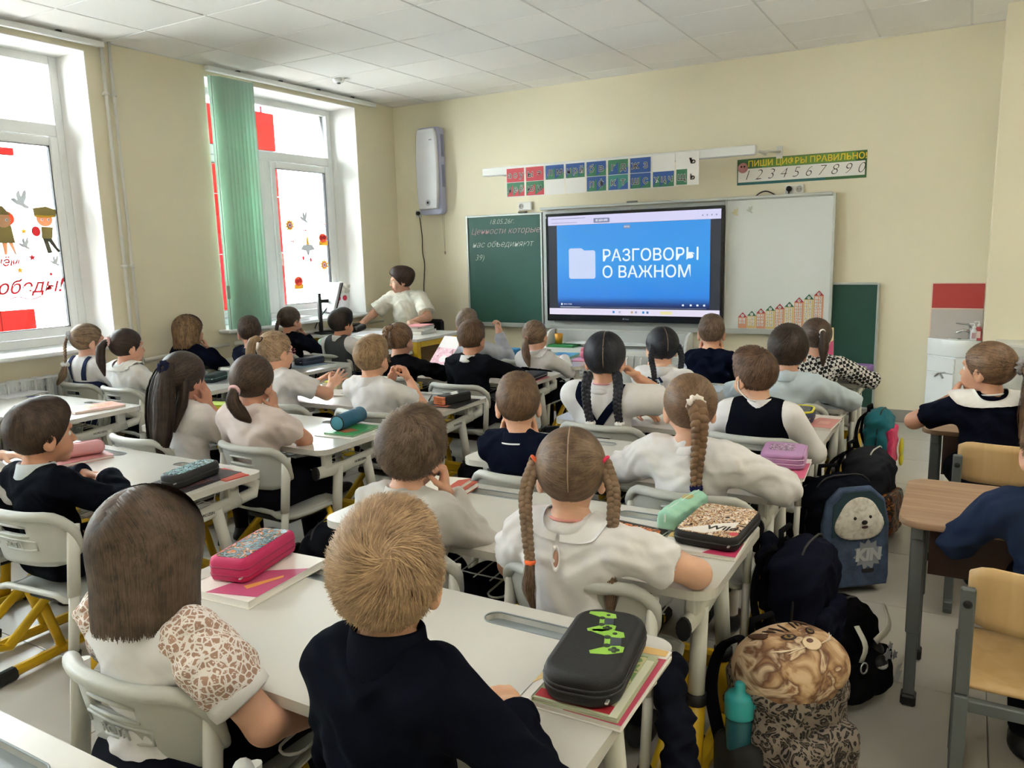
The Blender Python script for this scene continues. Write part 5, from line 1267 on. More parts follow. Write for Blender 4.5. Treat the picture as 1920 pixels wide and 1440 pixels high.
for x, y_, c, c2, h, lab in ((5.425, -.165, 'e6e6e8', 'c9a0a4', .085, 'clear soap pump bottle with white cap on the sink'), (5.455, -.15, 'd4616a', 'f0d8da', .10, 'pink soap pump bottle at the sink corner')):
    t_ = thing('soap_bottle', lab, 'bottle', (x, y_, .691)); b = MB(); b.s = True; b.lathe([(.021, 0), (.022, .006), (.022, h * .8), (.012, h), (.009, h + .004)], (0, 0, 0), 16); b.build('bottle', mat('soap_' + c, c, .25), t_)
    b = MB(); b.s = True; b.lathe([(.011, h + .002), (.011, h + .018), (.004, h + .022), (.004, h + .04)], (0, 0, 0), 12); b.tube([(0, 0, h + .04), (-.03, 0, h + .038)], .0045, 6); b.build('pump', mat('pump_white', 'ececec', .3), t_); MB().box((0, -.0222, h * .45), (.026, .001, h * .5)).build('label', mat('soap_label' + c2, c2, .6), t_)
sp = struct(MB().box((5.306, -.004, 1.010), (.345, .008, .186), .002).build('trim_1', mat('red_tile', 'bf4a48', .25))); struct(MB().box((5.306, -.004, .80), (.345, .008, .216), .002).build('trim_2', mat('pale_tile', 'c9c3c0', .3)))
struct(MB().box((5.306, -.0035, .911), (.350, .006, .012)).box((5.306, -.0035, 1.107), (.350, .006, .008)).box((5.130, -.0035, .90), (.008, .006, .42)).build('trim_3', mat('tile_edge', 'ecd3c2', .5)))
wc = thing('wall_cabinet', 'pale grey low cabinet against the pillar at the right edge', 'cabinet', (5.95, -.62, 0)); MB().box((0, 0, .37), (.78, .28, .74), .004).build('body', cwm, wc)
for k in (-1, 1): MB().box((k * .195, -.146, .37), (.38, .012, .70), .002).build('door', cwd, wc)
# window stickers: flat prints on the panes
def film(name, col):
    m = bpy.data.materials.new(name); m.use_nodes = True; MATS[name] = m; t = NT(m); t.n.remove(t.n['Principled BSDF']); d = t.new('ShaderNodeBsdfDiffuse', {'Color': srgb(col)}); q = t.new('ShaderNodeBsdfTranslucent', {'Color': tuple(.30 * v for v in srgb(col)[:3]) + (1,)}); a = t.new('ShaderNodeAddShader'); t.l.new(d.outputs[0], a.inputs[0]); t.l.new(q.outputs[0], a.inputs[1]); t.l.new(a.outputs[0], t.n['Material Output'].inputs[0]); m.diffuse_color = srgb(col); return m
kh, kg, rd_, gy_ = film('st_khaki', '8f8358'), film('st_gold', 'd9b44a'), film('st_red', 'c8444a'), film('st_grey', 'b7b9bb'); sk_ = film('st_skin', 'd9a884'); dk_ = film('st_dark', '5a5a4c'); org = film('st_orange', 'e07052')
wht_ = film('st_white', 'f0f0f0')
RW = (PI / 2, 0, PI / 2)
def sticker(name, lab, y, z, parts, group=None):
    t_ = thing(name, lab, 'sticker', (-.3475, y, z), 0, group); t_.rotation_euler = (0, 0, PI / 2)
    for i, (nm, pts, m) in enumerate(parts): poly_plate(nm, pts, -.0006 * i, m, t_, .0006)
    return t_
def star(r, r2=.42, n=5): return [((r if k % 2 == 0 else r * r2) * math.sin(PI * k / n) * -1, (r if k % 2 == 0 else r * r2) * math.cos(PI * k / n)) for k in range(2 * n)]
def disc(x, y, rx, ry=None, n=14): return [(x + rx * math.cos(2 * PI * k / n), y + (ry or rx) * math.sin(2 * PI * k / n)) for k in range(n)]
def scale(pts, s): return [(a * s, c * s) for a, c in pts]
for y, z, s, w in ((-3.749, 1.86, .075, 'large grey dove sticker above the cartoon soldiers'), (-3.758, 1.565, .05, 'small grey dove sticker between the cartoon soldiers'), (-3.56, 1.442, .045, 'small grey dove sticker low on the left window'), (-1.041, 1.80, .07, 'grey dove sticker on the right window')): sticker('dove_sticker', w, y, z, [('dove', scale(DOVE, s), gy_)])
for y, z, s, m, w in ((-3.754, 1.66, .026, kg, 'gold star sticker beside the cartoon girl'), (-3.718, 1.479, .030, rd_, 'red star sticker under the small dove'), (-3.813, 1.393, .028, kg, 'gold star sticker above the red greeting'), (-3.601, 1.359, .022, rd_, 'small red star sticker low by the frame')): sticker('star_sticker', w, y, z, [('star', star(s), m)])
sticker('soldier_sticker', 'cartoon boy soldier sticker with peaked cap and bouquet', -3.60, 1.66, [('legs', [(-.03, -.04), (.03, -.04), (.085, -.14), (.07, -.15), (.01, -.07), (.03, -.15), (-.005, -.155)][::-1], dk_), ('torso', [(-.035, -.05), (.04, -.05), (.055, .03), (-.03, .035)], kh), ('bouquet', disc(-.07, .0, .032, .036), rd_), ('face', disc(.0, .085, .058, .052), sk_), ('cap', [(-.07, .10), (.075, .10), (.095, .15), (.02, .175), (-.075, .16)], kh), ('cap_band', [(-.062, .098), (.072, .098), (.075, .113), (-.064, .113)], kg), ('eye', disc(-.02, .082, .010), wht_), ('eye', disc(.025, .082, .010), wht_), ('pupil', disc(-.018, .082, .004, n=8), ink), ('pupil', disc(.027, .082, .004, n=8), ink)])
sticker('soldier_sticker', 'cartoon girl soldier sticker with garrison cap at the left edge', -3.88, 1.65, [('legs', [(-.02, -.15), (-.005, -.15), (.01, -.06), (.05, -.15), (.06, -.15), (.04, -.05), (-.03, -.05)], sk_), ('dress', [(-.05, -.07), (.06, -.07), (.045, .05), (-.03, .05)], kh), ('hair', disc(.0, .095, .075, .055), org), ('face', disc(-.005, .085, .054, .052), sk_), ('cap', [(-.06, .12), (.05, .12), (.0, .18), (-.05, .165)], kh), ('eye', disc(.02, .085, .010), wht_), ('pupil', disc(.022, .085, .004, n=8), ink)])
for y, z, w in ((-1.242, 1.735, 'gold starburst order sticker high on the right window'), (-.803, 1.343, 'gold starburst order sticker low on the right window')): sticker('order_sticker', w, y, z, [('rays', star(.068, .6, 10), kg), ('ring', disc(0, 0, .032), org), ('centre', disc(0, 0, .022), wht_), ('star', star(.018), rd_)])
for y, z, w in ((-.80, 1.584, 'red carnation bouquet sticker at the window edge'), (-1.178, 1.166, 'red carnation bouquet sticker low by the monitor')): sticker('flower_sticker', w, y, z, [('ribbon', [(-.062, -.045), (.06, -.045), (.065, .0), (-.06, .0)], kg), ('flowers', disc(.0, .03, .058, .046), org), ('bloom', disc(-.02, .03, .022), rd_), ('bloom', disc(.022, .036, .022), rd_)])
sticker('flame_sticker', 'grey star with an eternal flame sticker on the right window', -1.02, 1.50, [('star', [(-.10, .0), (-.06, .05), (.06, .05), (.10, .0), (.03, -.01), (0, -.07), (-.03, -.01)][::-1], gy_), ('flame', [(-.02, .05), (.02, .05), (.015, .10), (0, .15), (-.015, .10)], kg)])
sticker('tulip_sticker', 'pair of red tulips sticker under the grey star', -1.045, 1.334, [('stem', [(-.05, .07), (-.044, .07), (0, -.06), (-.006, -.06)][::-1], dk_), ('stem', [(.05, .05), (.056, .05), (.012, -.07), (.006, -.07)][::-1], dk_), ('tulip', disc(-.047, .085, .016, .022), rd_), ('tulip', disc(.053, .065, .016, .022), rd_)])
for k, (y, z) in enumerate(((-1.26, 1.50), (-1.20, 1.47), (-1.25, 1.42), (-1.19, 1.36), (-1.27, 1.35))): sticker('tiny_star_sticker', 'tiny dark star sticker in a loose group below 1945', y, z, [('star', star(.010), dk_)], 'tiny star stickers')
for s, y, z, sz, w, sh in (('1941', -1.047, 1.689, .050, 'red year lettering right of the grey dove', 0), ('1945', -1.223, 1.581, .050, 'red year lettering under the higher starburst', 0), ('НЕ', -.848, 1.833, .036, 'short red НЕ lettering near the frame', 0), ('НИЧТО-\nНИКТО', -.828, 1.735, .042, 'two-line red НИЧТО НИКТО lettering', 0), ('Победы!', -3.81, 1.275, .135, 'large slanted red greeting word', .35), ('Днём', -3.93, 1.451, .085, 'red slanted word cut by the left picture edge', .3)):
    t_ = thing('window_lettering', w + ' on the pane', 'sticker', (-.3475, y, z)); text_mesh('lettering', s, sz, rd_, t_, (0, 0, 0), RW, shear=sh, bold=.0022)
b = MB(); b.tube([(-.3470, -3.90 + .0 + k * .03, 1.20 + .012 * math.sin(k)) for k in range(8)], .004, 5); tag(b.build('window_flourish', rd_), 'red underline stroke below the handwritten window greeting', 'sticker')
# ------------------------------------------------------------ the class
WHT, PNK, NVY, BLK = 'e0dee0', 'e0d2cf', '171c2e', '14161c'
BROWN, DKBR, BLACKH, BLOND, LTBR, SAND = ('3a2a1f', '8a6b50'), ('231a16', '5a4538'), ('0c0c12', '2b2b36'), ('6f5540', 'cbab84'), ('44342a', '917760'), ('6e5640', 'bfa283')
def hb(style, c, **o): return (style, c[0], c[1], o)
def tail(c, d, L, r=(.016, .024, .004), n=200, w=0): c = np.array(c, float); d = np.array(d, float); return ([c, c + d * .3, c + d * .55 + A3(w, 0, -L * .45), c + d * .55 + A3(w * 2, 0, -L)], list(r), dict(n=n))
D = lambda x, y, sg, **k: dict(dict(w=(x, y, .662), f=(-sg * .75, .55, -.05), n=(0, 0, -1), pole=(sg * .65, -.45, -.6), curl=.3), **k)
CHEEK = lambda x, y, z, sg, **k: dict(dict(w=(x, y, z), f=(-sg * .12, -.12, 1), n=(-sg, -.2, .1), pole=(sg * .5, .3, -1), curl=.35), **k)
HC = lambda sg, x=.066, y=.050, z=-.125, **k: dict(dict(hw=(sg * x, y, z), pole=(sg * .45, .25, -1), curl=.35), **k)
def P(label, head, hip, **k): return person(label, head, hip, **k)
def lanyard(col, wid=.012):
    def f(c):
        up = unit(c['w2h']((0, -.02, -.06)) - c['Nb'] + c['up'] * .05)
        q = torus((0, 0, 0), tuple(up), .050 * c['s'], .004, 26, 6); o = q.build('lanyard', cloth('tie_' + col, col), c['root']); o.location = c['Nb'] + up * .020
        o.scale = (1, 1, 1)
    return f
# C6
P('blond boy in a dark navy jacket, largest figure in the foreground', (4.606, -5.985, .926), (4.60, -6.015), hy=26, hp=-2, hs=.97, sw=.108, nk=.018, skin='d9a888',
  L=D(4.47, -5.80, -1, pole=(-.2, -.4, -1)), R=dict(w=(4.735, -5.840, .668), f=(-.72, .6, -.08), n=(-.15, .1, -1), curl=.75, pole=(1, -.75, -.35)), top=('jacket', '0c0f1a', 1.80, dict(collar='shirt', collar_h=.050, loose=.010, cuffs=['0c0f1a'], fold=1.2)),
  hair=hb('short', BLOND, n=6500, t=.012, pole=(.012, -.088, .062), swirl=.7, mess=.22, len=.050, spike=.010))
def lace(c):
    m = bpy.data.materials.new('lace'); m.use_nodes = True; t = NT(m); b = t.n['Principled BSDF']; tc = t.new('ShaderNodeTexCoord')
    v = t.new('ShaderNodeTexVoronoi', {'Vector': tc.outputs['Object'], 'Scale': 70.0}, feature='DISTANCE_TO_EDGE'); n = t.new('ShaderNodeTexNoise', {'Vector': tc.outputs['Object'], 'Scale': 48.0, 'Distortion': 3.2})
    a = t.new('ShaderNodeMath', {0: v.outputs[0], 1: .095}, operation='LESS_THAN'); a2 = t.new('ShaderNodeMath', {0: n.outputs[0], 1: .575}, operation='GREATER_THAN'); mx = t.new('ShaderNodeMath', {0: a.outputs[0], 1: a2.outputs[0]}, operation='MAXIMUM')
    t.put(b, 'Base Color', t.mix(mx.outputs[0], srgb('b08d7c'), srgb('ede6e4'))); b.inputs['Roughness'].default_value = .9
    bp = t.new('ShaderNodeBump', {'Height': mx.outputs[0], 'Strength': .5, 'Distance': .002}); t.put(b, 'Normal', bp.outputs[0])
    for nm in 'LR':
        sh, e, w, sg, a_ = c['arm'][nm]; B = Blob(); d = unit(e - sh); q = sh + (e - sh) * .60
        B.cone(sh - d * .012 + A3(sg * .004, 0, .004), q + d * .03, .057, .058, k=.01, cut=(q, d)); B.ell(sh + (e - sh) * .28 + A3(sg * .006, 0, .004), (.066, .066, .062), k=.03)
        v_, f_ = B.mesh(.0058); link('lace_sleeve', np_mesh('lace_sleeve', folds(v_, f_, 1.5), f_, m), c['root'])
        b = MB(); b.s = True; b.lathe([(.040, -.01), (.0600, -.012), (.0620, 0), (.0600, .018), (.05, .022), (.040, .016)], tuple(q), 26, tuple(d)); b.build('cuff', cloth('cloth_' + WHT, WHT), c['root'])
P('girl with a chin-length brown bob and lace-sleeved white blouse', (4.02, -5.985, .878), (4.01, -6.005), hy=14, hs=1.0, sw=.125, skin='cf9f86',
  L=dict(), R=dict(w=(4.255, -5.80, .50), f=(-.3, 1, -.1), n=(-1, 0, -.2), curl=.4, pole=(.75, -.5, -.5)), top=('blouse', WHT, .5, dict(collar='flat', r1=.080, loose=.008, fold=.7)), bottom=('skirt', '14161f'), sock='1a1a22',
  hair=hb('bob', ('221a16', '6e5a4a'), n=5600, fringe=.03, drop=.052, t=.016, hem=.086, len=.19, mess=.05, px=-.012), extra=lace)
# C5
P('boy with tousled brown hair in a grey shirt, fist on his cheek', (4.06, -5.20, .886), (4.04, -5.215), hy=10, hp=-4, hr=4, sw=.120, nk=.010, skin='d6a58c',
  L=D(3.92, -5.02, -1), R=HC(1, .085, .045, -.105, curl=.95, hn=(-.9, -.4, 0)), top=('shirt', 'bcbab7', 1.95, dict(collar='shirt', loose=.013)),
  hair=hb('short', ('2e231c', '86705c'), n=3600, t=.017, swirl=.5, mess=.34, len=.06, spike=.008))
def keyhole(c):
    lanyard('d99a92')(c); P_ = (c['Sc'] - c['fw'] * .12 - c['up'] * .030)[None]
    for _ in range(5): P_ = P_ - c['gB'].grad(P_) * c['gB'].at(P_)[:, None]
    n_ = c['gB'].grad(P_)[0]; R_ = Vector(n_).to_track_quat('Z', 'Y').to_matrix(); b = MB(); b.ell(Vector(P_[0]) + Vector(n_) * .0045, (.008, .026, .0022), 16, 6, R_); b.build('keyhole', mat('keyhole_skin', 'a9806c', .6), c['root'])
    q = torus((0, 0, 0), (0, 0, 1), .0095, .0022, 20, 6, sy=2.9); o = q.build('keyhole_trim', cloth('cloth_' + WHT, WHT), c['root']); o.matrix_local = Matrix.Translation(Vector(P_[0]) + Vector(n_) * .0060) @ R_.to_4x4()
    b = MB(); b.ell(Vector(P_[0]) + Vector(n_) * .010 + Vector(c['up']) * .030, (.005, .005, .005), 10, 7); b.build('button', mat('button_pearl', 'e6e2dc', .3), c['root'])
BR2 = lambda s: [(s * .080, -.028, .048), (s * .104, -.062, -.02), (s * .100, -.088, -.11), (s * .094, -.092, -.185)]
P('girl with two long plaits tied in orange and a white peter pan blouse', (4.556, -5.22, .890), (4.56, -5.225), hy=22, sw=.130, skin='dcae94',
  L=D(4.43, -5.00, -1), R=dict(w=(4.70, -5.01, .664), f=(-1, .25, -.05), n=(0, 0, -1), pole=(1, .0, -.3), curl=.3), top=('blouse', WHT, .60, dict(collar='flat', r1=.104, flare=.014, loose=.014)), bottom=('skirt', '151722'), sock='1a1a22', extra=keyhole,
  hair=hb('part', LTBR, n=3800, TL=(-.078, -.028, .055), TR=(.078, -.028, .055), partline=(-25, 118), t=.011, lines='nape', mess=.10,
    braids=[(BR2(-1), .0185, .0125, 12, ([BR2(-1)[-1], (-.098, -.095, -.25), (-.085, -.10, -.315)], [.011, .017, .003])), (BR2(1), .0185, .0125, 12, ([BR2(1)[-1], (.098, -.098, -.25), (.092, -.105, -.33)], [.011, .018, .003]))],
    ties=[((-.083, -.033, .050), (-.75, -.3, -.6), .012, .0045, 'e4683a', 0), ((.083, -.033, .050), (.75, -.3, -.6), .012, .0045, 'e0385e', 0), (BR2(-1)[-1], (0, 0, 1), .0085, .006, 'ef7040', .15), (BR2(1)[-1], (0, 0, 1), .0085, .006, 'ef7040', .15)]))
# C4
P('boy with cropped brown hair and ears out in a navy polo with white stripe', (3.956, -4.42, .869), (3.96, -4.425), hy=29, sw=.122, skin='d8a78c',
  L=HC(-1, .062, .060, -.130, curl=.5), R=HC(1, .062, .060, -.130, curl=.5), top=('polo_shirt', '0f1425', .75, dict(collar='shirt', stripe='e6e6e6', loose=.012)), hair=hb('short', ('3f2f24', '8a6c52'), n=2600, t=.007, swirl=.4, mess=.2, len=.03, spike=.002))
PB = [(.004, -.115, .045), (.012, -.135, .0), (.012, -.130, -.08), (.006, -.130, -.16), (.006, -.128, -.222)]
P('girl with one thick plait, white scrunchie and long puffed white sleeves', (4.603, -4.42, .905), (4.61, -4.425), hy=25, sw=.130, skin='d4a48a',
  L=D(4.47, -4.21, -1, pole=(-1, -.35, -.2)), R=D(4.74, -4.225, 1, pole=(1, -.3, -.2)), top=('blouse', WHT, 1.93, dict(puff=.012, loose=.012, collar='stand', collar_h=.012, fold=1.6)), bottom=('skirt', '15161e'), sock='d9d6d4',
  hair=hb('pony', BROWN, n=3200, T=(.004, -.108, .045), t=.011, lines='nape', len=.14, mess=.07, braids=[(PB, .030, .017, 9, ([PB[-1], (.008, -.13, -.25), (.012, -.128, -.275)], [.012, .012, .002]))],
    ties=[((.004, -.112, .045), (.05, -1, .25), .020, .011, 'e6dfd8', .32), (PB[-1], (0, 0, 1), .010, .010, '20204a', .3)]))
# C3
BB = lambda s: [(s * .058, -.085, -.040), (s * .066, -.112, -.09), (s * .062, -.118, -.17), (s * .060 + .012, -.12, -.245)]
P('girl with two glossy black plaits and navy crossed pinafore straps', (3.95, -3.60, .930), (3.955, -3.60), hy=17, hs=1.08, sw=.150, skin='d3a084', s=1.06,
  L=D(4.02, -3.40, -1, f=(1, -.1, 0)), R=HC(1, .135, .030, -.075, hf=(-.75, -.15, .65), hn=(-.5, -.5, -.6), curl=.75, pole=(.9, .25, -.9)), top=('blouse', WHT, .62, dict(puff=.010, loose=.016, flare=.010, collar='stand', collar_h=.010)), bottom=('skirt', '151a2a'), sock='1a1a22', extra=lanyard('e3a3b0'),
  vest=('pinafore', '10162a', dict(low=.155, sw=.036, straps=[[(-.095, .05, .02), (-.085, -.02, .12), (-.01, -.13, .13), (.06, -.20, .13)], [(.095, .05, .02), (.085, -.02, .12), (.01, -.13, .13), (-.06, -.20, .13)]])),
  hair=hb('part', BLACKH, n=2600, TL=(-.060, -.082, -.045), TR=(.060, -.082, -.045), partline=(-30, 122), px=.004, t=.012, lines='nape', mess=.05,
    braids=[(BB(-1), .021, .016, 8, ([BB(-1)[-1], (-.04, -.12, -.28), (-.03, -.12, -.31)], [.015, .016, .003])), (BB(1), .021, .016, 8, ([BB(1)[-1], (.075, -.122, -.30), (.10, -.12, -.36)], [.015, .016, .003]))], ties=[(BB(-1)[-1], (0, 0, 1), .011, .010, 'eceaea', .25), (BB(1)[-1], (0, 0, 1), .011, .010, 'eceaea', .25)]))
def mask_strap(c):
    b = MB(); b.s = True; p = [c['w2h'](q) for q in ((-.080, -.002, -.005), (-.088, -.016, -.035), (-.072, -.050, -.070), (-.05, -.075, -.082))]
    b.tube([Vector(poly_at(p, u)) for u in np.linspace(0, 1, 12)], .0052, 8, sx=.5); b.build('strap', cloth('tie_e9e9ea', 'e9e9ea'), c['root'])
P('boy in a dark waistcoat turning left with a white strap at his ear', (4.622, -3.60, .892), (4.63, -3.60), hy=48, hr=-4, sw=.128, skin='dfb094', L=D(4.49, -3.40, -1), R=D(4.74, -3.40, 1), extra=mask_strap,
  top=('shirt', WHT, 1.95, dict(collar='shirt', loose=.012)), vest=('waistcoat', '0d1019'), hair=hb('short', ('35271f', '7a5c46'), n=2000, t=.008, swirl=.3, mess=.15, len=.032))
# C2
def bows(c):
    for s in (-1, 1):
        for col, k in (('1a2040', 0), ('c9cdd2', 1)):
            b = MB(); b.s = True; o = c['w2h']((s * .070, -.105, -.145))
            for a in (-1, 1):
                b.tube([o, o + A3(a * .03, -.012, .014 - .01 * k), o + A3(a * .045, -.012, -.008 - .012 * k), o + A3(a * .022, -.006, -.016), o], [.004, .010, .011, .008, .004], 8, sy=.45); b.tube([o, o + A3(a * (.018 + .012 * k), -.012, -.05), o + A3(a * (.03 + .01 * k), -.01, -.10)], [.004, .009, .008], 8, sy=.35)
            b.build('ribbon', cloth('tie_' + col, col), c['root'])
B3 = lambda s: [(s * .066, -.070, .03), (s * .082, -.085, -.03), (s * .074, -.098, -.09), (s * .070, -.105, -.14)]
P('girl with black plaits tied in navy and white ribbons', (3.962, -2.86, .893), (3.96, -2.85), hy=36, sw=.125, skin='d9a88c', L=HC(-1, .045, .085, -.140, curl=.7), R=D(4.08, -2.66, 1), extra=bows,
  top=('blouse', WHT, 1.95, dict(collar='shirt', loose=.012)), bottom=('skirt', '171c2c'), sock='1a1a22',
  hair=hb('part', BLACKH, n=1600, TL=(-.066, -.07, .03), TR=(.066, -.07, .03), partline=(-25, 110), lines='nape', mess=.06, braids=[(B3(-1), .017, .014, 8, ([B3(-1)[-1], (-.064, -.105, -.19), (-.06, -.105, -.215)], [.013, .02, .004])), (B3(1), .017, .014, 8, ([B3(1)[-1], (.064, -.105, -.19), (.06, -.105, -.215)], [.013, .02, .004]))]))
P('pupil with dark hair in a light blue shirt leaning on both elbows', (4.61, -2.84, .898), (4.60, -2.86), hy=12, hp=-6, hs=1.05, sw=.140, skin='c99a80', s=1.05, L=D(4.44, -2.60, -1, pole=(-1, -.2, -.2)), R=D(4.74, -2.63, 1, pole=(1, -.2, -.2)),
  top=('shirt', 'b9c7d0', 1.97, dict(collar='shirt', loose=.014, fold=1.5)), hair=hb('short', ('17130f', '4a3a32'), n=2200, t=.017, swirl=.6, mess=.25, len=.05))
# C1
P('boy in navy with both hands on his cheeks below the screen', (4.006, -2.07, .893), (4.0, -2.07), hy=15, sw=.122, skin='d9a488', L=HC(-1), R=HC(1), top=('jumper', '0f1528', 1.95, dict(collar='stand', collar_h=.014)), hair=hb('short', ('4a3b31', '8a7260'), n=1200, t=.005, mess=.15, len=.022, spike=.001))
hm_ = bpy.data.materials.new('houndstooth'); hm_.use_nodes = True; MATS['houndstooth'] = hm_; t = NT(hm_); tc = t.new('ShaderNodeTexCoord'); ck = t.new('ShaderNodeTexChecker', {'Vector': t.new('ShaderNodeMapping', {'Vector': tc.outputs['Object'], 'Rotation': (.3, .4, .6)}).outputs[0], 'Scale': 55.0, 'Color1': srgb('d9d6d2'), 'Color2': srgb('131316')}); t.put(t.n['Principled BSDF'], 'Base Color', ck.outputs[0]); t.n['Principled BSDF'].inputs['Roughness'].default_value = .9
P('girl in a black and white houndstooth cardigan with a low ponytail', (4.616, -2.07, .884), (4.62, -2.07), hy=28, sw=.128, skin='d3a086', L=D(4.46, -1.86, -1), R=D(4.755, -1.90, 1, pole=(1, -.3, -.2)), top=('cardigan', '17171a', 1.96, dict(mat=hm_, loose=.014)), bottom=('skirt', '17181f'), sock='1a1a22',
  hair=hb('pony', DKBR, n=1500, T=(0, -.112, .05), lines='nape', locks=[tail((0, -.112, .05), (0, -.05, 0), .19, (.014, .026, .006))], ties=[((0, -.114, .052), (0, -1, .1), .014, .005, 'ecebea', 0), ((0, -.122, .03), (0, -.6, -1), .016, .005, 'ecebea', 0)]))
# B5, B4
P('dark-haired boy in navy with clasped hands at the left', (2.653, -5.43, .853), (2.67, -5.44), hy=-8, hs=1.02, sw=.132, skin='c9947a', L=dict(w=(2.575, -5.255, .665), f=(1, .28, -.02), n=(0, -.3, -1), curl=.45, pole=(-1, -.5, -.3)), R=dict(w=(2.735, -5.262, .672), f=(-1, .34, .05), n=(0, .1, -1), curl=.5, pole=(1, -.5, -.3)),
  top=('jacket', '0d1019', 1.93, dict(loose=.014, collar='shirt', collar_col='c3cbd3', collar_h=.04, cuffs=['1a1f2c'])), hair=hb('short', ('1c1512', '5a463a'), n=3200, t=.013, swirl=.2, mess=.12, len=.05, spike=.002))
P('pupil in white cropped by the left picture edge', (2.07, -5.44, .90), (2.09, -5.44), hy=5, sw=.125, L=D(1.95, -5.22, -1), R=D(2.22, -5.22, 1), top=('blouse', WHT, 1.95, dict(loose=.014)), bottom=('skirt', '17181f'), sock='1a1a22', hair=hb('pony', DKBR, n=900, T=(0, -.11, .04), locks=[tail((0, -.11, .04), (0, -.05, 0), .2)]))
P('girl with long loose dark hair, both hands against her face', (2.297, -4.575, .895), (2.26, -4.57), hy=8, hs=1.04, sw=.125, skin='c58f78', L=HC(-1, .066, .055, -.120, curl=.45), R=HC(1, .070, .052, -.120, curl=.5), top=('blouse', 'efeaea', .95, dict(loose=.018, flare=.008, collar='stand', collar_h=.012, fold=1.6)), bottom=('skirt', '15171f'), sock='1a1a22',
  hair=hb('pony', ('17120f', '4a3a32'), n=2400, T=(0, -.112, .02), t=.013, lines='nape', len=.14, locks=[([(0, -.085, .085), (0, -.128, .02), (.0, -.155, -.10), (0, -.175, -.24), (.005, -.18, -.33)], [.035, .066, .072, .060, .012], dict(n=900, flat=.42, k=12, wob=.12)), ([(-.055, -.055, .02), (-.07, -.09, -.08), (-.05, -.13, -.2)], [.03, .034, .01], dict(n=240, flat=.5)), ([(.055, -.06, .02), (.062, -.095, -.08), (.045, -.14, -.2)], [.028, .03, .01], dict(n=240, flat=.5))],
    ties=[((0, -.115, .075), (0, -1, .4), .020, .010, '20243c', .3)]))
P('girl in a pale pink blouse with a low side ponytail and pink tie', (2.733, -4.57, .905), (2.74, -4.565), hy=19, hr=5, sw=.128, skin='cc9880', L=D(2.62, -4.36, -1), R=HC(1, .078, .045, -.115, curl=.8, pole=(.8, .2, -1)), top=('blouse', PNK, .62, dict(loose=.014, flare=.004, puff=.006)), bottom=('skirt', '12141b'), sock='1a1a22',
  hair=hb('pony', DKBR, n=2400, T=(-.020, -.108, -.01), t=.012, lines='nape', len=.14, locks=[([(-.022, -.110, -.01), (-.022, -.130, -.05), (.01, -.125, -.10), (.055, -.105, -.145)], [.018, .030, .030, .006], dict(n=240))], ties=[((-.022, -.113, -.012), (0, -1, -.35), .019, .008, 'e9bfc4', .05)]))
# B3
def specs(col, chain=False):
    def f(c):
        b = MB(); b.s = True; w = c['w2h']
        for g in (-1, 1):
            b.tube([Vector(w((g * (.031 + .021 * math.cos(a)), .098 - .012 * abs(math.cos(a) * g > .5), .000 + .016 * math.sin(a)))) for a in np.linspace(0, 2 * PI, 17)], .0016, 6); b.tube([Vector(w((g * .052, .092, .004))), Vector(w((g * .076, .05, .006))), Vector(w((g * .079, -.01, .010)))], .0016, 6)
        b.tube([Vector(w((-.010, .100, .002))), Vector(w((.010, .100, .002)))], .0016, 6); b.build('spectacles', mat('specs_' + col, col, .35), c['root'])
        if chain:
            b = MB(); b.s = True; b.tube([Vector(poly_at([w((-.05, .093, .0)), w((-.055, .088, -.06)), w((-.05, .05, -.13)), w((-.06, 0, -.16))], u)) for u in np.linspace(0, 1, 14)], .0015, 5); b.build('spectacle_chain', mat('chain_gold', 'c9b48a', .4), c['root'])
        else: lanyard('e0703c')(c)
    return f
P('fair girl in glasses and white top with an orange collar, hands spread', (2.03, -3.765, .908), (2.06, -3.76), hy=-8, sw=.125, skin='e3b096', L=dict(w=(2.02, -3.47, .69), f=(.5, .75, .45), n=(.6, 0, -.8), curl=.1, spread=.35, pole=(-1, -.3, -.4)), R=dict(w=(2.175, -3.50, .69), f=(.2, .8, .55), n=(-.6, 0, -.8), curl=.1, spread=.35, pole=(1, -.3, -.4)), extra=specs('8a2a3a'),
  top=('t_shirt', WHT, .68, dict(loose=.012, puff=.006)), bottom=('skirt', '17181f'), sock='1a1a22', hair=hb('pony', SAND, n=2000, T=(0, -.095, .085), lines='nape', len=.14, locks=[([(0, -.095, .085), (0, -.140, .09), (-.01, -.16, .02), (-.01, -.15, -.08)], [.013, .026, .026, .006], dict(n=240))], ties=[((0, -.098, .086), (0, -1, .8), .013, .005, '33333a', 0)]))
P('fair-haired boy in a white polo shirt, hands clasped before his face', (2.714, -3.76, .899), (2.73, -3.76), hy=9, sw=.125, skin='d9a386', L=dict(w=(2.655, -3.525, .765), f=(.45, -.1, .9), n=(.8, -.3, -.3), curl=.8, pole=(-.8, .1, -1)), R=dict(w=(2.775, -3.535, .765), f=(-.45, -.05, .9), n=(-.8, -.3, -.3), curl=.8, pole=(1, -.2, -1)), top=('polo_shirt', WHT, .72, dict(loose=.014, flare=.010, collar='shirt')),
  hair=hb('short', ('6a5039', 'c0a079'), n=2200, t=.009, swirl=.3, mess=.2, len=.036, spike=.003))
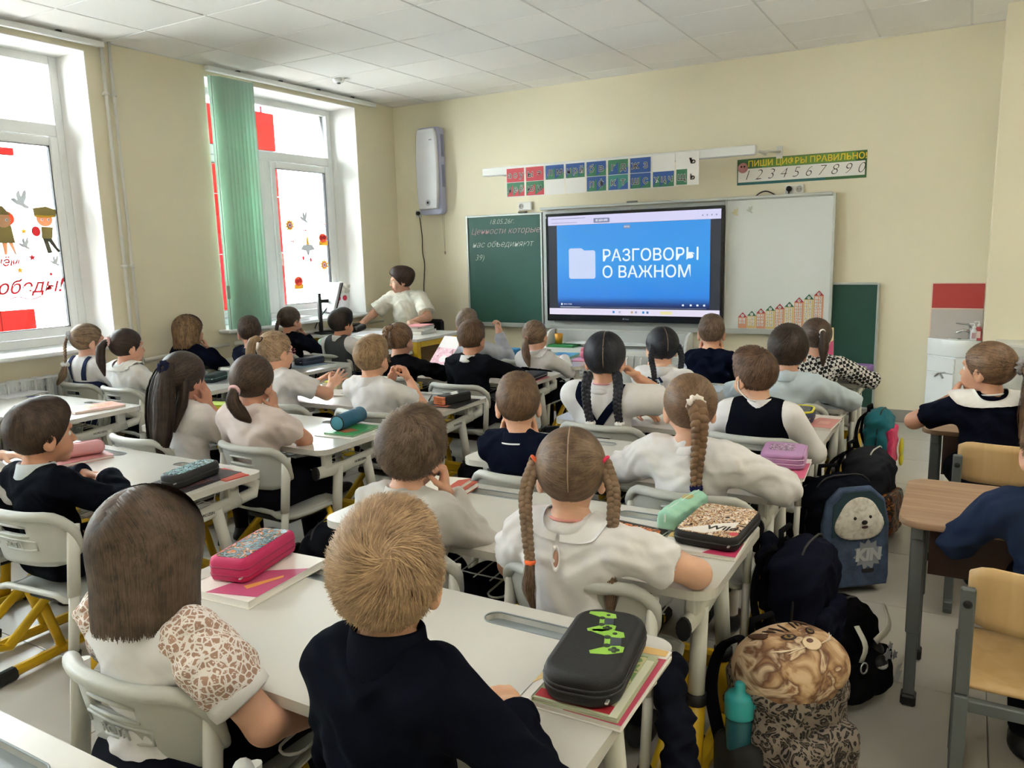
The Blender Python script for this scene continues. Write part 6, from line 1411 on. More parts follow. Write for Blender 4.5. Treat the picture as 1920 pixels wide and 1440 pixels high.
# B2
UB = [(-.012, -.085, .100), (-.014, -.135, .085), (-.016, -.150, .01), (-.014, -.140, -.07), (-.01, -.125, -.12)]
P('girl in black with a thick upswept plait down the back', (2.165, -2.82, .872), (2.17, -2.83), hy=4, sw=.125, skin='cf9c84', L=D(2.06, -2.58, -1), R=D(2.30, -2.60, 1, pole=(1, -.2, -.2)), top=('jumper', '0e0f14', 1.96, dict(loose=.012)), bottom=('skirt', '15161c'), sock='1a1a22',
  hair=hb('pony', BROWN, n=1500, T=(-.012, -.085, .095), lines='nape', braids=[(UB, .024, .014, 8, None)], ties=[((-.012, -.088, .10), (0, -1, .6), .016, .006, '4a3a30', 0)]))
P('boy in a black jumper over a patterned collar in the middle row', (2.722, -2.82, .898), (2.73, -2.83), hy=10, hp=-3, sw=.130, skin='cf9a80', L=D(2.62, -2.58, -1), R=D(2.85, -2.60, 1, pole=(1, -.3, -.1)), top=('jumper', '15171d', 1.93, dict(loose=.014, collar='shirt', collar_col='dcdadb', collar_h=.03, cuffs=['2a2f3c'])), hair=hb('short', ('3a2a20', '7a5f49'), n=1800, t=.008, mess=.15, len=.03, spike=.002))
# B1
P('boy in a pale grey-blue shirt holding up his right fist', (2.156, -2.0, .895), (2.16, -2.01), hy=24, sw=.125, skin='d9a58c', L=D(2.04, -1.78, -1), R=dict(w=(2.365, -1.905, .845), f=(0, -.05, 1), n=(-.3, -.9, 0), curl=.9, pole=(.4, .1, -1)), top=('shirt', 'b4b9c6', 1.94, dict(collar='shirt', loose=.012)), hair=hb('short', ('5a4a3d', '9a8470'), n=1100, t=.007, mess=.15, len=.03, spike=.001))
P('small girl in a black pinafore with a side ponytail, front middle row', (2.735, -2.01, .826), (2.73, -2.01), hy=8, hr=-7, hp=-4, sw=.112, skin='d8a78e', s=.94, L=D(2.63, -1.78, -1), R=D(2.84, -1.78, 1), top=('blouse', WHT, 1.95, dict(collar='frill', r1=.095, loose=.012)), vest=('pinafore', '0e0f14', dict(low=.055)), bottom=('skirt', '0e0f14'), sock='1a1a22',
  hair=hb('pony', LTBR, n=1500, T=(-.030, -.105, .0), lines='nape', len=.13, locks=[([(-.030, -.108, .0), (-.036, -.125, -.05), (-.038, -.12, -.13), (-.03, -.11, -.20)], [.014, .026, .026, .006], dict(n=200))], ties=[((-.030, -.110, .0), (-.2, -1, -.2), .013, .006, 'b98a78', .2)]))
# A1
GB = [(.0, -.105, .035), (-.02, -.125, -.03), (-.035, -.125, -.11), (-.04, -.115, -.17)]
P('girl in a navy jacket, braid down and hand at her mouth, near the blind', (.498, -2.15, .905), (.48, -2.15), hy=-4, sw=.125, skin='cf9a82', L=D(.38, -1.92, -1), R=HC(1, .045, .105, -.130, hf=(-.35, -.25, .9), hn=(-.5, -.8, 0), curl=.8, pole=(.9, .3, -1)), top=('jacket', '11141f', 1.95, dict(loose=.014)), bottom=('skirt', '0e0f14'), sock='1a1a22', hair=hb('pony', ('1d1714', '544238'), n=1300, T=(0, -.105, .035), lines='nape', braids=[(GB, .020, .012, 8, None)]))
P('black-haired boy in a grey waistcoat and white shirt by the teacher desk', (1.06, -2.15, .893), (1.02, -2.15), hy=-10, sw=.125, skin='cf9478', L=D(.92, -1.92, -1), R=D(1.17, -1.92, 1), top=('shirt', WHT, 1.95, dict(collar='shirt', loose=.013)), vest=('waistcoat', '4a4d52'), hair=hb('short', ('12100f', '3a2e28'), n=1400, t=.012, mess=.1, len=.045, spike=.001))
# A2
P('girl with shoulder-length brown hair in navy, hand over her mouth', (.232, -2.93, .887), (.22, -2.93), hy=-6, hs=1.04, sw=.125, skin='cf9a84', L=D(.12, -2.70, -1), R=HC(1, .045, .105, -.135, hf=(-.35, -.2, 1), hn=(-.5, -.8, 0), curl=.5, pole=(.9, .3, -1)), top=('jacket', '121729', 1.95, dict(loose=.014)), bottom=('skirt', '0e0f14'), sock='1a1a22', hair=hb('bob', ('3f2f24', '9a7a58'), n=1600, drop=.04, t=.014, len=.19, mess=.16))
P('short-haired boy in navy looking towards the window', (.885, -2.93, .897), (.88, -2.93), hy=50, sw=.118, skin='c9907a', L=D(.78, -2.70, -1), R=D(.99, -2.70, 1), top=('jacket', '161c2c', 1.95, dict(loose=.012, collar='stand', collar_h=.02)), hair=hb('short', ('241a16', '5c463a'), n=1300, t=.006, mess=.12, len=.026, spike=.001))
# A3
WB = [(-.02, -.118, .05), (-.022, -.138, .0), (-.024, -.145, -.08), (-.024, -.15, -.13)]
P('girl in a blue pinafore with a long fair-tipped braid beside the window', (.385, -3.83, .918), (.37, -3.83), hy=-12, sw=.122, skin='e0b09a', L=D(.26, -3.60, -1), R=D(.49, -3.60, 1), top=('blouse', WHT, 1.95, dict(loose=.014)), vest=('pinafore', '2c3657', dict(low=.10, sw=.034, straps=[[(-.085, .05, .02), (-.08, -.02, .12), (-.075, -.11, .13)], [(.085, .05, .02), (.08, -.02, .12), (.075, -.11, .13)]])), bottom=('skirt', '2a3350'), sock='1a1a22',
  hair=hb('pony', ('4a3a2e', '9a8064'), n=1700, T=(-.015, -.112, .055), lines='nape', braids=[(WB, .015, .012, 7, ([WB[-1], (-.03, -.17, -.2), (-.06, -.20, -.26)], [.011, .03, .008]))], ties=[((-.015, -.115, .055), (0, -1, .2), .017, .010, 'aeb0b4', .3), (WB[-1], (0, 0, 1), .012, .012, 'e9e9ea', .35)]))
P('girl with a dark ponytail, pink scrunchie and frilled white collar', (.79, -3.83, .895), (.80, -3.83), hy=-9, sw=.122, skin='d7a48c', L=D(.68, -3.60, -1), R=D(.92, -3.60, 1), top=('blouse', 'd9d9da', 1.95, dict(loose=.014, collar='frill', collar_col='e6e4e0', r1=.125)), bottom=('skirt', '22242c'), sock='1a1a22',
  hair=hb('pony', ('17110f', '46342c'), n=1800, T=(-.01, -.108, .055), lines='nape', locks=[([(-.01, -.108, .055), (-.015, -.150, .03), (-.02, -.165, -.05), (-.02, -.150, -.16)], [.016, .028, .026, .005], dict(n=240))], ties=[((-.012, -.116, .054), (0, -1, .1), .019, .010, 'd9b0ac', .3)]))
# by the right wall
P('girl with a grey scrunchie and broad white frilled collar at right', (5.455, -3.20, .905), (5.51, -3.19), yaw=12, hy=50, hp=4, hs=.98, sw=.128, skin='d3a084', L=HC(-1, .040, .108, -.135, hf=(.35, -.2, .9), hn=(.5, -.8, 0), curl=.8, pole=(-.8, .1, -1)), R=D(5.66, -2.98, 1), top=('dress', '0f1220', .7, dict(collar='frill', collar_col='ecebea', r1=.135, loose=.012)), bottom=('skirt', '14161e'), sock='16171d', knee=[-.36, -.1], extra=lanyard('e6e6e6'),
  hair=hb('pony', BROWN, n=3000, T=(.01, -.115, .045), t=.010, lines='nape', len=.15, locks=[([(.01, -.115, .045), (.012, -.165, .02), (.012, -.18, -.08), (.012, -.165, -.25)], [.018, .036, .034, .008], dict(n=420, k=11))], ties=[((.01, -.125, .043), (.1, -1, -.1), .020, .013, '9a9a9e', .35)]))
P('boy in a blue jacket cropped by the right picture edge', (5.60, -4.47, .872), (5.66, -4.46), hy=12, sw=.130, skin='d7a68c', L=D(5.50, -4.26, -1), R=D(5.78, -4.26, 1), top=('jacket', '28344f', 1.95, dict(collar='stand', collar_h=.02, loose=.014)), hair=hb('short', ('4a3526', '9a7856'), n=2400, t=.011, mess=.2, len=.04), knee=[-.30, -.34])
# the teacher
def badge(c):
    p = c['Sc'] - c['sd'] * .06 - c['up'] * .10 + c['fw'] * .13
    specs('b9a98a', True)(c)
P('teacher with short dark hair, glasses and cream cold-shoulder blouse', (.437, -.56, 1.163), (.46, -.53), yaw=192, hy=-58, hp=-4, hs=1.10, sw=.165, s=1.22, seat=.46, skin='cfa088', L=dict(w=(.70, -.80, .775), f=(-.9, .1, -.1), n=(0, 0, -1), curl=.35, pole=(-.9, -.4, -.5)), R=dict(w=(.20, -.90, .775), f=(.1, 1, -.1), n=(0, 0, -1), curl=.3, pole=(.8, -.4, -.5)),
  top=('blouse', 'e2dfd2', .80, dict(loose=.018, flare=.03)), bottom=('skirt', 'c9c2b0'), extra=badge, shoe='3a3430', hair=hb('short', ('1a1412', '4a352e'), n=1500, t=.016, mess=.15, len=.06, spike=.002, vol=((0, -.03, .06), (.086, .098, .07))))
# ------------------------------------------------------------ books, cases and papers on the desks
DZ = DH + .0006
def patch(name, cols, scale=18, rough=.45, dist=1.5, interp='CONSTANT'):
    """printed picture: colour patches from warped noise"""
    if name in MATS: return MATS[name]
    m = bpy.data.materials.new(name); m.use_nodes = True; MATS[name] = m; t = NT(m); b = t.n['Principled BSDF']; tc = t.new('ShaderNodeTexCoord')
    n = t.new('ShaderNodeTexNoise', {'Vector': tc.outputs['Object'], 'Scale': float(scale), 'Detail': 3.0, 'Distortion': dist})
    k = len(cols); t.put(b, 'Base Color', t.ramp(n.outputs[0], [(.30 + .40 * i / max(k - 1, 1), c) for i, c in enumerate(cols)], interp)); b.inputs['Roughness'].default_value = rough; m.diffuse_color = srgb(cols[0]); return m
page_m = mat('paper', 'e9e6df', .8)
def book(lab, x, y, z, rz, w, h, t, col, prints=(), name='textbook', cat='book', soft=False, group=None, m=None):
    r = thing(name, lab, cat, (x, y, z), math.radians(rz), group); cm = m or mat('cover_' + col, col, .35)
    if t < .007: MB().box((0, 0, t / 2), (w, h, t)).build('cover', cm, r)
    else:
        MB().box((0, 0, t / 2), (w - .006, h - .006, t - .003)).build('pages', page_m, r)
        b = MB(); b.box((0, 0, t - .0009), (w, h, .0018)); b.box((0, 0, .0009), (w, h, .0018)); b.box((-w / 2 + .001, 0, t / 2), (.002, h, t)); b.build('cover', cm, r)
    for i, (pts, c) in enumerate(prints):
        MB().prism([(a * w / 2, q * h / 2) for a, q in pts], .0004, Matrix.Translation((0, 0, t + .0001 + .0003 * i))).build('print', mat('print_' + c, c, .4) if isinstance(c, str) else c, r)
    return r
def zipper(b, w, l, r, z, rr=.0022):
    o = rrect(w, l, r, 6); b.s = True; b.tube([(p[0], p[1], z) for p in o] + [(o[0][0], o[0][1], z)], rr, 6, cap=False); b.s = False
def case(lab, x, y, z, rz, w, l, h, r, col, top=None, zips=(.5,), zc=None, name='pencil_case', bev=.012, border=.008):
    t = thing(name, lab, 'pencil case', (x, y, z), math.radians(rz)); m = mat('case_' + col, col, .6, bump=.15, bscale=350)
    MB().prism(rrect(w, l, r, 7), h, None, bev=bev).build('body', m, t)
    for q in zips: b = MB(); zipper(b, w, l, r, h * q); b.build('zip', mat('zip_' + (zc or col), zc or col, .4), t)
    if top: MB().prism(rrect(w - 2 * border - bev, l - 2 * border - bev, max(r - border, .006), 7), .0012, Matrix.Translation((0, 0, h - .0002))).build('top_print', top, t)
    b = MB(); b.box((w / 2 * .8, -l / 2 - .004, h * zips[0]), (.006, .014, .004), .001); b.build('zip_pull', screw_m, t)
    return t
YELP = [(-1, .3), (-1, 1), (-.2, 1), (-.55, .3)][::-1]; PINKP = [(-.25, -1), (1, -1), (1, .55), (.1, .05)]; BLOCK = [(-.9, -.95), (-.1, -.95), (.3, .2), (-.8, .1)]
# aisle row, sixth desk
book('pink and yellow textbook, lowest under the black gamepad case', 4.800, -5.612, DZ, 1, .200, .282, .012, 'e6e2df', [([(-1, -.6), (-1, .9), (-.3, 1), (-.7, -.2)][::-1], 'e3c58a'), ([(-.1, -1), (1, -1), (1, .75), (.55, .70)], 'bb4562'), ([(.4, .78), (.95, .82), (.95, .98), (.4, .98)], 'e8c07a')])
book('green and red workbook between the black case and pink textbook', 4.808, -5.635, DZ + .0128, 2, .165, .232, .009, 'b8c2a0', [([(-.95, -.95), (.8, -.95), (.8, -.72), (-.95, -.72)], 'b8303c'), ([(.8, -1), (.98, -1), (.98, .8), (.8, .8)], 'dfe3cf'), ([(-.9, -.68), (.78, -.68), (.78, .9), (-.9, .9)], patch('wb_print', ['7fa06a', 'd8d2a0', '4f7f5a'], 30))])
pc = case('black pencil case with green gamepad prints on stacked books', 4.797, -5.612, DZ + .0225, 8, .148, .285, .058, .055, '16161a', None, (.45, .62), '2a2a2e', bev=.014)
gp = mat('pad_green', '8fc24a', .45); gpd = mat('pad_dark', '2c3a2c', .5); slate = mat('pad_slate', '3d4652', .4)
def pad(cx, cy, s, rz):
    c, q = math.cos(rz), math.sin(rz); T_ = lambda P: [(cx + (a * c - b_ * q) * s, cy + (a * q + b_ * c) * s) for a, b_ in P]
    MB().prism(T_([(-1, -.75), (-.78, -.8), (-.45, -.25), (.45, -.25), (.78, -.8), (1, -.75), (1.02, -.1), (.8, .5), (.4, .55), (.35, .4), (-.35, .4), (-.4, .55), (-.8, .5), (-1.02, -.1)]), .0008, Matrix.Translation((0, 0, .0578))).build('pad_print', gp, pc)
    MB().prism(T_([(-.34, -.02), (.34, -.02), (.30, .42), (-.30, .42)]), .0005, Matrix.Translation((0, 0, .0587))).build('pad_screen', slate, pc)
    for a, b_ in ((-.66, .15), (.66, .28), (.66, .02), (.53, .15), (.79, .15), (-.34, -.14), (.34, -.14)): MB().prism(T_(disc(a, b_, .10 if abs(b_ + .14) > .01 else .15, n=10)), .0005, Matrix.Translation((0, 0, .0587))).build('pad_button', gpd, pc)
pad(-.006, .078, .042, -1.35); pad(.026, .002, .048, -1.35)
book('thick pale textbook with pink cover under the magenta pencil case', 3.835, -5.575, DZ, 4, .205, .285, .020, 'e9e4de', [([(-1, -.1), (-1, .95), (-.2, 1), (-.75, -.1)][::-1], 'ead39c'), ([(-.35, -1), (1, -.8), (1, .5), (.1, .12)], 'c2567e'), ([(.25, -.55), (.45, -.62), (.80, .0), (.72, .08)], 'e8a85a')])
case('bright magenta double pencil case on a pale textbook', 3.79, -5.545, DZ + .0215, 13, .112, .235, .062, .020, 'c2255f', patch('anime_print', ['37424c', '7f929a', '2a333c', 'c77a4a', '9fb6bc', '3b4d58'], 26, .2, 2.2), (.30, .62), 'a01f50')
# fifth desk
book('red hardback at the bottom of the pair beside the grey-shirt boy', 3.845, -4.775, DZ, 6, .170, .240, .020, 'b8452f', [([(-.9, -.9), (.9, -.9), (.9, .9), (-.9, .9)], 'c9573c')]); book('cream and red book on top of the red hardback', 3.835, -4.790, DZ + .0205, 9, .165, .235, .012, 'e3ddd2', [([(.55, -1), (1, -1), (1, 1), (.55, .7)], 'bf4a38')])
cb_ = book('dark book with orange lettering beside the mint pencil case', 4.545, -4.862, DZ, -8, .215, .155, .010, '2b2926'); text_mesh('lettering', 'ЧЕБУРАШКА', .034, mat('print_orange', 'e2814a', .5), cb_, (0, .045, .0104), (0, 0, 0), bold=.0016, sx=.95); text_mesh('lettering', 'ВЫХОДИ ИГРАТЬ', .014, cardw, cb_, (.01, .022, .0104), (0, 0, 0))
book('white and pink textbook under the leopard print case', 4.778, -4.79, DZ, 2, .205, .275, .011, 'e7e3e0', [([(-1, -.4), (-1, .9), (-.3, 1), (-.75, -.4)][::-1], 'e3c27a'), ([(.15, -1), (1, -1), (1, -.2), (.5, -.45)], 'c23a63')])
t_ = thing('pencil_case', 'mint green soft pencil case beside the leopard print case', 'pencil case', (4.672, -4.695, DZ + .0118), math.radians(-7)); mint = mat('case_mint', '9fd4bd', .55, bump=.2, bscale=60)
B_ = Blob(); B_.rbox((0, 0, .026), (.060, .235, .050), .007); B_.rbox((0, 0, .050), (.034, .230, .022), .006, k=.016); v_, f_ = B_.mesh(.005); link('body', np_mesh('body', folds(v_, f_, .6), f_, mint), t_)
b = MB(); b.s = True; b.tube([(0, -.112, .061), (0, .112, .061)], .0022, 6); b.box((0, -.122, .038), (.007, .004, .026), .002); b.build('zip', mat('zip_mint', 'd8efe4', .4), t_); MB().prism(disc(0, .03, .016, .024), .0006, Matrix.Translation((0, 0, .0622))).build('print', mat('print_b8a86a', 'b8a86a', .5), t_)
leo = patch('leopard_print', ['3a261a', 'c79a6c', 'e9ddcd', '8a5a38', 'd9b48c', '5a3a26', 'efe7dd'], 34, .25, 1.8)
lc = case('flat black zip case with leopard picture and the word Wild', 4.797, -4.765, DZ + .0118, -2, .178, .272, .040, .030, '141417', leo, (.5,), '2a2a2c', bev=.010, border=.002)
MB().prism([(-.075, -.125), (.0, -.125), (.06, -.06), (.06, .0), (.02, -.03)], .0005, Matrix.Translation((0, 0, .0412))).build('pale_print', mat('print_e8e2dc', 'e8e2dc', .3), lc); text_mesh('lettering', 'Wild', .042, ink, lc, (.028, -.07, .0420), (0, 0, .25), shear=.3, bold=.0008); MB().prism(disc(.072, -.098, .012, .014), .0006, Matrix.Translation((0, 0, .0414))).build('heart_print', mat('print_c23a4a', 'c23a4a', .4), lc)
# fourth desk
book('pink covered textbook under the lilac wallet case', 4.805, -3.985, DZ, 4, .205, .275, .011, 'e9e2df', [(PINKP, 'cf5f80'), ([(.2, -.3), (.4, -.35), (.6, .3), (.5, .35)], 'e6a25c')])
lw = thing('pencil_case', 'lilac zip wallet pencil case on a pink textbook', 'pencil case', (4.815, -3.93, DZ + .0118), math.radians(6)); ll_ = mat('case_lilac', 'b487b8', .5, bump=.1, bscale=200); b = MB()
for k in range(3): b.prism(rrect(.150, .200, .03, 6), .016, Matrix.Translation((-.002 * k, 0, .002 + .0175 * k)), bev=.005)
b.box((.070, 0, .028), (.012, .17, .050), .005); b.build('body', ll_, lw); MB().prism(rrect(.09, .10, .02, 5), .0006, Matrix.Translation((-.01, .02, .0532))).build('print', patch('lilac_print', ['c9a0c4', '6d5570', 'e3cbdc', 'd060a0'], 60), lw); b = MB(); zipper(b, .150, .200, .03, .019); zipper(b, .150, .200, .03, .0365); b.build('zip', mat('zip_lilac', 'd8b6d8', .4), lw)
book('dark glossy card with a pale border near the scrunchie girl', 4.665, -3.93, DZ, -12, .11, .16, .002, 'd9d6d8', [([(-.9, -.9), (.9, -.9), (.9, .5), (-.9, .5)], '55626e')], name='card', cat='card'); book('white printed sheet beside the lilac wallet case', 4.69, -4.07, DZ, 12, .14, .20, .001, 'e6e3e4', [([(-.8, .1), (.8, .1), (.8, .7), (-.8, .7)], patch('qr_like', ['e6e3e4', 'b9b3b8', 'e6e3e4', '9a949c'], 90))], name='paper', cat='paper')
# third desk
book('pink and white textbook beside the yellow and black pencil case', 4.790, -3.14, DZ, -3, .205, .275, .011, 'e0d6d2', [([(-.3, -1), (1, -1), (1, .5), (.1, .5)], 'cf8a84'), ([(.3, -.5), (.75, -.5), (.75, .0), (.3, .0)], 'dba49c')])
yc = case('oval yellow-rimmed dark pencil case on a pink textbook', 4.735, -3.17, DZ + .0118, 4, .125, .185, .055, .050, '39405a', patch('case_scribble', ['22252c', '6a727c', '2f343c', 'b8bcc0', '3a4048'], 45, .4, 2), (.55,), '39405a', bev=.014, border=.012); b = MB(); zipper(b, .112, .172, .045, .0535, .0055); b.build('rim', mat('rim_yellow', 'dcd22c', .5), yc)
# second and first desks of the aisle row
book('thin blue notebook near the light blue shirt', 4.10, -2.45, DZ, 3, .17, .21, .004, 'b9c6d8', name='notebook'); book('white notebook before the ribbon-plaited girl', 3.83, -2.43, DZ, -6, .17, .21, .005, 'e3e1e3', name='notebook')
pcs = case('purple zip pencil case at the right end of the front desk', 4.79, -1.56, DZ, -5, .16, .25, .045, .02, '7d55a8', None, (.5,), '5f3f86'); MB().prism(rrect(.13, .12, .02, 5, 0, -.06), .001, Matrix.Translation((0, 0, .0448))).build('print', patch('purple_print', ['5a4478', 'b9a8c8', '3a3348', '8a70a8'], 50), pcs); book('dark purple folder under the purple pencil case front', 4.83, -1.78, DZ, -4, .15, .14, .006, '54386e', name='folder', cat='folder')
sb_ = thing('textbook', 'pink textbook standing upright in front of the houndstooth girl', 'book', (4.545, -1.50, DZ), math.radians(18)); sb_.rotation_euler = (math.radians(-8), 0, math.radians(18)); MB().box((0, 0, .135), (.19, .014, .27)).build('pages', page_m, sb_); MB().box((0, -.008, .135), (.195, .002, .274)).box((0, .008, .135), (.195, .002, .274)).build('cover', mat('cover_e3d3a8', 'e3d3a8', .4), sb_); MB().prism([(-.09, .0), (.096, .0), (.096, .19), (-.09, .06)], .0006, Matrix.Translation((0, -.0091, 0)) @ Matrix.Rotation(PI / 2, 4, 'X')).build('print', mat('print_cf4f7e', 'cf4f7e', .4), sb_)
book('open white exercise book beside the boy under the screen', 4.18, -1.72, DZ, 8, .20, .17, .004, 'e6e6e8', name='notebook'); book('white exercise book at the left of the front aisle desk', 3.82, -1.66, DZ, -6, .17, .20, .005, 'dcdde4', name='notebook')
# middle row
book('dark glossy magazine under the blue-topped pencil case', 2.885, -5.03, DZ, 5, .215, .285, .004, '35323a', [([(-.6, -.9), (.6, -.9), (.9, .3), (-.2, .6)], patch('mag_print', ['2a2830', '6a6472', '3a3844', 'a85a3a', '2f2c36'], 26))], name='magazine'); book('red book sticking out beneath the dark magazine', 2.945, -4.93, DZ - .0002, -8, .17, .10, .0035, 'c0452f', name='folder', cat='book')
case('black pencil case with a pale blue comic top at the boy with clasped hands', 2.90, -5.045, DZ + .0046, 11, .098, .245, .052, .040, '17181c', patch('comic_print', ['8fb8d0', 'b9d2dc', '3a4a5a', '7fae9a', 'c2d6de', 'b86a6a'], 40, .25, 2), (.5,), '2a2a2c')
book('pink textbook below the pink pencil case at left', 2.175, -5.03, DZ, -14, .16, .22, .012, 'c98a8c'); pk = thing('pencil_case', 'soft pink pencil case by the face of the clasped-hands boy', 'pencil case', (2.165, -5.02, DZ + .0126), math.radians(-20)); B_ = Blob(); B_.rbox((0, 0, .03), (.075, .19, .058), .026); v_, f_ = B_.mesh(.007); link('body', np_mesh('body', v_, f_, mat('case_pink_soft', 'd9a0a4', .6)), pk); b = MB(); b.s = True; b.tube([(0, -.085, .0585), (0, .085, .0585)], .003, 6); b.build('zip', mat('zip_pinkish', 'c27a80', .5), pk)
book('thin white folder under the green picture book', 2.90, -4.165, DZ, 2, .215, .25, .003, 'e2ddd8', name='folder', cat='folder'); book('green picture book under the blue cylinder case', 2.905, -4.15, DZ + .0036, 3, .165, .215, .008, '3f9a5a', [([(-.5, -.55), (.2, -.75), (.5, -.1), (-.3, .1)], 'b86a4a')])
bt = thing('pencil_case', 'blue cylinder pencil case lying on the green picture book', 'pencil case', (2.845, -4.105, DZ + .0120), math.radians(11)); b = MB(); b.s = True; b.lathe([(.034, -.11), (.0365, -.106), (.0365, .106), (.034, .11)], (0, 0, .037), 24, (0, 1, 0)); b.build('body', mat('case_blue_deep', '1f5f80', .55, bump=.1, bscale=200), bt); b = MB(); b.s = True; b.lathe([(.0, -.1125), (.031, -.1118), (.033, -.110)], (0, 0, .037), 24, (0, 1, 0)); b.build('end_disc', mat('case_blue_light', '5fb0d0', .5), bt); q = torus((0, -.110, .037), (0, 1, 0), .034, .003, 24, 6); q.build('piping', blk_m, bt); MB().box((.0, .05, .0738), (.02, .008, .0006)).build('logo', cardw, bt)
yb = thing('pencil_box', 'yellow plastic box between the two girls holding their faces', 'box', (2.02, -4.17, DZ), math.radians(12)); MB().box((0, 0, .034), (.13, .07, .068), .012).build('box', mat('box_yellow', 'd9d23c', .4), yb); MB().box((0, 0, .071), (.132, .072, .010), .004).build('lid', mat('box_lime', 'a8c050', .4), yb)
book('black glossy folder under the black holder of orange pencils', 2.93, -3.385, DZ, 3, .235, .27, .004, '232325', [([(-.2, -.95), (.5, -.95), (.5, -.6), (0, -.5)], 'd98a74')], name='folder', cat='folder')
ph_ = thing('pencil_case', 'black case packed with orange pencil ends', 'pencil case', (2.955, -3.39, DZ + .0046), math.radians(-12)); MB().box((0, .01, .026), (.078, .20, .052), .008).build('case', mat('case_black', '18181a', .5), ph_)
for i in range(6):
    for j in range(4):
        b = MB(); b.lathe([(.0050, 0), (.0050, .05)], (-.030 + i * .012, -.11, .010 + j * .0105), 6, (0, 1, 0)); b.build('pencil', mat('pencil_orange', 'e88a5a', .5), ph_)
b = MB()
for k in range(3): b.box((-.02 + k * .022, .03 - .02 * k, .0525), (.016, .05, .002))
b.build('white_print', cardw, ph_)
b = MB(); b.s = True; b.tube([(2.72, -3.26, DZ + .005), (2.80, -3.40, DZ + .005)], .004, 6); tag(b.build('pen', blk_m), 'thin black pen lying by the pencil tray in the middle row', 'pen')
b = MB(); b.s = True; b.tube([(2.68, -4.02, DZ + .004), (2.73, -4.09, DZ + .004)], .004, 6); tag(b.build('pen', blk_m), 'black pen left of the blue cylinder case', 'pen')
book('stack of white exercise books before the girl with glasses', 2.25, -3.28, DZ, 14, .20, .26, .010, 'e4e1da', name='notebook'); book('open pale book under the hands of the girl with glasses', 2.12, -3.40, DZ, 20, .16, .20, .007, 'd8d2cb', name='notebook'); ys = thing('sticky_notes', 'yellow sticky notes by the girl with glasses', 'notes', (1.98, -3.28, DZ), .3); MB().box((0, 0, .022), (.10, .09, .044), .003).build('block', mat('note_base', 'c9c2a4', .7), ys); MB().box((.005, .0, .048), (.085, .07, .008), .002).build('pad', mat('note_yellow', 'e0dc5c', .6), ys)
book('pink book under the flat black case', 2.955, -2.545, DZ, 3, .20, .27, .008, 'c2606e'); case('flat black zip case on a pink book in the middle row', 2.975, -2.525, DZ + .0088, 4, .14, .25, .032, .025, '1b1b1f', None, (.5,), '9a9a9a'); book('dark tablet cover left of the flat black case', 2.80, -2.40, DZ, 6, .15, .22, .008, '3c3d42', name='tablet', cat='tablet')
sd_ = thing('folder', 'pink and white picture folder propped up in the middle row', 'folder', (2.155, -2.435, DZ), 0); sd_.rotation_euler = (math.radians(-40), 0, math.radians(-16)); MB().box((0, 0, .145), (.205, .006, .29), .001).build('cover', mat('cover_e6dcdc', 'e6dcdc', .35), sd_); MB().prism([(-.098, .008), (.098, .008), (.098, .19), (-.098, .19)], .0006, Matrix.Translation((0, -.0031, 0)) @ Matrix.Rotation(PI / 2, 4, 'X')).build('print', patch('folder_print', ['e3b0bc', 'dfa6b4', 'eac2cc', 'b0707c', 'e6b8c2'], 16), sd_); MB().prism(disc(.02, .10, .04, .03), .0004, Matrix.Translation((0, -.0038, 0)) @ Matrix.Rotation(PI / 2, 4, 'X')).build('label_print', mat('print_e6dcde', 'e6dcde', .5), sd_)
book('blue and green picture book on the front middle desk', 2.675, -1.44, DZ, 4, .20, .26, .010, '4a9a6a', [([(-.9, -.8), (.9, -.8), (.9, .9), (-.9, .9)], '4aa0cc'), ([(-.6, -.2), (.5, -.3), (.6, .2), (-.4, .3)], '3a78c0')]); pt = book('pink notebook on the right end of the front middle desk', 2.915, -1.60, DZ, 10, .14, .17, .006, 'd98aa0', name='notebook'); pb_ = thing('toy', 'small pink plush lump on the pink notebook', 'toy', (2.92, -1.58, DZ + .0066)); b = MB(); b.ell((0, 0, .032), (.042, .03, .032)); b.ell((-.02, 0, .062), (.016, .014, .024)); b.ell((.022, 0, .060), (.016, .014, .022)); b.build('body', mat('plush_pink', 'd77f98', .9, bump=.4, bscale=80), pb_)
case('bright blue pencil case on the front middle desk', 2.20, -1.52, DZ, -70, .10, .23, .05, .025, '2f86c0', None, (.4, .7), '1c5a8c'); b = MB(); b.s = True; b.tube([(2.40, -1.56, DZ + .004), (2.50, -1.62, DZ + .004)], .004, 6); tag(b.build('pen', blk_m), 'dark pen beside the bright blue pencil case', 'pen')
# window row
book('orange and pink textbook at the right end of a window row desk', 1.125, -4.30, DZ, -12, .195, .27, .012, 'e3a79a', [([(-1, -.4), (0, -.8), (.6, .4), (-.3, .9)], patch('orange_print', ['e8b9a4', 'e29a78', 'efd8c8', 'e6c08a'], 14))]); book('white exercise book at the left picture edge', .20, -4.22, DZ, 8, .20, .27, .006, 'e4e4ea', name='notebook'); b = MB(); b.s = True; b.tube([(.36, -4.25, DZ + .004), (.47, -4.17, DZ + .004)], .004, 6); tag(b.build('pen', mat('pen_violet', '6a62a8', .4)), 'violet pen right of the white exercise book', 'pen')
case('dark teal pencil case beyond the ponytail girl by the window', .98, -3.34, DZ, 20, .09, .20, .055, .03, '24383c', None, (.5,), '5a8a84'); book('grey notebook under the dark teal case', 1.04, -3.40, DZ - .0003, -30, .15, .20, .0006, '9a9ca0', name='notebook')
case('dark navy pencil case on a pale blue notebook near the window', 1.03, -2.50, DZ + .0036, -6, .10, .23, .052, .022, '1c2236', None, (.5,), '4a5068'); book('pale blue notebook under the navy pencil case', 1.05, -2.56, DZ, -4, .20, .25, .003, '9db6cc', name='notebook')
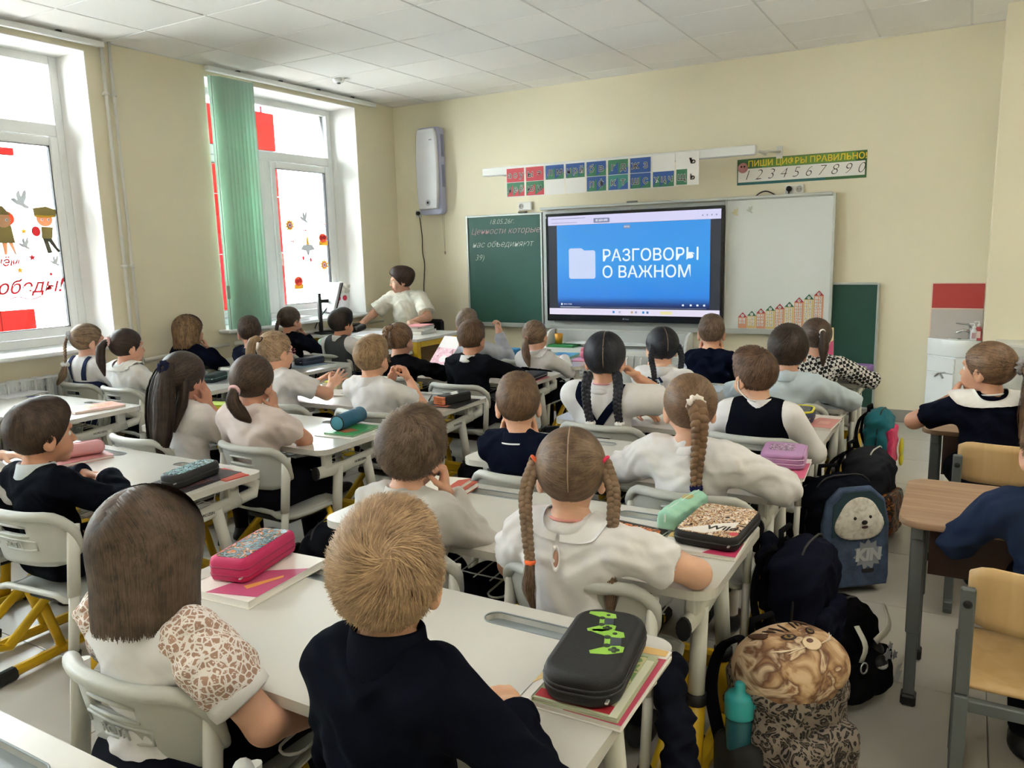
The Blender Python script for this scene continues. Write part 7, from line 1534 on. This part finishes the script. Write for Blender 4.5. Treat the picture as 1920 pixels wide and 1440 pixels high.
def pouch(lab, x, y, rz, d, col, trans=0, cat='pencil case', name='pouch'):
    t = thing(name, lab, cat, (x, y, DZ), math.radians(rz)); B = Blob(); B.rbox((0, 0, d[2] / 2), d, min(d) * .42); B.ell((d[0] * .2, 0, d[2] * .75), (d[0] * .28, d[1] * .4, d[2] * .42), k=.03); v, f = B.mesh(.009); v = folds(v, f, 2.0); v[:, 2] = np.maximum(v[:, 2], 0)
    link('body', np_mesh('body', v, f, mat('pouch_' + col, col, .5, bump=.3, bscale=30)), t); b = MB(); b.s = True; b.tube([(-d[0] * .42, 0, d[2] * 1.0), (d[0] * .42, 0, d[2] * 1.08)], .0028, 6); b.build('zip', mat('zip_pale', 'b9b6c0', .4), t); return t
pouch('lilac drawstring pouch in front of the boy looking to the window', .72, -2.69, 25, (.11, .10, .12), 'c3b2cf'); pouch('grey-lilac pencil pouch by the blind behind the long-haired girl', .30, -2.42, 5, (.21, .09, .09), 'a5a3b0'); pouch('crumpled mint and white pouch on the front window row desk', .50, -1.66, 8, (.26, .12, .09), 'bcd6c8'); book('black folder at the front window row desk', .78, -1.82, DZ, 10, .22, .16, .006, '26272b', name='folder', cat='folder')
book('white exercise book in front of the boy looking to the window', .86, -2.56, DZ, 14, .16, .20, .004, 'e2e2e6', name='notebook')
# teacher's desk and the sill
TZ = .7186
mo = thing('monitor', 'tilted computer monitor on a black stand seen from behind', 'monitor', (.15, -1.37, TZ)); mo.rotation_euler = (0, 0, math.radians(-28)); MB().box((.0, -.01, .006), (.24, .17, .012), .004).build('stand_foot', blk_m, mo); MB().box((0, -.045, .19), (.05, .028, .37), .004).build('stand_post', blk_m, mo); MB().box((0, .0, .30), (.045, .09, .03), .004).build('stand_arm', blk_m, mo); p_ = MB().box((0, 0, 0), (.42, .026, .29), .006).build('panel', mat('monitor_grey', 'a9a6a8', .45), mo); p_.location = (0, .06, .33); p_.rotation_euler = (math.radians(-17), 0, 0); MB().box((0, .0145, 0), (.432, .010, .302), .004).build('bezel', blk_m, p_); MB().box((.06, -.0138, .01), (.08, .001, .09)).build('sticker', cardw, p_)
b = MB(); b.s = True; b.tube([Vector(poly_at([(.02, .03, .25), (-.03, -.04, .14), (-.12, -.06, .05), (-.22, -.02, -.0), (-.26, .1, -.08)], u)) for u in np.linspace(0, 1, 18)], .005, 6); b.build('cable', blk_m, mo)
mz = thing('mouse', 'black mouse under the teacher hand', 'mouse', (.215, -.965, TZ)); b = MB(); b.ell((0, 0, .016), (.032, .052, .018)); b.build('shell', blk_m, mz)
ph2 = thing('phone', 'black desk phone beside the monitor', 'phone', (.36, -1.17, TZ)); MB().box((0, 0, .03), (.12, .15, .05), .012, rx=.2).build('base', blk_m, ph2); MB().box((-.03, 0, .065), (.04, .16, .03), .012).build('handset', blk_m, ph2)
book('loose white papers on the teacher desk', .56, -1.24, TZ, 20, .24, .30, .004, 'dfe1e8', name='papers', cat='paper'); book('second sheaf of white papers on the teacher desk', .74, -1.36, TZ, -15, .22, .28, .003, 'e8e8ea', name='papers', cat='paper')
for k, (lab, c, w, h, t, dx, rz) in enumerate((('thick tan book at the bottom of the teacher book stack', 'b9a184', .21, .28, .030, 0, 6), ('white exercise books in the teacher book stack', 'e4e2df', .19, .24, .022, .01, 14), ('dark spined book in the teacher book stack', '4a464a', .18, .24, .012, .0, -4), ('pink folder on top of the teacher book stack', 'd98a94', .20, .26, .008, -.01, 10))): book(lab, 1.05 + dx, -1.12, TZ + (0, .0305, .053, .0655)[k], rz, w, h, t, c)
book('white papers spread on the right windowsill', -.08, -1.55, .8785, 5, .22, .32, .004, 'e8eaee', name='papers', cat='paper')
pv = thing('plush_toy', 'white fluffy-topped plush vase with red bows on the windowsill', 'toy', (-.14, -.80, .8785)); b = MB(); b.s = True; b.lathe([(.060, 0), (.072, .05), (.080, .13), (.082, .18), (.0, .185)], (0, 0, 0), 22); b.build('body', mat('plush_white', 'eceef0', .8), pv)
b = MB()
for k in range(26): a = k * 2.4; r_ = .068 * math.sqrt((k % 13) / 13); b.ell((r_ * math.cos(a), r_ * math.sin(a), .195 + .03 * (1 - (r_ / .07) ** 2) + (.05 if k > 20 else 0)), (.030, .030, .028), 8, 6)
b.ell((0, 0, .265), (.048, .048, .035), 12, 8); b.build('fluffy_top', mat('plush_cream', 'efece4', .95, bump=.6, bscale=90), pv)
for s in (-1, 1):
    b = MB(); b.ell((.05 + .012 * s, -.064 + .034 * s, .135), (.026, .026, .030), 12, 8); b.build('bow', mat('bow_red', 'c2304a', .7), pv)
fl_ = thing('flag', 'small white blue red flag on the windowsill by the plush vase', 'flag', (-.12, -.93, .8785)); b = MB(); b.s = True; b.tube([(0, 0, 0), (.005, -.02, .26)], .003, 6); b.build('stick', mat('stick_wood', 'c9b48a', .6), fl_); b = MB(); b.lathe([(.03, 0), (.03, .008), (0, .01)], (0, 0, 0), 14); b.build('stand', cardw, fl_)
for k, c in enumerate(('c8323c', '2f4fa0', 'e8e8ea')): MB().box((.004, .042 - .018, .105 + k * .045), (.002, .065, .045)).build('stripe', mat('flag_' + c, c, .7), fl_)
# ------------------------------------------------------------ school bags
def bag(lab, x, y, rz, w, d, h, col, lean=0, tilt=0, m=None, pm=None, pocket=True, straps=True, z=0.004, pocket_h=.5, name='backpack', piping=None, sm=.012):
    t = thing(name, lab, 'backpack', (x, y, z)); t.rotation_euler = (math.radians(lean), math.radians(tilt), math.radians(rz)); m = m or cloth('bag_' + col, col, bump=.25)
    B = Blob(); B.rbox((0, 0, h * .44), (w, d, h * .88), min(d, w) * .36); B.ell((0, .0, h * .80), (w * .45, d * .46, h * .20), k=.05); v, f = B.mesh(sm * .6); v = folds(v, f, 1.6); v[:, 2] = np.maximum(v[:, 2], 0); link('body', np_mesh('body', v, f, m), t)
    if pocket: B = Blob(); B.rbox((0, -d * .5, h * pocket_h * .5 + .01), (w * .80, d * .34, h * pocket_h), d * .14); v, f = B.mesh(sm * .6); v = folds(v, f, 1.0); v[:, 2] = np.maximum(v[:, 2], 0); link('front_pocket', np_mesh('front_pocket', v, f, pm or m), t)
    sm_ = cloth('bag_strap', '17181b', bump=.2)
    if straps:
        for s in (-1, 1):
            b = MB(); b.s = True; b.tube([Vector(poly_at([(s * w * .22, d * .46, h * .92), (s * w * .26, d * .72, h * .78), (s * w * .30, d * .80, h * .48), (s * w * .34, d * .52, h * .14)], u)) for u in np.linspace(0, 1, 16)], .022, 8, sx=.35, up=(0, 1, 0)); b.build('shoulder_strap', sm_, t)
    b = MB(); b.s = True; b.tube([(-.04, d * .38, h * .94), (-.035, d * .40, h * 1.03), (.035, d * .40, h * 1.03), (.04, d * .38, h * .94)], .009, 8); b.build('handle', sm_, t)
    b = MB(); b.s = True; b.tube([Vector(poly_at([(-w * .50, -d * .05, h * .35), (-w * .49, -d * .10, h * .70), (-w * .3, -d * .14, h * .96), (0, -d * .16, h * 1.0), (w * .3, -d * .14, h * .96), (w * .49, -d * .10, h * .70), (w * .50, -d * .05, h * .35)], u)) for u in np.linspace(0, 1, 26)], .004, 6); b.build('zip', mat('zip_' + (piping or 'dark'), piping or '26262a', .5), t)
    return t
def leopard(name, sc, base, spot, mid):
    m = bpy.data.materials.new(name); m.use_nodes = True; MATS[name] = m; t = NT(m); b = t.n['Principled BSDF']; tc = t.new('ShaderNodeTexCoord'); n = t.new('ShaderNodeTexNoise', {'Vector': tc.outputs['Object'], 'Scale': sc * .6}); a = t.new('ShaderNodeVectorMath', {0: tc.outputs['Object'], 1: n.outputs['Color']}, operation='ADD')
    v = t.new('ShaderNodeTexVoronoi', {'Vector': a.outputs[0], 'Scale': float(sc)}); t.put(b, 'Base Color', t.ramp(v.outputs[0], [(.0, mid), (.22, mid), (.28, spot), (.46, spot), (.54, base)])); b.inputs['Roughness'].default_value = .8; m.diffuse_color = srgb(base); return m
lm1 = leopard('bag_leopard', 17, '83776c', '12100e', '5a4c40')
# leopard bag with a bottle in its side pocket, front towards the aisle
lb = bag('leopard print school bag with wild cat picture and a teal bottle', 5.02, -4.90, 58, .30, .23, .43, '8a7868', lean=0, m=lm1, pm=lm1, piping='d6d2c8')
catm = patch('cat_print', ['d0b493', 'c9aa86', 'a8835e', '6e4a33', 'd6bea0', '8f6848'], 11, .75, 1.2, 'LINEAR')
B_ = Blob(); B_.ell((0, -.005, .345), (.156, .122, .102)); B_.rbox((0, -.02, .36), (.24, .16, .08), .04, k=.06); v_, f_ = B_.mesh(.007); fc_ = v_[f_].mean(1); link('flap', np_mesh('flap', v_, f_, [mat('flap_tan', 'c9ab8c', .7), catm], (((fc_[:, 1] < .035) & (fc_[:, 2] > .335)) | (fc_[:, 1] < -.06)).astype(int)), lb)
FB = B_
def onflap(x, y, z):
    P_ = A3(x, y, z)[None]
    for _ in range(5): P_ = P_ - FB.grad(P_) * FB.at(P_)[:, None]
    return P_[0], FB.grad(P_)[0]
def spot(nm, x, y, rx, ry, m, lift=.001, sl=0):
    c_, n_ = onflap(x, y, .47); R_ = Vector(n_).to_track_quat('Z', 'Y').to_matrix() @ Matrix.Rotation(sl, 3, 'Z'); b = MB(); b.ell(Vector(c_) + Vector(n_) * lift, (rx, ry, .0022), 14, 6, R_); b.build(nm, m, lb)
for s in (-1, 1):
    spot('cat_eye_rim', .042 * s + .012, -.030, .021, .012, mat('cat_dark', '2e1c12', .7), .0008, -.25 * s); spot('cat_eye_print', .042 * s + .012, -.030, .014, .008, mat('cat_eye', '8a6a34', .3), .0018, -.25 * s); spot('cat_pupil_print', .042 * s + .012, -.030, .006, .006, ink, .0028)
    spot('cat_ear_print', .085 * s, .040, .014, .030, mat('cat_ear', '5a3a26', .7), .0008, .6 * s)
    for k in range(4): spot('cat_stripe_print', (.018 + .022 * k) * s + .012, .015 + .006 * k, .0035, .026 - .003 * k, MATS['cat_dark'], .0006, .35 * s)
    for k in range(3): spot('cat_whisker_print', (.06 + .02 * k) * s + .012, -.085 + .012 * k, .032, .0020, mat('cat_pale', 'e0cdb2', .6), .0010, -.3 * s)
spot('cat_muzzle_print', .012, -.080, .030, .022, mat('cat_muzzle', 'd9c2a2', .7), .0006); spot('cat_nose_print', .012, -.070, .012, .008, mat('cat_nose', '6a4234', .5), .0020)
B_ = Blob(); B_.rbox((-.165, .0, .10), (.07, .14, .19), .03); v_, f_ = B_.mesh(.008); link('side_pocket', np_mesh('side_pocket', v_, f_, mat('mesh_dark', '1d1c1b', .8)), lb)
bo = thing('water_bottle', 'teal sports bottle standing in the leopard bag side pocket', 'bottle', (4.933, -5.040, .09)); b = MB(); b.s = True; b.lathe([(.030, 0), (.034, .004), (.034, .13), (.030, .145), (.032, .15)], (0, 0, .03), 22); b.build('bottle', mat('bottle_dark', '1f5560', .25), bo); b = MB(); b.s = True; b.lathe([(.036, .172), (.037, .176), (.037, .222), (.030, .232), (.014, .236), (.014, .256), (.010, .262), (0, .263)], (0, 0, 0), 22); b.box((.038, 0, .215), (.012, .014, .03), .004); b.build('cap', mat('bottle_teal', '2fa0a4', .35), bo)
nb = bag('navy school bag hanging beside the scrunchie girl in the aisle', 4.985, -4.46, 80, .26, .16, .42, '151826', z=.13)
kb = bag('slumped black school bag with white straps on the aisle floor', 5.075, -4.33, 62, .27, .22, .30, '111114', lean=-6, piping='2a2a2c')
for (p0, p1, w_) in (((-.08, -.155, .16), (-.06, -.13, .26), .022), ((.0, -.15, .20), (.10, -.12, .28), .026)):
    b = MB(); b.s = True; b.tube([Vector(poly_at([p0, ((p0[0] + p1[0]) / 2, -.165, (p0[2] + p1[2]) / 2), p1], u)) for u in np.linspace(0, 1, 8)], w_ * .6, 8, sx=.25, up=(0, 1, 0)); b.build('white_strap', mat('strap_white', 'c9c8be', .8), kb)
q = torus((-.083, -.165, .145), (0, 1, 0), .016, .003, 16, 6); q.build('ring', screw_m, kb)
for k, (px_, pz_, r_) in enumerate(((.04, .15, .022), (.075, .14, .016), (.055, .175, .014))): MB().prism([(px_ + a, pz_ + c) for a, c in star(r_, .55, 5)], .003, Matrix.Translation((0, -.162, 0)) @ Matrix.Rotation(PI / 2, 4, 'X')).build('patch', mat('patch_grey', '8a8a90', .7), kb)
MB().prism([(.085, .04), (.115, .075), (.10, .08), (.118, .10), (.095, .10), (.07, .07)], .003, Matrix.Translation((0, -.158, 0)) @ Matrix.Rotation(PI / 2, 4, 'X')).build('patch', mat('patch_white', 'b9b9b9', .7), kb)
ky = thing('keyring', 'small black and white animal keyring hanging off the slumped bag', 'keyring', (5.19, -4.335, .16)); b = MB(); b.ell((0, 0, 0), (.022, .028, .030)); b.ell((.012, -.03, -.015), (.024, .03, .020)); b.lathe([(.008, .025), (0, .05)], (0, .01, 0), 8); b.m = 1; b.ell((.018, -.035, -.022), (.019, .024, .014)); b.build('body', [blk_m, mat('patch_white', 'b9b9b9', .7)], ky)
den = mat('denim', '3e4f6c', .85, var=.35, vscale=22, bump=.3, bscale=150)
db = bag('blue denim school bag with white dog picture standing in the aisle', 4.965, -3.46, 40, .30, .20, .44, '11141c', lean=-3, pocket=False)
db.scale = (1.1, 1.1, 1.08)
out = [(-.125, .02), (.125, .02), (.135, .06), (.135, .27), (.115, .36), (.06, .41), (-.06, .41), (-.115, .36), (-.135, .27), (-.135, .06)]
MB().prism(out, .034, Matrix.Translation((0, -.082, 0)) @ Matrix.Rotation(PI / 2, 4, 'X'), bev=.012).build('front_panel', den, db)
MB().prism([(-.105, .225), (.115, .255), (.105, .35), (.05, .395), (-.05, .395), (-.10, .345)], .006, Matrix.Translation((0, -.114, 0)) @ Matrix.Rotation(PI / 2, 4, 'X')).build('opening_print', mat('denim_teal', '24404a', .8), db)
dw = patch('dog_fur', ['b9b3a8', 'cfcac0', 'ded9d0', 'e4e0d8'], 40, .95, 1.0, 'LINEAR')
B_ = Blob(); B_.ell((.005, -.117, .295), (.082, .012, .082)); B_.ell((-.045, -.117, .262), (.050, .010, .040), k=.03); B_.ell((.05, -.117, .262), (.050, .010, .040), k=.03); B_.ell((.012, -.122, .272), (.030, .014, .024), k=.02); v_, f_ = B_.mesh(.006); link('dog_print', np_mesh('dog_print', v_, f_, dw), db)
for px_, pz_, r_ in ((-.022, .298, .0065), (.040, .300, .0065)): b = MB(); b.ell((px_, -.1345, pz_), (r_, .004, r_), 10, 7); b.build('dog_eye_print', ink, db)
b = MB(); b.ell((.012, -.142, .282), (.012, .005, .009), 12, 8); b.build('dog_nose_print', ink, db); b = MB(); b.ell((.014, -.141, .264), (.014, .004, .006), 12, 8); b.build('dog_mouth_print', mat('dog_mouth', '3a2424', .6), db)
text_mesh('lettering', 'KIN', .062, mat('graffiti', 'b9bcc0', .7), db, (.045, -.1170, .145), (PI / 2, 0, 0), ext=.001, bold=.004, shear=.1); MB().prism(star(.062, .72, 11), .0012, Matrix.Translation((.045, -.1155, .147)) @ Matrix.Rotation(PI / 2, 4, 'X')).build('graffiti_print', mat('graffiti_grey', '8f949c', .7), db); MB().prism(rrect(.05, .014, .006, 4, .045, .085), .003, Matrix.Translation((0, -.1155, 0)) @ Matrix.Rotation(PI / 2, 4, 'X')).build('tag', blk_m, db)
gb_ = bag('grey and black school bag with orange side print in the aisle', 4.995, -2.74, 78, .27, .22, .43, '33353a', pm=patch('orange_art', ['1a1512', '8a4a20', '2a1a12', 'c9803a', '1f1815'], 16), piping='c9c6be')
pb2 = bag('hanging teal and pink girls bag below the front aisle desk', 4.985, -2.16, 84, .22, .13, .32, '1f6a78', z=.20, pm=cloth('bag_pink', 'd8406c'), pocket_h=.66)
b = MB(); b.ell((.05, -.11, .10), (.035, .012, .055), 14, 9); b.ell((.06, -.11, .03), (.028, .012, .04), 12, 8); b.build('yellow_charm', mat('charm_yellow', 'd9d32f', .5), pb2)
bag('black school bag between the middle row and aisle row', 3.30, -3.62, 15, .28, .20, .42, '121319'); bag('black school bag on the floor beside the big plaited girl', 3.38, -3.02, 200, .28, .20, .44, '15171d', piping='3a3a3e'); bag('dark blue school bag on the floor left of the front desk', 3.34, -1.95, 180, .28, .20, .40, '1d2440'); bag('black school bag below the middle row desk end', 3.25, -4.72, -70, .28, .18, .40, '14161c'); bag('dark school bag under the window row desk end', 1.52, -4.25, 10, .27, .18, .38, '191c26')
# dark clothes hanging from seats; the first jacket object is a skirt drape
for lab, p0, p1, p2, r_ in (('dark navy jacket hanging off the seat of the girl with two plaits', (4.80, -5.20, .40), (4.845, -5.24, .24), (4.86, -5.26, .06), .075), ('dark navy garment hanging behind the leopard case desk end', (4.86, -4.40, .45), (4.875, -4.42, .34), (4.88, -4.43, .22), .07)):
    t_ = thing('jacket', lab, 'jacket', (p0[0], p0[1], 0)); B_ = Blob(); q0, q1, q2 = (A3(*p) - A3(p0[0], p0[1], 0) for p in (p0, p1, p2)); B_.cone(q0, q1, r_, r_ * .95, flat=((1, 0, 0), .45)); B_.cone(q1, q2, r_ * .95, r_ * .35, flat=((1, 0, 0), .5)); v_, f_ = B_.mesh(.009); link('cloth', np_mesh('cloth', folds(v_, f_, 3.0), f_, cloth('cloth_141722', '141722')), t_)
bpy.data.scenes.remove(_TS)
